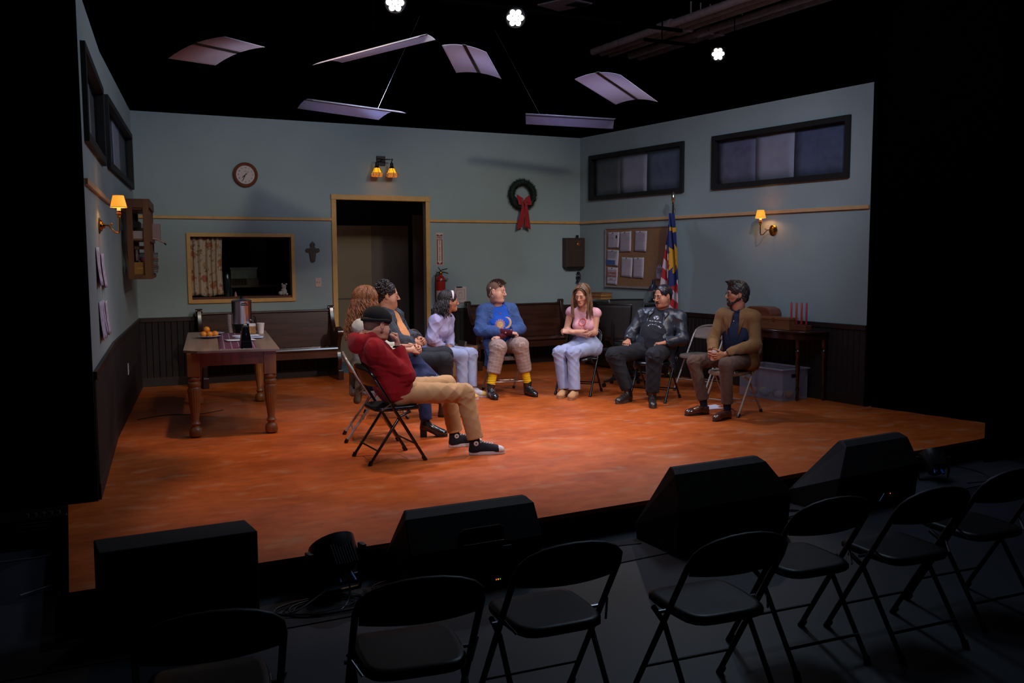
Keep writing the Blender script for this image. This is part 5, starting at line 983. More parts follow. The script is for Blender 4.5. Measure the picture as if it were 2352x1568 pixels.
def limb(J, Q, which):
    # nearest bone: distance along it, angle around it, distance to the nearest joint
    B = []
    if 'l' in which: B += [(J['h'+k], J['k'+k], 0) for k in 'LR']+[(J['k'+k], J['a'+k], .45) for k in 'LR']
    if 'a' in which: B += [(J['s'+k], J['e'+k], .0) for k in 'LR']+[(J['e'+k], J['w'+k], .29) for k in 'LR']
    if 't' in which: B += [(J['pel'], J['nb'], 0)]
    Q = np.asarray(Q).T if np.asarray(Q).shape[0] == 3 and np.asarray(Q).ndim == 2 and np.asarray(Q).shape[1] != 3 else np.asarray(Q)
    best = np.full(len(Q), 9.); al = np.zeros(len(Q)); an = np.zeros(len(Q)); dj = np.full(len(Q), 9.)
    for i, (a, b, o) in enumerate(B):
        d = b-a; L_ = np.linalg.norm(d); d = d/L_; q = Q-a; t = q@d; tc = np.clip(t, 0, L_); r = q-tc[:, None]*d; ds = np.linalg.norm(r, axis=1)
        if which == 'at' and i == len(B)-1: ds = ds*.55
        u = nrm(np.cross(d, (.31, .2, .93) if abs(d[2]) < .8 else (1, .2, .1))); v = np.cross(d, u); m = ds < best
        best = np.where(m, ds, best); al = np.where(m, t+o, al); an = np.where(m, np.arctan2(r@v, r@u)*(.075 if L_ < .6 and which != 't' else .15), an)
    for k in [x+y for x in (('h', 'k') if which == 'l' else ('e', 's', 'w')) for y in 'LR']: dj = np.minimum(dj, np.linalg.norm(Q-J[k], axis=1))
    return al, an, dj
def crease(J, which, amp, f=60, seed=0, base=.4, rad=.11):
    def dsp(P):
        Q = np.stack(P, 1).astype(np.float64); al, an, dj = limb(J, Q, which); n = noise3(P, 7, seed)*2.6+noise3(P, 19, seed+4)*1.1
        w_ = base+(1.2-base)*np.exp(-(dj/rad)**2); sg = np.where(noise3(P, 5, seed+6) > 0, 1, -1); rd = np.abs(np.sin(f*.5*(al+.75*an)+n))**.6; r2 = np.abs(np.sin(f*.42*(al-.9*an)+noise3(P, 8, seed+11)*2.6))**.6
        m1 = np.clip(noise3(P, 8, seed+9)*1.6+.45, 0, 1); m2 = np.clip(noise3(P, 7, seed+13)*1.6+.35, 0, 1); return amp*1.9*(w_*(m1*(rd-.7)+.8*m2*(r2-.7)))+amp*.35*noise3(P, 31, seed+2)
    return dsp
def evalsdf(prims, lo, hi, h, disp=None):
    ax = [np.arange(lo[i], hi[i]+h, h, dtype=np.float32) for i in range(3)]
    D = np.full([len(a) for a in ax], .3, dtype=np.float32)
    for p in prims:
        if p[0] == 'c': _, a, b, ra, rb, k, op, fl = p; m = max(ra, rb)*(1 if fl is None or fl[1] <= 1 else fl[1]); l, u = np.minimum(a, b)-m, np.maximum(a, b)+m
        elif p[0] == 'e': _, c, r, R, k, op = p; m = max(r); l, u = c-m, c+m
        else: _, c, n, rad, k, op = p; l, u = c-rad, c+rad
        pad = k+.03; sl = []
        for i in range(3):
            i0 = max(0, int((l[i]-pad-lo[i])/h)); i1 = min(len(ax[i]), int((u[i]+pad-lo[i])/h)+2); sl.append(slice(i0, max(i0, i1)))
        if any(s.stop <= s.start for s in sl): continue
        X = ax[0][sl[0]][:, None, None]; Y = ax[1][sl[1]][None, :, None]; Z = ax[2][sl[2]][None, None, :]
        if p[0] == 'c':
            x, y, z = X-a[0], Y-a[1], Z-a[2]; d = b-a; dd = max(1e-9, d@d)
            if fl is not None:
                n, s = fl; q = (x*n[0]+y*n[1]+z*n[2])*(1/s-1); x, y, z = x+q*n[0], y+q*n[1], z+q*n[2]; d = d+n*(d@n)*(1/s-1); dd = max(1e-9, d@d)
            t = np.clip((x*d[0]+y*d[1]+z*d[2])/dd, 0, 1)
            v = np.sqrt((x-t*d[0])**2+(y-t*d[1])**2+(z-t*d[2])**2)-(ra+(rb-ra)*t)
            if fl is not None and fl[1] < 1: v = v*(.5+.5*fl[1])
        elif p[0] == 'e':
            x, y, z = X-c[0], Y-c[1], Z-c[2]
            if R is not None: x, y, z = [x*R[0][i]+y*R[1][i]+z*R[2][i] for i in range(3)]
            else: x, y, z = np.broadcast_arrays(x, y, z)
            k0 = np.sqrt((x/r[0])**2+(y/r[1])**2+(z/r[2])**2); k1 = np.sqrt((x/r[0]**2)**2+(y/r[1]**2)**2+(z/r[2]**2)**2)
            v = k0*(k0-1)/np.maximum(k1, 1e-6); v = np.where(k0 < 1e-3, -min(r), v)
        else:
            x, y, z = X-c[0], Y-c[1], Z-c[2]; v = np.maximum(np.sqrt(x*x+y*y+z*z)-rad, -(x*n[0]+y*n[1]+z*n[2]))
        S = D[sl[0], sl[1], sl[2]]
        if op == '+': hh = np.clip(.5+.5*(S-v)/k, 0, 1); r_ = S*(1-hh)+v*hh-k*hh*(1-hh)
        else: v = -v; hh = np.clip(.5-.5*(S-v)/k, 0, 1); r_ = S*(1-hh)+v*hh+k*hh*(1-hh)
        D[sl[0], sl[1], sl[2]] = r_
    if disp is not None:
        X, Y, Z = np.meshgrid(*ax, indexing='ij', sparse=True); msk = np.abs(D) < .035
        idx = np.nonzero(msk); Pq = (ax[0][idx[0]], ax[1][idx[1]], ax[2][idx[2]]); D[idx] += disp(Pq)
    D[0] = D[-1] = .1; D[:, 0] = D[:, -1] = .1; D[:, :, 0] = D[:, :, -1] = .1
    return ax, D
def nets(ax, D):
    S = D < 0; nx, ny, nz = D.shape
    c = S[:-1, :-1, :-1].astype(np.int8); n = c.copy()
    for i, j, k in ((1, 0, 0), (0, 1, 0), (0, 0, 1), (1, 1, 0), (1, 0, 1), (0, 1, 1), (1, 1, 1)): n = n+S[i:nx-1+i, j:ny-1+j, k:nz-1+k]
    I, J, K = np.nonzero((n > 0) & (n < 8)); N_ = len(I); vi = np.full((nx-1, ny-1, nz-1), -1, np.int32); vi[I, J, K] = np.arange(N_)
    A = np.zeros((N_, 3)); cnt = np.zeros(N_)
    cor = [(i, j, k) for i in (0, 1) for j in (0, 1) for k in (0, 1)]; vals = {q: D[I+q[0], J+q[1], K+q[2]] for q in cor}
    for a in cor:
        for d in range(3):
            if a[d]: continue
            b = list(a); b[d] = 1; b = tuple(b); va, vb = vals[a], vals[b]; m = (va < 0) != (vb < 0)
            t = np.where(m, va/np.where(m, va-vb, 1), 0)
            for e in range(3): A[:, e] += np.where(m, (a[e]+(t if e == d else 0)), 0)
            cnt += m
    A /= cnt[:, None]; h = ax[0][1]-ax[0][0]
    Vv = np.stack([ax[0][I]+A[:, 0]*h, ax[1][J]+A[:, 1]*h, ax[2][K]+A[:, 2]*h], 1)
    F = []
    def q(M, dirs, ax_):
        I, J, K = np.nonzero(M)
        return I, J, K
    for d in range(3):
        sl0 = [slice(1, -1)]*3; sl1 = [slice(1, -1)]*3; sl0[d] = slice(0, -1); sl1[d] = slice(1, None)
        s0 = S[tuple(sl0)]; s1 = S[tuple(sl1)]; I, J, K = np.nonzero(s0 != s1); off = [1, 1, 1]; off[d] = 0
        I, J, K = I+off[0], J+off[1], K+off[2]; o = [e for e in range(3) if e != d]; base = [I, J, K]
        def g(a, b): t = [x.copy() for x in base]; t[o[0]] -= a; t[o[1]] -= b; return vi[t[0], t[1], t[2]]
        Q = np.stack([g(1, 1), g(0, 1), g(0, 0), g(1, 0)], 1); flip = S[I, J, K]
        if d == 1: flip = ~flip
        Q[~flip] = Q[~flip][:, ::-1]; F.append(Q)
    F = np.concatenate(F); F = F[(F >= 0).all(1)]
    return Vv, F
def rawmesh(prims, h, disp=None, pad=.03, box=None):
    lo = np.full(3, 9.); hi = -lo
    for p in prims:
        if p[-1] == '-' or (p[0] == 'c' and p[6] == '-'): continue
        if p[0] == 'c': m = max(p[3], p[4])*(max(1, p[7][1]) if p[7] is not None else 1); l, u = np.minimum(p[1], p[2])-m, np.maximum(p[1], p[2])+m
        else: m = max(p[2]); l, u = p[1]-m, p[1]+m
        lo = np.minimum(lo, l); hi = np.maximum(hi, u)
    if box is not None: lo = np.maximum(lo, box[0]); hi = np.minimum(hi, box[1])
    return nets(*evalsdf(prims, lo-pad, hi+pad, h, disp))
def sculpt(name, parts, mats, parent, fm=None, smooth_it=1, uv=None):
    # parts: list of (prims, voxel, disp); all join into ONE mesh object
    Vs = []; Fs = []; o = 0
    for pr, h, dsp in parts:
        Vv, F = rawmesh(pr, h, dsp)
        for _ in range(smooth_it):
            acc = np.zeros_like(Vv); c = np.zeros(len(Vv))
            for a, b in ((0, 1), (1, 2), (2, 3), (3, 0)):
                np.add.at(acc, F[:, a], Vv[F[:, b]]); np.add.at(c, F[:, a], 1); np.add.at(acc, F[:, b], Vv[F[:, a]]); np.add.at(c, F[:, b], 1)
            Vv = Vv*.5+.5*acc/np.maximum(c, 1)[:, None]
        Vs.append(Vv); Fs.append(F+o); o += len(Vv)
    Vv = np.concatenate(Vs); F = np.concatenate(Fs); root = np.array(parent.matrix_world.translation) if parent else np.zeros(3)
    if parent is not None: root = np.array(WL.get(parent.name, parent.location))
    me = bpy.data.meshes.new(name); W_ = Vv-root
    me.vertices.add(len(W_)); me.vertices.foreach_set('co', W_.astype(np.float32).ravel())
    me.loops.add(F.size); me.loops.foreach_set('vertex_index', F.ravel().astype(np.int32)); me.polygons.add(len(F)); me.polygons.foreach_set('loop_start', np.arange(0, F.size, 4, dtype=np.int32)); me.polygons.foreach_set('loop_total', np.full(len(F), 4, np.int32))
    if not isinstance(mats, (list, tuple)): mats = [mats]
    for m in mats: me.materials.append(m)
    if fm is not None: me.polygons.foreach_set('material_index', fm(Vv[F].mean(1)).astype(np.int32))
    me.polygons.foreach_set('use_smooth', [True]*len(F)); me.update(calc_edges=True)
    if uv is not None:
        al, an, _ = limb(uv[0], Vv, uv[1]); at = me.attributes.new('limb', 'FLOAT_VECTOR', 'POINT'); at.data.foreach_set('vector', np.stack([an, al, an*0], 1).astype(np.float32).ravel())
    ob = bpy.data.objects.new(name, me); C.objects.link(ob); ob.parent = parent; WL[ob.name] = tuple(root); return ob
WL = {}
def hand_prims(W, d, n, t, curl=.6, s=1., spread=.2, thumb=.5):
    d = nrm(d); n = nrm(V3(n)-d*(V3(n)@d)); t = nrm(V3(t)-d*(V3(t)@d)-n*(V3(t)@n)); W = V3(W); p = []
    p.append(cap(W-d*.05*s, W+d*.015*s, .025*s, .026*s, .015, flat=(n, .8)))
    for q in (-.022, -.004, .018): p.append(cap(W+d*.015*s+t*q*.7*s, W+d*.078*s+t*q*1.15*s, .020*s, .016*s, .012, flat=(n, .72)))
    for j, (q, L_, r_) in enumerate(((.031, .068, .0092), (.010, .076, .0095), (-.011, .071, .009), (-.031, .056, .008))):
        K = W+d*(.084-.004*abs(j-1))*s+t*q*s; base = nrm(d+t*q*spread*6); th = 0
        for i, (sg, bend) in enumerate(((.46, 1.0), (.30, 1.3), (.24, .8))):
            th += bend*curl*(.92+.08*j); dirv = base*math.cos(th)+n*math.sin(th); E_ = K+dirv*L_*sg*s
            p.append(cap(K, E_, (r_-.0005*i)*s, (r_-.0005*(i+1))*s, .004)); K = E_
    T = W+d*.022*s+t*.026*s; a = nrm(d*.75+t*.75+n*.25); b = nrm(d*.55+n*.85-t*.25)
    for i, (L_, r_) in enumerate(((.036, .0125), (.030, .0108), (.025, .0098))):
        w_ = min(1, thumb*(.35+.45*i)); td = nrm(a*(1-w_)+b*w_); E_ = T+td*L_*s; p.append(cap(T, E_, r_*s, (r_-.001)*s, .006)); T = E_
    return p
class Head:
    def __init__(s, c, f, up=(0, 0, 1), sc=1., tilt=0):
        s.f = nrm(f); u = nrm(V3(up)-s.f*(V3(up)@s.f)); r = np.cross(s.f, u); s.r = nrm(r*math.cos(tilt)+u*math.sin(tilt)); s.u = np.cross(s.r, s.f); s.c = V3(c); s.k = sc; s.R = np.stack([s.r, s.f, s.u], 1)
    def p(s, x, y, z): return s.c+(s.r*x+s.f*y+s.u*z)*s.k
    def loc(s, P): Q = (P-s.c)/s.k; return Q@s.r, Q@s.f, Q@s.u
    def cap(s, a, b, ra, rb, k, op='+'): return cap(s.p(*a), s.p(*b), ra*s.k, rb*s.k, k*s.k, op)
    def ell(s, c, r, k=.02, op='+'): return ell(s.p(*c), [x*s.k for x in r], s.R, k*s.k, op)
    def prims(s, jaw=1., nose=1., heavy=0., neckto=None, neckr=.055, chin=1.):
        P = [s.ell((0, -.014, .034), (.074, .096, .082)), s.ell((0, .026, -.026), (.060*jaw, .066, .082), .03)]
        for q in (-1, 1):
            P += [s.cap((q*.048*jaw, -.004, -.052), (q*.012, .066, -.100), .021, .019, .03), s.cap((q*.044, .052, -.026), (q*.050, .02, -.03), .020, .018, .025)]
            if heavy: P += [s.ell((q*.040, .045, -.058), (.032+.008*heavy, .034, .036), .03), s.ell((q*.02, .03, -.105), (.045, .05, .03*heavy+.012), .03)]
        P += [s.ell((0, .076, -.098), (.020*chin, .016, .017), .02), s.cap((-.034, .080, .018), (.034, .080, .018), .011, .011, .015)]
        for q in (-1, 1): P.append(s.ell((q*.032, .103, -.001), (.018, .016, .0115), .010, '-'))
        for q in (-1, 1): P.append(s.ell((q*.031, .083, -.001), (.0145, .010, .0085), .003))
        P += [s.cap((0, .088, .010), (0, .109+.004*nose, -.034), .0065, .0105*nose, .010), s.ell((-.011, .100, -.038), (.008*nose, .010, .007), .006), s.ell((.011, .100, -.038), (.008*nose, .010, .007), .006)]
        P += [s.cap((-.017, .088, -.066), (.017, .088, -.066), .0065, .0065, .009), s.cap((-.015, .089, -.0765), (.015, .089, -.0765), .0072, .0072, .008), s.ell((0, .100, -.0715), (.024, .010, .0016), .003, '-')]
        P += [s.ell((-.005, .098, -.047), (.004, .004, .004), .003, '-'), s.ell((.008, .104, -.0475), (.004, .004, .003), .003, '-')]
        for q in (-1, 1):
            P += [s.ell((q*.078, -.010, -.010), (.009, .019, .031), .008), s.ell((q*.089, -.004, -.006), (.007, .010, .017), .004, '-'), s.ell((q*.076, -.004, -.034), (.007, .009, .010), .006)]
        if neckto is not None: P += [cap(s.p(0, -.030, -.055), neckto, neckr*.98, neckr*1.08, .03), cap(s.p(0, .012, -.085), V3(neckto)+s.f*.015, neckr*.7, neckr*.9, .03)]
        return P
skinmats = {}
def skin(nm, c, rough=.5):
    m = M('skin_'+nm, c, rough, var=.06, scale=40, bump=.05, bscale=160, spec=.45); b = m.node_tree.nodes['Principled BSDF']; b.inputs['Subsurface Weight'].default_value = .12; b.inputs['Subsurface Radius'].default_value = (.012, .005, .003); b.inputs['Subsurface Scale'].default_value = .6
    return m
eyew = M('eye_white', (.75, .72, .70, 1), .25, var=.02); iris = M('dark_iris', (.03, .018, .010, 1), .15); lipc = M('lip_skin', (.42, .13, .10, 1), .4, var=.05)
def eyes(H, parent, look=(0, 1, 0), lids=1.):
    for q in (-1, 1):
        m = MB(); c = H.p(q*.031, .0835, -.0015); root = Vector(WL[parent.name]); RH = Matrix([list(H.r), list(H.f), list(H.u)]).transposed(); m.ball(Vector(c)-root, (.0130*H.k, .0112*H.k, .0062*H.k), 14, R=RH, mi=0)
        m.ball(Vector(H.p(q*.031+look[0]*.003, .0918, -.0015+.003*look[2]))-root, (.0052*H.k, .0034*H.k, .0050*H.k), 10, R=RH, mi=1)
        o = m.build('eye', [eyew, iris], parent, fix=False)
        m = MB(); m.tube([Vector(H.p(q*x, y, z))-root for x, y, z in ((.018, .0900, -.001), (.025, .0945, .0038), (.032, .0955, .0052), (.039, .0925, .0042), (.045, .0865, -.0005))], [.0008, .0016, .0018, .0016, .0008], 5); m.build('lash_line', iris, o)
def brows(H, parent, mat, th=1., z=.021):
    for q in (-1, 1):
        m = MB(); root = Vector(WL[parent.name]); P = [Vector(H.p(q*x, y, zz))-root for x, y, zz in ((.012, .0925, z-.003), (.022, .0925, z+.001), (.034, .088, z+.003), (.046, .077, z-.003))]; m.tube(P, [.0028*th, .0036*th, .003*th, .0012*th], 6); m.build('eyebrow', mat, parent)
def lipfm(H, extra=None):
    def fm(P):
        x, y, z = H.loc(P); m = np.zeros(len(P)); m[(np.abs(x) < .021-.25*np.abs(z+.0715)) & (y > .080) & (z < -.0605) & (z > -.0825)] = 1
        return m
    return fm
def shell(H, off=.012, low=-.05, front=.055, hair_front=.07, noise=.004, nf=90, seed=0, back=0, side=0., extra=(), h=.0035, mat=None, parent=None, name='hair', it=0, subs=()):
    # hair cap around the cranium, open over the face
    P = [H.ell((0, -.018-back, .036), (.074+off+side, .096+off+back, .082+off*1.1))]
    if low < -.02: P.append(H.cap((0, -.055, .0), (0, -.062, low), .062+off, .048+off, .03))
    P += list(extra)
    P += [H.ell((0, .115, -.045), (.078, .078, .098), .008, '-'), H.ell((0, .075, -.085), (.12, .085, .075), .01, '-')]
    for q in (-1, 1): P.append(H.ell((q*.086, .004, -.022), (.024, .028, .036), .006, '-'))
    P += list(subs)
    def dsp(Q): return noise*noise3(Q, nf, seed)+noise*.6*noise3(Q, nf*2.3, seed+3)
    return sculpt(name, [(P, h, dsp)], mat, parent, smooth_it=it)
def body_dirs(J):
    r = nrm(J['sR']-J['sL']); up = nrm(J['nb']-J['pel']); f = nrm(np.cross(up, r)); return r, f, up
def torso(J, off=0., g=1., gc=1., belly=0., shw=.062, k=.05, bust=0.):
    r, f, up = body_dirs(J); pel, nb = J['pel'], J['nb']; sp = nb-pel; T = []
    T.append(cap(J['hL'], J['hR'], .095*g+off, None, k)); T.append(cap(pel+sp*.08, pel+sp*.42, .135*g+off, .125*g+off, k, flat=(f, .80)))
    c = pel+sp*.66; T.append(ell(c, [.160*gc+off, .108*gc+off, .17+off], np.stack([r, f, up], 1), k))
    T.append(cap(J['sL']-r*-.02, J['sR']-r*.02, shw*gc+off, None, k)); 
    for s_ in 'LR': T.append(cap(nb-up*.0, J['s'+s_], .042+off, .05+off, k*.9))
    if belly: T.append(ell(pel+sp*.36+f*(.030+.022*belly), [.150*g+off, .095+.030*belly+off, .175+off], np.stack([r, f, up], 1), .09))
    if bust:
        for q in (-1, 1): T.append(ell(pel+sp*.60+f*.085+r*q*.065, [.062*bust+off]*3, None, .04))
    return T
def arm(J, s_, off=0., g=1., upto=1., k=.025, fr=1.):
    s, e, w_ = J['s'+s_], J['e'+s_], J['w'+s_]; A = [cap(s, e, .047*g+off, .040*g+off, k)]
    if upto > 0: A.append(cap(e, e+(w_-e)*upto, .042*g+off, (.041-.013*upto)*g*fr+off, k))
    return A
def leg(J, s_, off=0., g=1., rk=.058, ra=.040, upto=1., k=.04):
    h_, k_, a_ = J['h'+s_], J['k'+s_], J['a'+s_]; d = a_-k_; q = k_+d*upto; b = nrm(np.cross(np.cross(k_-h_, d), d)) if np.linalg.norm(np.cross(k_-h_, d)) > 1e-4 else V3(0, 0, 0)
    L_ = [cap(h_, k_, .088*g+off, rk*g+off, k), cap(k_, q, rk*g+off, (rk+(ra-rk)*upto)*g+off, k)]
    return L_
def shoe(J, s_, parent, kind, mats, L_=.27, shh=None, pitch=0, up=None, a=None, dirv=None, ground=True, lacem=None, nm='shoe'):
    a = V3(J['a'+s_] if a is None else a); t = V3(J['t'+s_]); d = t-a if dirv is None else V3(dirv)
    if ground: d[2] = 0; o = V3(a[0], a[1], 0)
    d = nrm(d); u = V3(0, 0, 1) if ground else nrm(V3(up)-d*(V3(up)@d)); r = np.cross(d, u)
    if not ground: o = a-u*.09
    pt = lambda x, y, z: o+r*x+d*y+u*z; y0 = -.055; y1 = L_-.06; solet = {'sneaker': .028, 'boot': .03, 'derby': .016, 'slip': .018, 'heel': .028}[kind]; lift = .055 if kind == 'heel' else 0
    P = [cap(pt(0, y0+.032, .03+lift), pt(0, y0+.06, .045+lift), .034, .036, .02), cap(pt(0, y0+.06, .045+lift*.8), pt(0, y1-.045, .036), .036, .039, .02, flat=(u, .85)), cap(pt(0, y1-.06, .034), pt(0, y1-.032, .030), .038, .031, .02, flat=(u, .75)),
         cap(pt(0, .0, .085+lift*.6), pt(0, y1-.08, .045), .036, .030, .025)]
    sh = {'sneaker': .135, 'boot': .145, 'derby': .075, 'slip': .07, 'heel': .20}[kind] if shh is None else shh
    if kind != 'slip' and kind != 'derby':
        top = a+nrm(J['k'+s_]-a)*(sh-.09); P.append(cap(pt(0, -.012, .06+lift), top, .040, .052 if kind == 'boot' else .043, .025)); P.append(cut(top+nrm(J['k'+s_]-a)*.012, J['k'+s_]-a, .07))
    else: P.append(cap(pt(0, -.01, .05), pt(0, -.012, sh), .038, .038, .02)); P.append(cut(pt(0, 0, sh+.01), u, .07))
    P.append(cut(pt(0, .05, solet*.75), -u, .3))
    ncap = (lambda Q: ((Q-o)@d > y1-.052)*1.0) if kind == 'sneaker' and len(mats) > 2 else None
    cr = lambda Q: .0012*noise3(Q, 70, 2)
    up_ = sculpt(nm, [(P, .0045, cr)], [mats[0], mats[2]] if ncap else mats[0], parent, fm=ncap)
    # sole
    m = MB(); root = V3(WL[parent.name]); outl = []
    for k in range(28):
        q = 2*math.pi*k/28; y = (y0+y1)/2+(y1-y0)/2*1.03*math.cos(q); w_ = (.040 if y > .08 else .034 if y > .0 else .035)*1.04; outl.append((w_*math.copysign(abs(math.sin(q))**.7, math.sin(q)), y))
    if kind == 'heel':
        Vv = []
        for zz in (0, 1):
            for x, y in outl: z_ = lift*max(0, min(1, (.09-y)/.10)); Vv.append(pt(x, y, z_+(.012 if zz == 0 else .035) if y < .09 else (0 if zz == 0 else .03))-root)
        n = len(outl); m.add(Vv, [tuple(range(n)), tuple(range(2*n-1, n-1, -1))]+[(i, (i+1) % n, n+(i+1) % n, n+i) for i in range(n)])
        hb = []
        for zz, w_ in ((0, .85), (.075, 1)):
            for x, y in ((-.03, y0+.0), (.03, y0+.0), (.033, y0+.06), (-.033, y0+.06)): hb.append(pt(x*w_, y, zz)-root)
        m.add(hb, [(3, 2, 1, 0), (4, 5, 6, 7), (0, 1, 5, 4), (1, 2, 6, 5), (2, 3, 7, 6), (3, 0, 4, 7)])
    else:
        Vv = [pt(x, y, z_)-root for z_ in (0, solet) for x, y in outl]; n = len(outl); m.add(Vv, [tuple(range(n)), tuple(range(2*n-1, n-1, -1))]+[(i, (i+1) % n, n+(i+1) % n, n+i) for i in range(n)])
    so = m.build('sole', mats[1], up_, smooth=50, bev=.003); so.location = (0, 0, 0)
    if lacem:
        m = MB(); n_ = 6 if kind != 'derby' else 4
        for k in range(n_):
            f_ = k/(n_-1); y = .035+(y1-.13)*f_; z = .085-.022*f_ if kind != 'derby' else .074-.012*f_; zt = z+.034 if kind in ('sneaker', 'boot') else z+.012; yy = y-.012
            w_ = .020; m.tube([pt(-w_, yy, zt-.012)-root, pt(0, yy+.004, zt-.002)-root, pt(w_, yy+.012, zt-.012)-root], .0026, 5); m.tube([pt(w_, yy, zt-.012)-root, pt(0, yy+.006, zt-.0)-root, pt(-w_, yy+.012, zt-.012)-root], .0026, 5)
        m.tube([pt(0, .02, .118 if kind in ('sneaker', 'boot') else .09)-root, pt(.02, .03, .125 if kind in ('sneaker', 'boot') else .096)-root, pt(.035, .04, .10 if kind in ('sneaker', 'boot') else .08)-root], .0022, 5); m.tube([pt(0, .02, .118 if kind in ('sneaker', 'boot') else .09)-root, pt(-.02, .03, .125 if kind in ('sneaker', 'boot') else .096)-root, pt(-.035, .045, .098 if kind in ('sneaker', 'boot') else .08)-root], .0022, 5)
        l = m.build('laces', lacem, up_)
    return up_, pt
def person(label, J, loc):
    t = bpy.data.objects.new('person', None); C.objects.link(t); t.location = loc; t.empty_display_size = .1; WL[t.name] = tuple(loc); tag(t, label, 'person', None); return t
def JD(**k): return {a: V3(b) for a, b in k.items()}
def mid(a, b, t=.5): return a*(1-t)+b*t
# ================================================================ THE EIGHT SEATED PEOPLE
def strands(H, parent, mat, n, zend, az0, az1, rad=.006, wave=.012, freq=40, vol=.015, seed=1, lean=(0, 0, 0), part=0, spread=.02, name='hair_strands', el=(.15, 1.25), npt=16, coil=0):
    rn = random.Random(seed); m = MB(); root = V3(WL[parent.name])
    for i in range(n):
        az = rn.uniform(az0, az1)*(1 if i % 2 else -1); e = rn.uniform(*el); ph = rn.uniform(0, 6.28); fq = freq*rn.uniform(.6, 1.4); sprd = spread*rn.uniform(.2, 1.2); pts = []; R_ = []
        # az measured from the back of the head (0) round to the face (pi)
        def onhead(az, e): return H.p((.078+vol)*math.sin(az)*math.cos(e), -.018-(.098+vol)*math.cos(az)*math.cos(e), .036+(.088+vol)*math.sin(e))
        p = onhead(az, e); out = H.r*math.sin(az)-H.f*math.cos(az); hg = 0; ne = 6; e1 = -.15
        for k in range(ne): ee = e+(e1-e)*k/ne; pts.append(onhead(az, ee)+out*(.004*math.sin(2.2*k+ph)+(sprd-.02)*.15))
        q = onhead(az, e1); zl = zend+rn.uniform(-.05, .05); nn = npt
        for k in range(nn):
            s = k/(nn-1); z = q[2]+(zl-q[2])*s; tw = fq*(q[2]-z)+ph; side = np.cross(out, (0, 0, 1)); w_ = wave*(.4+.6*s)
            pts.append(V3(q[0], q[1], z)+out*(sprd*s**.7+w_*math.sin(tw))+side*(w_*math.cos(tw) if coil else w_*.4*math.cos(tw*.7))+V3(lean)*s)
        k = len(pts); m.tube([Vector(x-root) for x in pts], [rad*(.55+.45*math.sin(math.pi*min(1, (j+2)/(k))**.8)) for j in range(k)], 5)
    for i in range(part):
        q_ = 1 if i % 2 else -1; s0 = rn.random(); y0 = -.06+.125*s0; A_ = [H.p(q_*.003, y0, .036+.093*math.sqrt(max(.05, 1-((y0+.014)/.11)**2))+.006)]; wob = rn.uniform(-.008, .008)
        for k in range(1, 6): t_ = k/5; A_.append(H.p(q_*(.088+vol*.3)*math.sin(t_*1.57), y0*(1-t_)+(.020+.045*s0+wob)*t_, A_[0][2]*0+(.036+.095*math.cos(t_*1.57)*math.sqrt(max(.05, 1-((y0+.014)/.12)**2))-.01*t_)))
        q = A_[-1]; out = H.r*q_; zl = zend+rn.uniform(-.03, .05); ph = rn.uniform(0, 6)
        for k in range(1, 13): s = k/12; A_.append(V3(q[0], q[1], q[2]+(zl-q[2])*s)+out*(.012*math.sin(3.1*s)+.006*math.sin(9*s+ph))+H.f*(.018*s+.006*math.sin(8*s+ph)))
        m.tube([Vector(x-root) for x in A_], [rad]*len(A_), 5)
    return m.build(name, mat, parent, smooth=80, fix=False)
def curls(H, parent, mat, n, seed, vol, zlo=-.02, r=.007, cr=.012, az=(0, 2.1), name='hair_curls', elh=1.4, drop=.0):
    rn = random.Random(seed); m = MB(); root = V3(WL[parent.name])
    for i in range(n):
        a = rn.uniform(*az)*(1 if i % 2 else -1); e = rn.uniform(zlo*10, elh); c = H.p((.080+vol)*math.sin(a)*math.cos(e), -.018-(.1+vol)*math.cos(a)*math.cos(e), .036+(.09+vol)*math.sin(e)-drop*rn.random())
        ax_ = nrm(V3(rn.uniform(-1, 1), rn.uniform(-1, 1), rn.uniform(-1, .2))); u = nrm(np.cross(ax_, (0, .3, 1))); v = np.cross(ax_, u); P = []
        for k in range(11): t = k*.75; P.append(Vector(c-root+ax_*(k-5)*.0035+(u*math.cos(t)+v*math.sin(t))*cr))
        m.tube(P, [r*.5]+[r]*9+[r*.4], 5)
    return m.build(name, mat, parent, smooth=80, fix=False)
def hairmat(nm, c, c2, sc=60, rough=.4): return M(nm, c, rough, col2=c2, scale=sc, stretch=(1, 1, .15), bump=.35, bscale=120, spec=.5)
def cloth(nm, c, rough=.85, var=.1, sc=30, bump=.12, bs=260, sheen=.03, col2=None, spec=.2, wr=.22):
    if nm in _mats: return _mats[nm]
    m = M(nm, c, rough, var=var, scale=sc, bump=bump, bscale=bs, sheen=sheen, col2=col2, spec=spec); wrinkle(m, wr); return m
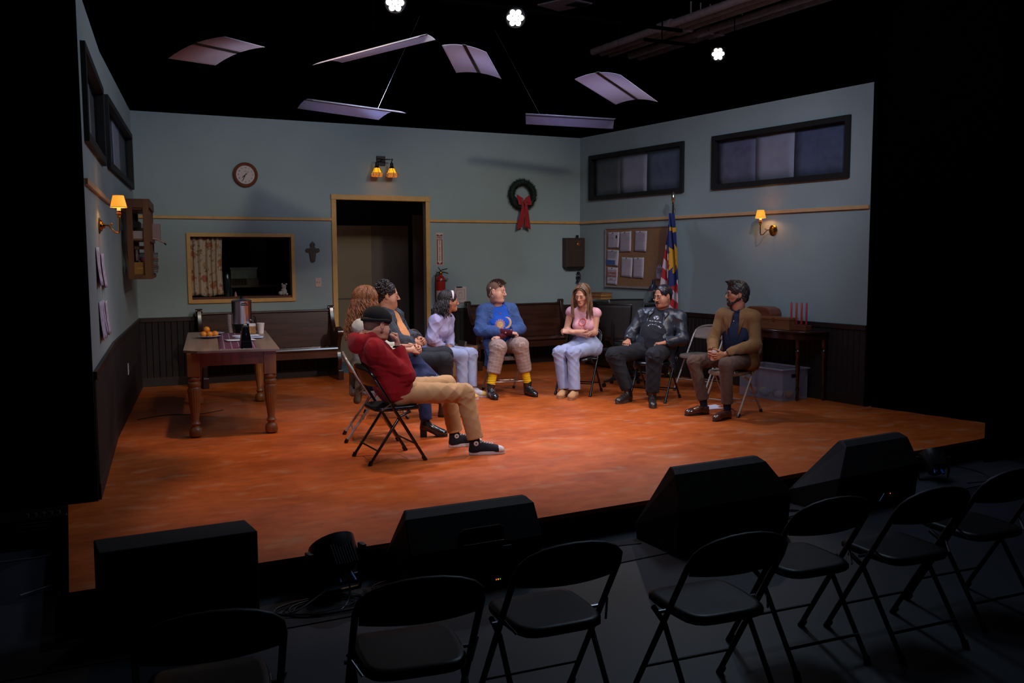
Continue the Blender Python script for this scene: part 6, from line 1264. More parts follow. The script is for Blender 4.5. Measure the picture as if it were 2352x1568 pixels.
def wrinkle(m, wr=.22, sc=8):
    nt = m.node_tree; b = nt.nodes['Principled BSDF']; N = nt.nodes.new; L = nt.links.new; n = N('ShaderNodeTexNoise'); n.inputs['Scale'].default_value = sc; n.inputs['Detail'].default_value = 2.5; n.inputs['Distortion'].default_value = .9; L(nt.nodes['Texture Coordinate'].outputs['Object'], n.inputs[0])
    s = N('ShaderNodeMath'); s.operation = 'SUBTRACT'; s.inputs[1].default_value = .5; L(n.outputs[0], s.inputs[0]); a = N('ShaderNodeMath'); a.operation = 'ABSOLUTE'; L(s.outputs[0], a.inputs[0]); p = N('ShaderNodeMath'); p.operation = 'POWER'; p.inputs[1].default_value = 1.2; L(a.outputs[0], p.inputs[0])
    bp = N('ShaderNodeBump'); bp.inputs['Strength'].default_value = wr; bp.inputs['Distance'].default_value = .022; L(p.outputs[0], bp.inputs['Height'])
    if b.inputs['Normal'].links: L(b.inputs['Normal'].links[0].from_socket, bp.inputs['Normal'])
    L(bp.outputs[0], b.inputs['Normal'])
def bodymesh(t, H, J, headprims, skm, armg=1., hands=(), upto=(1, 1), legs=True, g=.9, extra=(), fm=None):
    core = torso(J, -.012, g, g)
    for i, s_ in enumerate('LR'): core += arm(J, s_, -.002, armg, upto[i])
    if legs:
        for s_ in 'LR': core += leg(J, s_, -.012, .9, .055, .036)
    core += [cap(J['nb']-V3(0, 0, .06), J['nb']+V3(0, 0, .02), .055, .052, .03)]+list(extra)
    parts = [(headprims, .0030, None), (core, .007, None)]
    for hp in hands: parts.append((hp, .0034, None))
    f0 = lipfm(H)
    b = sculpt('body', parts, [skm, lipc], t, fm=f0); return b
def trousers(t, J, mat, g=1., off=.012, rk=.068, ra=.055, name='trousers', fa=.004, waist=.0, cutat=.02, fm=None, ff=38, h=.006, belly=0, mats=None, upto=1.):
    P = [cap(J['hL'], J['hR'], .105*g+off, None, .05), cap(J['pel'], mid(J['pel'], J['nb'], .16+waist), .128*g+off, .128*g+off, .05, flat=(body_dirs(J)[1], .85))]
    for s_ in 'LR': P += leg(J, s_, off, g, rk, ra, upto)
    for s_ in 'LR': d = J['a'+s_]-J['k'+s_]; P.append(cut(J['k'+s_]+d*upto-nrm(d)*cutat, d, .12))
    return sculpt(name, [(P, h, crease(J, 'l', fa*1.0, ff*1.7, 1, .35, .13))], mats or mat, t, fm=fm, uv=(J, 'l'))
def top_(t, J, mat, off=.018, g=1., gc=1., belly=0, sleeves=(1, 1), neck=.07, fa=.004, axis=(0, 0, 1), ff=45, name='shirt', h=.006, fm=None, extra=(), k=.04, upz=None, armoff=None, bust=0, mats=None, neckoff=(0, 0, 0), cuts=(), fr=1.1, ag=1.):
    P = torso(J, off, g, gc, belly, k=k, bust=bust); ao = off if armoff is None else armoff
    for i, s_ in enumerate('LR'):
        if sleeves[i] > 0: P += arm(J, s_, ao, ag, sleeves[i], fr=fr); e, w_ = J['e'+s_], J['w'+s_]; P.append(cut(e+(w_-e)*sleeves[i], w_-e, .085))
        elif sleeves[i] < 0: s, e = J['s'+s_], J['e'+s_]; P.append(cap(s, mid(s, e, -sleeves[i]), .042*ag+ao, .044*ag+ao, .03)); P.append(cut(mid(s, e, -sleeves[i]), e-s, .09))
    P += list(extra); r, f, up = body_dirs(J)
    if neck: P.append(ell(J['nb']+up*.03+f*.02+V3(neckoff), [neck, neck*.95, .06], np.stack([r, f, up], 1), .006, '-'))
    P += list(cuts)
    return sculpt(name, [(P, h, crease(J, 'at', fa*.9, ff*1.35, int(fa*1e4), .5, .12))], mats or mat, t, fm=fm, uv=(J, 'at'))
def belt_cut(J, dz=0): return []
fair = skin('fair', (.60, .30, .20, 1)); tan_ = skin('tan', (.50, .22, .13, 1)); oliv = skin('olive', (.45, .19, .10, 1)); pale = skin('pale', (.62, .33, .24, 1))
whsock = cloth('white_rubber', (.62, .56, .56, 1), .5, bump=0); rubberblk = M('black_rubber_sole', '08080a', .5)
def rings(t, name, c, n, r, rt, mat, **k):
    m = MB(); root = V3(WL[t.name]); n = nrm(n); u = nrm(np.cross(n, (.3, .5, .8))); v = np.cross(n, u); m.tube([Vector(V3(c)-root+u*r*math.cos(a)+v*r*k.get('e', 1)*math.sin(a)) for a in [2*math.pi*i/32 for i in range(32)]], rt, 6, closed=True); return m.build(name, mat, t)
def mic(H, t, side=1):
    m = MB(); root = V3(WL[t.name]); P = [H.p(side*.079, -.012, .022), H.p(side*.084, .006, .018), H.p(side*.078, .022, -.02), H.p(side*.062, .060, -.055)]; m.tube([Vector(p-root) for p in P], .0014, 5); m.ball(Vector(P[-1]-root), .0035, 8); return m.build('head_microphone', M('flesh_microphone', (.5, .3, .22, 1), .4), t)
# ---------------- 1. red hoodie
def p_red():
    J = JD(nb=(1.243, -5.378, .99), pel=(1.47, -5.373, .55), sR=(1.255, -5.56, .915), sL=(1.30, -5.19, .915), eR=(1.52, -5.56, .69), wR=(1.478, -5.45, .93), eL=(1.58, -5.21, .67), wL=(1.50, -5.43, .66), hR=(1.47, -5.465, .545), hL=(1.49, -5.28, .545), kR=(2.03, -5.515, .51), aR=(2.10, -5.575, .115), tR=(2.33, -5.655, 0), kL=(1.99, -5.225, .545), aL=(2.075, -5.205, .12), tL=(2.22, -5.225, 0))
    t = person('person slouching in a dark red hoodie and black beanie, fist held to the mouth', J, (1.41, -5.375, 0)); H = Head((1.335, -5.377, 1.105), (.95, .30, -.16), sc=1.05)
    hr = hand_prims(J['wR'], (-.10, .22, 1), (-1, .1, .1), (0, -1, 0), 1.25, 1.02, thumb=.7); hl = hand_prims(J['wL'], (-.1, -1, .1), (-1, 0, 0), (0, 0, 1), .8, 1.)
    b = bodymesh(t, H, J, H.prims(neckto=J['nb'], neckr=.062, heavy=.25), fair, hands=(hr, hl), g=1.05); eyes(H, t); bh = hairmat('dark_brown_stubble', (.07, .035, .022, 1), (.03, .015, .01, 1))
    brows(H, t, bh)
    sculpt('stubble_beard', [([H.cap((-.050, 0, -.058), (-.012, .068, -.102), .0235, .0215, .03), H.cap((.050, 0, -.058), (.012, .068, -.102), .0235, .0215, .03), H.cap((-.050, .012, -.050), (-.058, .012, -.015), .0155, .010, .02), H.cap((.050, .012, -.050), (.058, .012, -.015), .0155, .010, .02), H.ell((0, .077, -.098), (.022, .018, .02), .02), H.ell((0, .094, -.070), (.024, .02, .014), .004, '-')], .003, lambda Q: .0012*noise3(Q, 300, 1))], M('stubble_skin', (.26, .12, .08, 1), .7, col2=(.10, .045, .03, 1), scale=260), t)
    # cropped hair below the beanie
    shell(H, .0025, low=-.03, noise=.0006, nf=250, mat=M('short_brown_crop', (.16, .08, .055, 1), .8, col2=(.06, .03, .02, 1), scale=200), parent=t, name='hair')
    bm = cloth('black_knit_beanie', (.006, .006, .007, 1), .9, bump=.5, bs=180)
    P = [H.ell((0, -.016, .050), (.088, .108, .080)), H.cap((-.04, .045, .040), (.04, .045, .040), .048, .048, .03), H.ell((0, -.012, -.055), (.13, .15, .072), .01, '-'), H.ell((0, .14, -.03), (.1, .06, .05), .01, '-')]
    bn = sculpt('beanie', [(P, .0035, lambda Q: .0012*np.sin(330*np.arctan2(Q[1]+5.377, Q[0]-1.335)/3.3))], bm, t)
    m = MB(); root = V3(WL[t.name]); ring = [H.p(.094*math.sin(a), -.014+.112*math.cos(a), .024+.010*math.cos(a)) for a in [2*math.pi*i/40 for i in range(40)]]; m.tube([Vector(p-root) for p in ring], .0125, 10, closed=True); m.build('cuff', bm, bn)
    hoodm = cloth('dark_red_fleece', (.26, .006, .010, 1), .9, var=.08, bump=.1, sheen=.05)
    ex = [cap(J['pel']+V3(-.04, -.09, .05), J['pel']+V3(-.04, .09, .05), .108, .108, .05), cap(J['pel']+V3(.03, -.09, .035), J['pel']+V3(.03, .09, .035), .092, .092, .05)]
    rh = nrm(V3(.5, 0, .85))
    hd = top_(t, J, hoodm, .014, 1.05, 1.05, .2, (.86, .9), .062, .007, (.45, .1, .9), 48, 'hoodie', extra=ex, neckoff=(.035, 0, .01), ag=1.12, k=.04)
    nb = J['nb']
    HD = [ell(nb+V3(-.080, 0, -.055), (.062, .125, .070), None, .04), cap(nb+V3(-.085, -.07, .0), nb+V3(-.085, .07, .0), .036, .036, .04)]
    for q in (-1, 1): HD += [cap(nb+V3(-.08, q*.10, -.01), nb+V3(.02, q*.085, .015), .042, .034, .03), cap(nb+V3(.02, q*.085, .015), nb+V3(.095, q*.045, -.035), .034, .026, .03)]
    HD.append(ell(nb+V3(.01, 0, .055), (.085, .068, .075), None, .01, '-')); sculpt('hood', [(HD, .005, lambda Q: .003*folds(Q, (.9, .2, -.5), 40, 2, 1.5, 7))], hoodm, hd)
    m = MB(); 
    for q in (-1, 1): a0 = J['nb']+V3(.115, q*.03, -.01)-V3(WL[t.name]); m.tube([Vector(a0), Vector(a0+V3(.035, q*.01, -.04)), Vector(a0+V3(.06, q*.015, -.10))], .0035, 6)
    m.build('drawstring', M('grey_drawcord', (.30, .27, .27, 1), .8), hd)
    rings(t, 'wristwatch', J['wR']+V3(-.0, -.0, -.012), (-.1, .1, 1), .034, .008, M('dark_watch_band', '101012', .4))
    trousers(t, J, cloth('khaki_twill', (.46, .27, .13, 1), .8, var=.06, sc=12), .96, .010, .070, .059, fa=.006, cutat=.015)
    can = cloth('black_canvas', (.012, .013, .020, 1), .8); 
    for s_, dv in (('R', (1, -.33, 0)), ('L', (1, -.12, 0))):
        o, pt = shoe(J, s_, t, 'sneaker', [can, whsock, whsock], .30, dirv=dv, lacem=M('white_lace', (.6, .55, .58, 1), .8)); root = V3(WL[t.name])
        m = MB(); n = pt(1, 0, 0)-pt(0, 0, 0); c = pt(.046 if s_ == 'L' else .046, .0, .10)
        m.lathe([(0, 0), (.020, 0), (.020, .003), (0, .004)], c=Vector(c-root), R=Vector(n).to_track_quat('Z', 'Y').to_matrix(), n=20, mi=0); R = Vector(n).to_track_quat('Z', 'Y').to_matrix()
        S = [];
        for k in range(10): a = k*math.pi/5+.3; rr = .011 if k % 2 == 0 else .0048; S.append((rr*math.cos(a), rr*math.sin(a)))
        V_ = [Vector(c-root)+R@Vector((x, y, .0045)) for x, y in S]+[Vector(c-root)+R@Vector((0, 0, .0055))]; m.add(V_, [(k, (k+1) % 10, 10) for k in range(10)], 1); m.build('ankle_patch', [whsock, M('navy_star', (.02, .03, .12, 1), .6)], o)
p_red()
# ---------------- 2. auburn hair
def p_auburn():
    J = JD(nb=(1.485, -4.462, 1.075), pel=(1.54, -4.477, .56), sR=(1.435, -4.62, 1.015), sL=(1.53, -4.305, 1.02), eR=(1.63, -4.70, .79), wR=(1.885, -4.68, .80), eL=(1.77, -4.34, .79), wL=(1.945, -4.575, .82), hR=(1.53, -4.567, .555), hL=(1.56, -4.39, .555), kR=(1.985, -4.68, .535), aR=(2.01, -4.69, .14), tR=(2.175, -4.76, 0), kL=(1.93, -4.56, .70), aL=(2.115, -4.69, .50), tL=(2.28, -4.72, .46))
    t = person('person with long curly auburn hair sitting cross-legged beside the red hoodie', J, (1.55, -4.48, 0)); H = Head((1.545, -4.48, 1.235), (.97, .22, -.10), sc=.97)
    dR = J['wR']-J['eR']; dL = J['wL']-J['eL']; hr = hand_prims(J['wR'], (.9, .35, .05), (.1, .6, -.6), 0, .9, .92) if False else hand_prims(J['wR'], (.9, .35, -.1), (-.2, .8, -.5), np.cross(nrm((.9, .35, -.1)), nrm((-.2, .8, -.5))), .85, .92, thumb=.6)
    hl = hand_prims(J['wL'], (.5, -.8, -.2), (-.6, -.5, -.5), np.cross(nrm((-.6, -.5, -.5)), nrm((.5, -.8, -.2))), .8, .92, thumb=.6)
    bodymesh(t, H, J, H.prims(neckto=J['nb'], neckr=.052), fair, hands=(hr, hl), armg=.92); eyes(H, t)
    hm = hairmat('auburn_hair', (.30, .105, .035, 1), (.085, .028, .012, 1), 45); brows(H, t, hm)
    sh_ = shell(H, .018, low=-.12, noise=.008, nf=70, mat=hm, parent=t)
    strands(H, t, hm, 620, .92, 0, 2.1, .0042, .019, 62, .026, 5, spread=.06, coil=1, lean=(-.01, -.01, 0), el=(.1, 1.5), npt=20)
    vest = cloth('cream_knit_vest', (.46, .44, .38, 1), .9, bump=.4, bs=150)
    top_(t, J, vest, .016, .95, .95, 0, (.42, .42), .062, .004, (.2, 0, .9), 40, 'blouse', ag=.95)
    coat = cloth('olive_coat', (.16, .13, .08, 1), .85); r, f, up = body_dirs(J)
    sculpt('draped_coat', [([cap(J['hR']+V3(-.10, -.05, .08), J['hR']+V3(-.13, -.04, -.18), .05, .04, .04), cap(J['hL']+V3(-.12, .0, .08), J['hL']+V3(-.14, 0, -.15), .05, .04, .04), cap(J['hL']+V3(-.12, 0, .10), J['hR']+V3(-.12, 0, .10), .06, .06, .04)], .007, lambda Q: .008*folds(Q, (.7, .7, .1), 45, 3, 1.6))], coat, t)
    trousers(t, J, cloth('navy_denim', (.02, .028, .085, 1), .8, sc=14, col2=(.012, .016, .05, 1)), .92, .010, .066, .05, fa=.004)
    bl = M('black_polished_leather', (.012, .012, .016, 1), .18, spec=.7, bump=.03, bscale=60, coat=.4)
    shoe(J, 'R', t, 'heel', [bl, rubberblk], .25, dirv=(1, -.35, 0), nm='ankle_boot'); shoe(J, 'L', t, 'heel', [bl, rubberblk], .245, a=J['aL'], dirv=(.95, -.2, -.12), up=(.1, -.1, 1), ground=False, nm='ankle_boot')
    rings(t, 'sock', J['aL']+nrm(J['kL']-J['aL'])*.10, J['kL']-J['aL'], .038, .012, whsock)
p_auburn()
# ---------------- 3. orange shirt
def p_orange():
    J = JD(nb=(2.075, -3.46, 1.075), pel=(2.13, -3.48, .57), sR=(1.985, -3.62, 1.0), sL=(2.215, -3.325, 1.01), eR=(2.10, -3.74, .79), wR=(2.31, -3.66, .76), eL=(2.33, -3.31, .80), wL=(2.42, -3.53, .78), hR=(2.13, -3.58, .57), hL=(2.18, -3.38, .57), kR=(2.56, -3.79, .57), aR=(2.55, -3.80, .12), tR=(2.70, -3.90, 0), kL=(2.66, -3.55, .60), aL=(2.68, -3.56, .12), tL=(2.85, -3.66, 0))
    t = person('person with dark curly hair in an orange shirt and dark denim jacket', J, (2.05, -3.45, 0)); H = Head((2.088, -3.463, 1.245), (.95, -.28, -.06), sc=1.06)
    hr = hand_prims(J['wR'], (.8, .45, 0), (-.4, .7, -.5), np.cross(nrm((.8, .45, 0)), nrm((-.4, .7, -.5))), .8, 1., thumb=.6); hl = hand_prims(J['wL'], (.1, -1, -.1), (-.8, -.2, -.5), np.cross(nrm((-.8, -.2, -.5)), nrm((.1, -1, -.1))), .8, 1., thumb=.6)
    bodymesh(t, H, J, H.prims(neckto=J['nb'], neckr=.066, heavy=1., jaw=1.06), tan_, hands=(hr, hl), g=1.1); eyes(H, t, (0, 1, -.5))
    hm = hairmat('black_curly_hair', (.025, .016, .014, 1), (.008, .006, .006, 1), 50); brows(H, t, hm, 1.2)
    shell(H, .010, low=-.04, noise=.006, nf=90, mat=hm, parent=t, subs=[H.ell((0, .11, .06), (.08, .045, .06), .01, '-')]); curls(H, t, hm, 150, 4, .012, -.03, .006, .011, (0, 1.9), elh=1.4); mic(H, t)
    org = cloth('orange_cotton', (.72, .30, .12, 1), .85, var=.04)
    r, f, up = body_dirs(J)
    top_(t, J, org, .014, 1.2, 1.12, 1.3, (.2, .2), .07, .004, (.1, .1, 1), 36, 'shirt')
    jk = plaid('dark_grey_denim_plaid', (.035, .042, .055, 1), (.08, .10, .13, 1), (.012, .014, .02, 1), 11, wobble=1, third=(.10, .12, .16, 1)); wrinkle(jk)
    cutp = [ell(J['pel']+(J['nb']-J['pel'])*.42+f*.20, [.105, .19, .42], np.stack([r, f, up], 1), .01, '-')]
    top_(t, J, jk, .026, 1.15, 1.12, .7, (.84, .84), .075, .006, (.4, .3, .8), 42, 'denim_jacket', cuts=cutp, ag=1.15)
    trousers(t, J, cloth('black_trousers', (.012, .012, .016, 1), .7), 1.1, .012, .075, .06, belly=1)
    for s_ in 'RL': shoe(J, s_, t, 'boot', [M('black_polished_leather', ''), rubberblk], .29, dirv=(.9, -.4, 0))
p_orange()
# ---------------- 4. lavender top
def p_lav():
    J = JD(nb=(3.07, -2.57, .968), pel=(2.94, -2.485, .55), sR=(2.93, -2.66, .895), sL=(3.17, -2.45, .90), eR=(2.88, -2.68, .70), wR=(3.03, -2.66, .58), eL=(3.19, -2.43, .69), wL=(3.14, -2.60, .57), hR=(2.90, -2.55, .545), hL=(3.0, -2.40, .545), kR=(3.19, -2.80, .50), aR=(3.19, -2.83, .10), tR=(3.33, -2.95, 0), kL=(3.37, -2.665, .495), aL=(3.36, -2.70, .10), tL=(3.46, -2.80, 0))
    t = person('person with black curly hair, white headband and lavender top leaning forward', J, (2.95, -2.48, 0)); H = Head((3.125, -2.612, 1.118), (.98, -.12, .0), sc=.97)
    hr = hand_prims(J['wR'], (.6, -.1, -.7), (.2, .6, -.3), np.cross(nrm((.6, -.1, -.7)), nrm((.2, .6, -.3))), .6, .92); hl = hand_prims(J['wL'], (.3, -.5, -.7), (-.3, -.6, .2), np.cross(nrm((-.3, -.6, .2)), nrm((.3, -.5, -.7))), .6, .92)
    bodymesh(t, H, J, H.prims(neckto=J['nb'], neckr=.048), oliv, hands=(hr, hl), armg=.9); eyes(H, t)
    hm = hairmat('black_wavy_hair', (.030, .022, .024, 1), (.007, .006, .008, 1), 45); brows(H, t, hm)
    shell(H, .012, low=-.10, noise=.007, nf=80, mat=hm, parent=t, subs=[H.ell((0, .085, -.02), (.09, .035, .06), .01, '-')]); strands(H, t, hm, 300, .97, 0, 1.5, .005, .014, 65, .016, 8, spread=.045, coil=1, lean=(-.03, .0, 0), el=(.1, 1.4))
    m = MB(); root = V3(WL[t.name]); wd = .016; P0 = []; P1 = []
    for k in range(25): a = math.pi*k/24; x = .092*math.cos(a); z = .028+.098*math.sin(a); y = .022+.010*math.sin(a); P0.append(Vector(H.p(x, y-wd*(.35+.65*math.sin(a)), z)-root)); P1.append(Vector(H.p(x, y+wd*(.35+.65*math.sin(a)), z)-root))
    m.add(P0+P1, [(k, k+1, 26+k, 25+k) for k in range(24)]); m.build('headband', M('white_headband', (.72, .66, .70, 1), .6, var=.02), t, solid=.004); mic(H, t)
    rings(t, 'earring', H.p(.08, -.004, -.052), H.r, .012, .0018, chrome)
    lv = cloth('lavender_knit', (.40, .38, .62, 1), .8, var=.05)
    top_(t, J, lv, .018, .92, .95, 0, (.88, .88), .066, .007, (.6, .2, .7), 42, 'lavender_top', ag=1.2, fr=.9, bust=.85, neckoff=(.02, -.01, 0))
    m = MB(); m.ball(Vector(J['nb']+V3(.07, -.06, -.02)-root), .012, 10); m.build('black_brooch', blkplastic, t)
    trousers(t, J, cloth('light_blue_jeans', (.36, .41, .60, 1), .85, var=.12, sc=9), .9, .012, .066, .056, fa=.004)
    for s_ in 'RL': shoe(J, s_, t, 'sneaker', [cloth('white_canvas', (.60, .52, .50, 1), .7, bump=0), whsock, M('yellow_toe', (.70, .42, .10, 1), .6)], .245, dirv=(.8, -.6, 0), lacem=M('white_lace', ''))
p_lav()
# ---------------- 5. blue cardigan
def p_blue():
    J = JD(nb=(3.808, -2.452, 1.035), pel=(3.86, -2.47, .555), sR=(3.635, -2.44, .975), sL=(3.985, -2.49, .98), eR=(3.535, -2.56, .765), wR=(3.83, -2.765, .735), eL=(4.045, -2.60, .765), wL=(3.715, -2.745, .69), hR=(3.76, -2.50, .56), hL=(3.96, -2.50, .56), kR=(3.635, -2.85, .575), aR=(3.52, -2.88, .13), tR=(3.48, -3.02, 0), kL=(3.895, -2.90, .59), aL=(3.995, -2.90, .13), tL=(3.99, -3.02, 0))
    t = person('person with short cropped hair in a long blue cable-knit cardigan and plaid trousers', J, (3.88, -2.5, 0)); H = Head((3.79, -2.50, 1.222), (.64, -.76, -.10), sc=1.07)
    nr = nrm((-.1, .25, -1)); dr = nrm((.9, -.25, -.1)); hr = hand_prims(J['wR'], dr, nr, np.cross(dr, nr), .8, .95, thumb=.5); dl = nrm((-.95, -.1, -.12)); nl = nrm((0, .2, -1)); hl = hand_prims(J['wL'], dl, nl, np.cross(nl, dl), .75, .95, thumb=.5)
    bodymesh(t, H, J, H.prims(neckto=J['nb'], neckr=.058, heavy=.5), pale, hands=(hr, hl), g=1.05); eyes(H, t, (0, 1, -.3))
    hm = hairmat('brown_crop', (.075, .042, .028, 1), (.03, .017, .012, 1), 80); brows(H, t, hm, 1.1); shell(H, .0028, low=-.045, noise=.0008, nf=240, mat=M('faded_sides', (.20, .115, .08, 1), .8, col2=(.08, .045, .03, 1), scale=220), parent=t, name='faded_sides')
    m = MB(); rn = random.Random(5); root = V3(WL[t.name])
    for k in range(420):
        x = rn.uniform(-.056, .056); y = rn.uniform(-.085, .068); zz = 1-(x/.076)**2-((y+.014)/.098)**2
        if zz <= 0: continue
        z = .034+.082*math.sqrt(zz); p = H.p(x, y, z); d = nrm(H.u*1.0+H.f*(.55+.9*max(0, y)/.07)+H.r*(x*6+rn.uniform(-.25, .25))); L_ = .016+.016*max(0, (y+.03)/.1)+rn.uniform(0, .008); m.tube([Vector(p-root-d*.004), Vector(p+d*L_*.5-root), Vector(p+d*L_+H.f*L_*.35-root)], [.0035, .0028, .0008], 4)
    m.build('hair', hm, t, fix=False)
    m = MB(); m.ball(Vector(H.p(.075, -.050, .025)-root), (.008, .012, .012), 10); m.tube([Vector(H.p(.083, -.03, .01)-root), Vector(H.p(.088, -.035, -.02)-root), Vector(H.p(.078, -.05, -.06)-root)], .002, 5); m.build('hearing_device', M('white_device', (.7, .66, .64, 1), .4), t)
    m = MB(); c = H.p(.086, .0, -.065)
    for k in range(8): a = k*math.pi/4; m.tube([Vector(c-root), Vector(c-root+H.f*.018*math.cos(a)+H.u*.018*math.sin(a))], .0022, 4); m.ball(Vector(c-root+H.f*.02*math.cos(a)+H.u*.02*math.sin(a)), .0035, 6)
    m.tube([Vector(H.p(.08, -.004, -.045)-root), Vector(c-root)], .001, 4); m.build('star_earring', M('gold_silver_earring', (.7, .62, .5, 1), .25, .8), t)
    teal = cloth('royal_blue_tee', (.010, .085, .52, 1), .75, var=.05); r, f, up = body_dirs(J); sc_ = J['pel']+(J['nb']-J['pel'])*.42-r*-.03
    su = nrm(np.cross(up, f)); C1 = J['pel']+(J['nb']-J['pel'])*.56
    def fm(P):
        q = P-C1; x = -(q@r); y = q@up; fr_ = (q@f) > .0; out = np.zeros(len(P), np.int32)   # x toward the wearer's left
        dx, dy = x+.035, y+.0; ra = np.hypot(dx, dy); an = np.arctan2(dy, dx)
        out[fr_ & (ra < .052+.018*np.abs(((an/(2*np.pi)*14) % 1)-.5)*2)] = 2; out[fr_ & (ra < .036)] = 1; out[fr_ & (ra < .034) & (np.abs(dy-.008) < .004) & (np.abs(np.abs(dx)-.013) < .007)] = 2; out[fr_ & (ra < .03) & (np.abs(dy+.016) < .003) & (np.abs(dx) < .010)] = 2
        mx, my = x-.060, y-.012; moon = (np.hypot(mx+.01, my) < .066) & (np.hypot(mx+.036, my-.006) > .058) & (mx > -.03); out[fr_ & moon] = 1; out[fr_ & moon & (np.hypot(mx+.028, my-.004) < .063)] = 2
        return out
    top_(t, J, None, .016, 1.12, 1.10, .5, (.2, .2), .080, .003, (.3, 0, 1), 36, 'blue_tee', h=.0042, mats=[teal, M('print_gold', (.66, .42, .16, 1), .8), M('print_mauve', (.34, .20, .30, 1), .8)], fm=fm, bust=.8)
    knit = cloth('blue_cable_knit', (.052, .105, .30, 1), .95, var=.12, sc=20, sheen=.05); nt = knit.node_tree; b_ = nt.nodes['Principled BSDF']; at = nt.nodes.new('ShaderNodeAttribute'); at.attribute_name = 'limb'; hs = []
    for sx in (1, -1):
        vm = nt.nodes.new('ShaderNodeVectorMath'); vm.operation = 'DOT_PRODUCT'; vm.inputs[1].default_value = (300*sx, 190, 0); nt.links.new(at.outputs['Vector'], vm.inputs[0]); sn = nt.nodes.new('ShaderNodeMath'); sn.operation = 'SINE'; nt.links.new(vm.outputs['Value'], sn.inputs[0]); hs.append(sn)
    mxn = nt.nodes.new('ShaderNodeMath'); mxn.operation = 'MAXIMUM'; nt.links.new(hs[0].outputs[0], mxn.inputs[0]); nt.links.new(hs[1].outputs[0], mxn.inputs[1]); bp_ = nt.nodes.new('ShaderNodeBump'); bp_.inputs['Strength'].default_value = .5; bp_.inputs['Distance'].default_value = .004; nt.links.new(mxn.outputs[0], bp_.inputs['Height']); nt.links.new(bp_.outputs[0], b_.inputs['Normal'])
    cutp = [ell(J['pel']+(J['nb']-J['pel'])*.62+f*.18, [.105, .17, .40], np.stack([r, f, up], 1), .012, '-')]
    sk = []
    for s_, q in (('L', -1), ('R', 1)):
        h_ = J['h'+s_]; sk += [cap(h_+r*q*.06+V3(0, 0, .10), h_+r*q*.11+f*.06+V3(0, 0, -.22), .065, .05, .05, flat=(r, .8)), cap(h_+r*q*.10+f*.02+V3(0, 0, .05), h_+r*q*.115+f*.20+V3(0, 0, -.12), .05, .035, .05)]
    sk.append(cap(J['hL']-f*.09+V3(0, 0, .08), J['hR']-f*.09+V3(0, 0, .08), .07, None, .05)); sk.append(cap(J['hL']-f*.13+V3(0, 0, -.15), J['hR']-f*.13+V3(0, 0, -.15), .04, None, .08))
    cutk = [cap(J['h'+s_]+(J['k'+s_]-J['h'+s_])*.1, J['k'+s_]+(J['k'+s_]-J['h'+s_])*.2, .092, .078, .01, '-') for s_ in 'LR']
    top_(t, J, knit, .024, 1.12, 1.10, .3, (.80, .80), .085, .006, (.5, .2, .8), 36, 'cardigan', cuts=cutp+cutk, ag=1.16, fr=1.0, extra=sk)
    cuf = cloth('maroon_knit_cuff', (.075, .008, .018, 1), .95, bump=.4)
    for s_ in 'LR': e, w_ = J['e'+s_], J['w'+s_]; sculpt('wrist_warmer', [([cap(mid(e, w_, .72), w_+(w_-e)*.10, .040, .034, .01), cut(w_+(w_-e)*.09, w_-e, .06)], .004, lambda Q: .002*noise3(Q, 120, 1))], cuf, t)
    for k, (dz, rr) in enumerate(((.045, .066), (.03, .074))): rings(t, 'necklace', J['nb']+up*dz+f*.012*(k+1), up-f*.25, rr, .0055, M('dark_bead_necklace', (.03, .03, .05, 1), .3, col2=(.15, .12, .14, 1), scale=140))
    m = MB(); P = [Vector(J['nb']+up*a+r*b+f*c-root) for a, b, c in ((.02, .06, .06), (-.05, .04, .105), (-.09, 0, .125), (-.05, -.04, .105), (.02, -.06, .06))]; m.tube(P, .0022, 5); m.ball(P[2], (.010, .006, .012), 8); m.build('pendant_necklace', M('red_gem_chain', (.30, .06, .05, 1), .3, .3), t)
    pl_ = plaid('taupe_plaid_wool', (.30, .205, .18, 1), (.13, .085, .085, 1), (.48, .36, .31, 1), 26, wobble=1, third=(.42, .30, .26, 1), w1=.14, w2=.1); wrinkle(pl_, .2)
    trousers(t, J, pl_, 1.08, .010, .078, .058, fa=.005, upto=.66, cutat=.0)
    for s_ in 'LR':
        k_, a_ = J['k'+s_], J['a'+s_]; d = a_-k_; sculpt('yellow_sock', [([cap(mid(k_, a_, .58), mid(k_, a_, .98), .049, .046, .01)], .0045, lambda Q: .0025*np.sin(240*Q[2]))], cloth('yellow_knit', (.85, .52, .01, 1), .9, var=.1, bump=.3), t)
        shoe(J, s_, t, 'boot', [M('black_polished_leather', ''), rubberblk], .26, .108, dirv=((-.12, -1, 0) if s_ == 'R' else (.06, -1, 0)), lacem=M('grey_lace', (.12, .11, .11, 1), .7), nm='combat_boot')
p_blue()

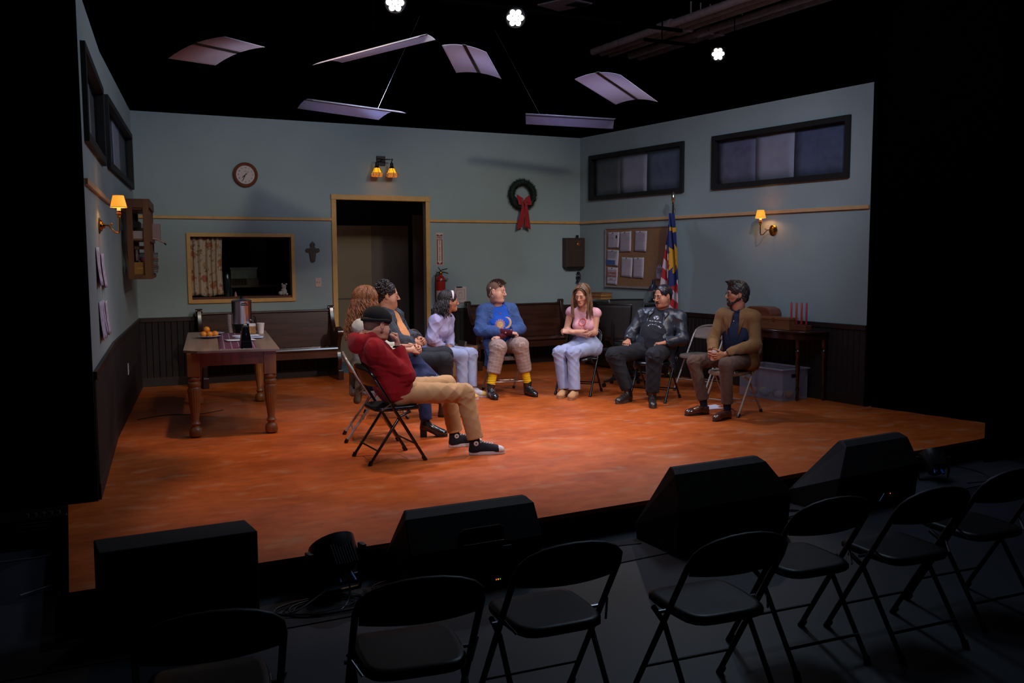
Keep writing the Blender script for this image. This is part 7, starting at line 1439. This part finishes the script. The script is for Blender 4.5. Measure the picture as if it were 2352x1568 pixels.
# ---------------- 6. pink top
def p_pink():
    J = JD(nb=(4.652, -3.083, 1.0), pel=(4.70, -3.055, .55), sR=(4.545, -2.955, .965), sL=(4.77, -3.175, .955), eR=(4.49, -2.955, .75), wR=(4.575, -3.145, .715), eL=(4.725, -3.205, .735), wL=(4.435, -3.115, .748), hR=(4.635, -2.975, .545), hL=(4.755, -3.13, .545), kR=(4.27, -3.16, .515), aR=(4.32, -3.195, .085), tR=(4.225, -3.275, 0), kL=(4.375, -3.30, .515), aL=(4.375, -3.34, .085), tL=(4.275, -3.42, 0))
    t = person('person with long brown hair in a pink top with folded arms', J, (4.62, -3.04, 0)); H = Head((4.605, -3.12, 1.178), (-.80, -.56, -.30), sc=.98, tilt=.06)
    dl = nrm((-.7, .6, .1)); nl = nrm((.45, .5, -.6)); hl = hand_prims(J['wL'], dl, nl, np.cross(nl, dl), .7, .9, thumb=.4); dr = nrm((.4, -.8, -.2)); nr = nrm((.5, .3, .5)); hr = hand_prims(J['wR'], dr, nr, np.cross(dr, nr), .5, .9)
    bodymesh(t, H, J, H.prims(neckto=J['nb'], neckr=.048), fair, hands=(hl, hr), armg=.98, g=.9); eyes(H, t, (0, 1, -.4), 1); hm = hairmat('light_brown_hair', (.20, .105, .055, 1), (.05, .024, .014, 1), 40); brows(H, t, hm)
    shell(H, .010, low=-.13, noise=.003, nf=60, mat=hm, parent=t, subs=[H.ell((0, .10, .02), (.055, .05, .075), .01, '-')]); strands(H, t, hm, 380, .93, 0, 1.55, .0040, .011, 26, .012, 12, spread=.032, el=(.1, 1.3), lean=(-.01, -.01, 0), part=180)
    pk = cloth('pink_ribbed_top', (.68, .36, .42, 1), .85, var=.04); r, f, up = body_dirs(J); C1 = J['pel']+(J['nb']-J['pel'])*.70; redp = M('coral_print', (.60, .10, .09, 1), .7)
    def fm(P):
        q = P-C1; x = -(q@r)-.0; y = q@up; fr_ = (q@f) > .0; ra = np.hypot(x, y); an = np.arctan2(y, x); o = np.zeros(len(P), np.int32)
        o[fr_ & (ra > .030) & (ra < .046+.005*np.sin(an*14))] = 1; o[fr_ & (ra < .020) & (np.abs(x-.5*y) > .004) & (np.sin(an*5) > -.2)] = 1; return o
    top_(t, J, None, .008, .86, .84, 0, (0, 0), .068, .003, (.2, .1, 1), 40, 'pink_top', h=.0042, fm=fm, mats=[pk, redp], bust=.92, k=.04, neckoff=(-.01, -.01, .0), ag=1.05)
    rings(t, 'necklace', J['nb']+up*.015+f*.018, up-f*.4, .062, .002, M('fine_silver_chain', (.6, .55, .55, 1), .25, .9))
    trousers(t, J, cloth('pale_blue_jeans', (.36, .41, .62, 1), .85, var=.14, sc=9), .98, .008, .064, .062, fa=.0045, cutat=.01)
    m = MB(); root = V3(WL[t.name]); b0 = J['pel']+f*.112+up*.10; m.tube([Vector(b0-root), Vector(b0+f*.018-up*.03-root), Vector(b0+f*.025-up*.06+r*.012-root)], .0028, 5); m.tube([Vector(b0-root), Vector(b0+f*.018-up*.03-r*.01-root), Vector(b0+f*.022-up*.05-r*.02-root)], .0028, 5); m.build('waist_drawstring', whsock, t)
    sl = cloth('tan_suede', (.52, .27, .12, 1), .95, sheen=.1)
    for s_ in 'RL': shoe(J, s_, t, 'slip', [sl, M('tan_rubber', (.36, .20, .10, 1), .8)], .25, dirv=(-.72, -.68, 0) if s_ == 'L' else (-.75, -.65, 0), nm='slipper')
p_pink()
# ---------------- 7. leather jacket
def p_leather():
    J = JD(nb=(5.262, -3.80, 1.0), pel=(5.10, -3.86, .56), sR=(5.115, -3.62, .945), sL=(5.37, -3.985, .93), eR=(4.985, -3.60, .75), wR=(4.85, -3.72, .665), eL=(5.345, -4.08, .69), wL=(5.10, -4.06, .66), hR=(5.05, -3.775, .56), hL=(5.16, -3.945, .56), kR=(4.635, -3.77, .52), aR=(4.755, -3.875, .125), tR=(4.60, -3.93, 0), kL=(4.865, -4.215, .54), aL=(4.85, -4.20, .125), tL=(4.77, -4.34, 0))
    t = person('person with slicked back black hair and moustache in a black leather jacket, leaning back', J, (5.14, -3.86, 0)); H = Head((5.235, -3.845, 1.178), (-.96, -.12, -.16), sc=1.02)
    hr = hand_prims(J['wR'], (-.85, -.4, -.12), (.1, -.1, -1), 0, 1.2, 1.0) if False else None
    d1 = nrm((-.75, -.6, -.15)); n1_ = nrm((-.1, .1, -1)); hr = hand_prims(J['wR'], d1, n1_, np.cross(d1, n1_), 1.05, 1.0, thumb=.8); d2 = nrm((-.95, .2, -.05)); n2_ = nrm((0, .1, -1)); hl = hand_prims(J['wL'], d2, n2_, np.cross(n2_, d2), 1.05, 1.0, thumb=.8)
    bodymesh(t, H, J, H.prims(neckto=J['nb'], neckr=.058, heavy=.25), tan_, hands=(hr, hl), g=1.05); eyes(H, t, (0, 1, -.5)); hm = hairmat('slick_black_hair', (.022, .020, .024, 1), (.006, .006, .008, 1), 60, .22); brows(H, t, hm, 1.5)
    shell(H, .007, low=-.03, noise=.0018, nf=120, mat=hm, parent=t, subs=[H.ell((0, .118, .055), (.085, .055, .07), .012, '-')], extra=[H.ell((0, -.118, .035), (.030, .026, .034), .012), H.cap((-.068, .012, .0), (-.068, .012, -.035), .010, .006, .01), H.cap((.068, .012, .0), (.068, .012, -.035), .010, .006, .01)])
    bd = hairmat('black_moustache', (.020, .014, .012, 1), (.008, .006, .006, 1), 90)
    sculpt('moustache', [([H.cap((0, .1015, -.058), (-.020, .095, -.063), .0065, .005, .005), H.cap((0, .1015, -.058), (.020, .095, -.063), .0065, .005, .005), H.cap((-.020, .095, -.063), (-.027, .084, -.078), .005, .003, .005), H.cap((.020, .095, -.063), (.027, .084, -.078), .005, .003, .005), H.ell((0, .093, -.092), (.011, .008, .010), .004)], .0025, lambda Q: .0012*noise3(Q, 400, 1))], bd, t); mic(H, t, -1)
    tee = cloth('faded_black_tee', (.020, .022, .028, 1), .85); r, f, up = body_dirs(J); C1 = J['pel']+(J['nb']-J['pel'])*.74; pr_ = M('tee_white_print', (.42, .42, .48, 1), .8)
    def fm(P):
        q = P-C1; x = -(q@r); y = q@up; fr_ = (q@f) > .0; o = np.zeros(len(P), np.int32); n = noise3((P[:, 0], P[:, 1], P[:, 2]), 190, 3)
        ra = np.hypot(x, (y-.0)*1.2); o[fr_ & (ra < .032) & (n > -.15) & ((ra > .013) | (n > .3))] = 1; o[fr_ & (np.abs(y+.048) < .0045) & (np.abs(x) < .075) & (n > -.2)] = 1; o[fr_ & (np.abs(y+.085+.9*x*x*6) < .009) & (np.abs(x) < .085) & (n > .1)] = 1; return o
    top_(t, J, None, .012, 1.04, 1.04, .8, (.2, .2), .066, .007, (.3, .1, 1), 34, 'black_tee', h=.0042, mats=[tee, pr_], fm=fm)
    lt = M('black_jacket_leather', (.030, .036, .052, 1), .36, col2=(.015, .018, .026, 1), scale=9, bump=.12, bscale=90, spec=.7); wrinkle(lt, .3, 8)
    cutp = [ell(J['pel']+(J['nb']-J['pel'])*.45+f*.20, [.098, .19, .46], np.stack([r, f, up], 1), .008, '-')]; hipx = []
    for s_, q in (('L', -1), ('R', 1)): h_ = J['h'+s_]; hipx += [cap(h_+r*q*.07+V3(0, 0, .10)-f*.05, h_+r*q*.11-f*.03+V3(0, 0, -.18), .07, .055, .05, flat=(r, .8))]
    hipx.append(cap(J['hL']-f*.10+V3(0, 0, .02), J['hR']-f*.10+V3(0, 0, .02), .08, None, .05))
    cutk = [cap(J['h'+s_]+(J['k'+s_]-J['h'+s_])*.12, J['k'+s_], .10, .09, .01, '-') for s_ in 'LR']
    jk = top_(t, J, lt, .022, 1.06, 1.06, .2, (.93, .93), .088, .006, (.5, .3, .8), 44, 'leather_jacket', cuts=cutp+cutk, ag=1.08, fr=1.05, extra=hipx)
    for q in (-1, 1):
        b0 = J['nb']; m = MB(); A = [b0-f*.05+up*.045+r*q*.03, b0+up*.035+r*q*.085, b0-up*.055+r*q*.125+f*.115, b0-up*.14+r*q*.105+f*.16, b0-up*.05+r*q*.055+f*.115]; m.add([Vector(a-WLr(t)) for a in A], [(0, 1, 4), (1, 2, 4), (2, 3, 4)]); m.build('lapel', lt, jk, solid=.008, fix=False, bev=.003)
    trousers(t, J, cloth('black_work_trousers', (.014, .015, .020, 1), .75, var=.15, sc=16), 1.05, .010, .078, .060, fa=.006, cutat=.02)
    bt = M('worn_black_leather', (.020, .013, .011, 1), .35, spec=.6, bump=.1, bscale=60, coat=.2)
    for s_, dv in (('R', (-.93, -.35, 0)), ('L', (-.55, -.84, 0))): shoe(J, s_, t, 'boot', [bt, M('dark_gum_sole', (.05, .035, .03, 1), .6)], .285, dirv=dv, lacem=M('dark_lace', (.03, .022, .02, 1), .8), nm='lace_up_boot')
def WLr(t): return V3(WL[t.name])
p_leather()
# ---------------- 8. brown blazer
def p_blazer():
    J = JD(nb=(5.368, -4.985, 1.055), pel=(5.36, -5.02, .56), sL=(5.41, -5.165, .995), sR=(5.275, -4.84, 1.005), eL=(5.375, -5.235, .735), wL=(5.075, -5.175, .635), eR=(5.15, -4.845, .745), wR=(5.01, -4.985, .64), hR=(5.33, -4.93, .56), hL=(5.385, -5.10, .56), kR=(4.885, -4.875, .545), aR=(4.985, -4.925, .11), tR=(4.83, -4.89, 0), kL=(4.985, -5.255, .55), aL=(5.02, -5.245, .11), tL=(4.89, -5.25, 0))
    t = person('person with glasses and beard in a brown blazer holding a paper cup', J, (5.33, -4.96, 0)); H = Head((5.335, -4.985, 1.24), (-.92, .38, -.04), sc=1.0)
    fd = nrm((-.95, -.25, -.12)); rr = nrm(np.cross(fd, (0, 0, 1))); cup = V3(4.965, -5.085, .625); dl = nrm(fd+rr*.12); dr = nrm(fd-rr*.15)
    wl = cup-rr*.058-dl*.072; wr = cup+rr*.056-dr*.078+V3(0, 0, .01); J['wL'] = wl; J['wR'] = wr
    hl = hand_prims(wl, dl, rr, np.cross(rr, dl), .62, 1., thumb=.35); hr = hand_prims(wr, dr, -rr, np.cross(dr, -rr), .5, 1., thumb=.35)
    bodymesh(t, H, J, H.prims(neckto=J['nb'], neckr=.056, nose=1.08), oliv, hands=(hl, hr)); eyes(H, t); hm = hairmat('thick_black_hair', (.022, .016, .014, 1), (.007, .005, .005, 1), 55); brows(H, t, hm, 1.7)
    shell(H, .016, low=-.045, noise=.004, nf=130, mat=hm, parent=t, extra=[H.ell((0, .035, .108), (.062, .06, .034), .025), H.cap((-.066, .018, .0), (-.064, .022, -.03), .012, .008, .012), H.cap((.066, .018, .0), (.064, .022, -.03), .012, .008, .012)])
    m = MB(); rn = random.Random(8); root = WLr(t)
    for k in range(300):
        x = rn.uniform(-.06, .06); y = rn.uniform(-.03, .088); z = .118+.018*math.cos(x*16)-abs(y-.04)*.14; p = H.p(x, y, z-.012); d = nrm(H.f*rn.uniform(.2, 1.1)+H.u*rn.uniform(.2, 1)+H.r*rn.uniform(-.5, .5)); m.tube([Vector(p-root), Vector(p+d*.014-root), Vector(p+d*.024+H.f*.005-root)], [.005, .004, .001], 4)
    m.build('fringe', hm, t, fix=False)
    B = [H.cap((-.052*1, -.002, -.050), (-.012, .070, -.105), .0255, .024, .03), H.cap((.052, -.002, -.050), (.012, .070, -.105), .0255, .024, .03), H.cap((-.058, .004, -.045), (-.066, .006, -.01), .018, .010, .02), H.cap((.058, .004, -.045), (.066, .006, -.01), .018, .010, .02), H.ell((0, .082, -.098), (.026, .020, .024), .02), H.cap((0, .1005, -.057), (-.024, .090, -.068), .0065, .006, .006), H.cap((0, .1005, -.057), (.024, .090, -.068), .0065, .006, .006), H.cap((-.025, .089, -.068), (-.024, .083, -.09), .007, .008, .01), H.cap((.025, .089, -.068), (.024, .083, -.09), .007, .008, .01), H.ell((0, .104, -.0735), (.020, .020, .0085), .004, '-'), H.ell((-.085, .0, -.02), (.02, .03, .03), .004, '-'), H.ell((.085, .0, -.02), (.02, .03, .03), .004, '-')]
    sculpt('beard', [(B, .003, lambda Q: .0022*noise3(Q, 280, 1)+.0012*noise3(Q, 520, 4))], hairmat('black_beard', (.024, .016, .013, 1), (.008, .006, .005, 1), 120), t)
    m = MB()
    for q in (-1, 1):
        m.tube([Vector(H.p(q*.033+.023*math.cos(a), .103-.004*abs(math.cos(a)), -.002+.019*math.sin(a))-root) for a in [2*math.pi*i/20 for i in range(20)]], .0014, 5, closed=True); m.tube([Vector(H.p(q*.056, .100, .004)-root), Vector(H.p(q*.072, .07, .005)-root), Vector(H.p(q*.080, .0, .008)-root)], .0012, 5)
    m.tube([Vector(H.p(-.010, .107, .002)-root), Vector(H.p(.010, .107, .002)-root)], .0013, 5); gl_ = m.build('glasses', M('dark_spectacle_wire', (.05, .03, .03, 1), .3, .6), t)
    m = MB()
    for q in (-1, 1): m.add([Vector(H.p(q*.033+.022*math.cos(a), .103-.004*abs(math.cos(a)), -.002+.018*math.sin(a))-root) for a in [2*math.pi*i/20 for i in range(20)]], [tuple(range(20))])
    m.build('lens', glassmat('spectacle_lens', (.95, .95, .95, 1), .08, .02), gl_, smooth=0, fix=False)
    nv = cloth('navy_button_shirt', (.012, .018, .045, 1), .6, sheen=0); r, f, up = body_dirs(J)
    top_(t, J, nv, .010, .97, .97, .1, (.2, .2), .056, .004, (.3, .1, 1), 36, 'button_shirt')
    m = MB(); root = WLr(t)
    for q in (-1, 1): A = [J['nb']-f*.055+up*.045, J['nb']+r*q*.055+up*.04, J['nb']+r*q*.045+f*.09-up*.01, J['nb']+r*q*.005+f*.085-up*.015, J['nb']+r*q*.03+f*.05+up*.03]; m.add([Vector(a-root) for a in A], [(0, 1, 4), (1, 2, 4), (2, 3, 4)])
    m.build('shirt_collar', nv, t, solid=.005, fix=False)
    for k, v in enumerate((.80, .64, .49, .34)):
        c = J['pel']+(J['nb']-J['pel'])*v; yb = [.120, .128, .135, .142][k]; m = MB(); m.ball(Vector(c+f*yb-root), (.0055, .0055, .0055), 8); m.build('shirt_button', M('pearl_button', (.6, .6, .65, 1), .3), t)
    bz = cloth('tan_brown_wool', (.225, .115, .045, 1), .9, var=.07); cutp = [ell(J['pel']+(J['nb']-J['pel'])*.50+f*.19, [.056, .17, .40], np.stack([r, f, up], 1), .008, '-')]; ex = []
    for s_, q in (('L', -1), ('R', 1)): h_ = J['h'+s_]; ex += [cap(h_+r*q*.04+V3(0, 0, .10), h_+r*q*.07-f*.02+V3(0, 0, -.03), .085, .07, .05, flat=(r, .8))]
    cutk = [cap(J['h'+s_]+(J['k'+s_]-J['h'+s_])*.22, J['k'+s_], .088, .08, .01, '-') for s_ in 'LR']
    jk = top_(t, J, bz, .019, 1.0, 1.03, 0, (.90, .90), .078, .006, (.4, .3, .8), 40, 'blazer', cuts=cutp+cutk, ag=1.02, fr=1.1, extra=ex)
    for q in (-1, 1):
        b0 = J['nb']; m = MB(); A = [b0-f*.055+up*.05, b0+up*.04+r*q*.072, b0-up*.03+r*q*.105+f*.088, b0-up*.07+r*q*.115+f*.112, b0-up*.26+r*q*.062+f*.155, b0-up*.05+r*q*.058+f*.10]; m.add([Vector(a-root) for a in A], [(0, 1, 5), (1, 2, 5), (2, 3, 5), (3, 4, 5)]); m.build('lapel', bz, jk, solid=.007, fix=False, bev=.002)
    m = MB(); c = J['pel']+(J['nb']-J['pel'])*.30-r*.13+f*.09; m.box(Vector(c-root), (.004, .12, .05)); 
    trousers(t, J, cloth('brown_suit_trousers', (.105, .062, .045, 1), .8), .92, .008, .063, .053, fa=.0045, upto=.90, cutat=0)
    dkb = M('brown_polished_leather', (.085, .028, .016, 1), .22, col2=(.04, .012, .008, 1), scale=12, spec=.7, coat=.4)
    for s_, dv in (('R', (-.97, .1, 0)), ('L', (-.93, -.25, 0))):
        k_, a_ = J['k'+s_], J['a'+s_]; sculpt('sock', [([cap(mid(k_, a_, .82), a_-V3(0, 0, .03), .042, .036, .01)], .005, None)], cloth('navy_sock', (.01, .012, .03, 1), .9), t); shoe(J, s_, t, 'derby', [dkb, rubberblk], .285, dirv=dv, lacem=M('brown_lace', (.05, .025, .015, 1), .8), nm='dress_shoe')
    m = MB(); m.lathe([(.027, 0), (.029, .002), (.038, .090), (.040, .092), (.040, .096), (.037, .095), (.028, .006), (0, .006)], n=28); o = m.build('paper_cup', M('white_paper_cup', (.70, .62, .62, 1), .6, var=.03), loc=tuple(cup+V3(0, 0, -.048))); tag(o, 'white paper coffee cup held by the person in the brown blazer', 'cup')
p_blazer()
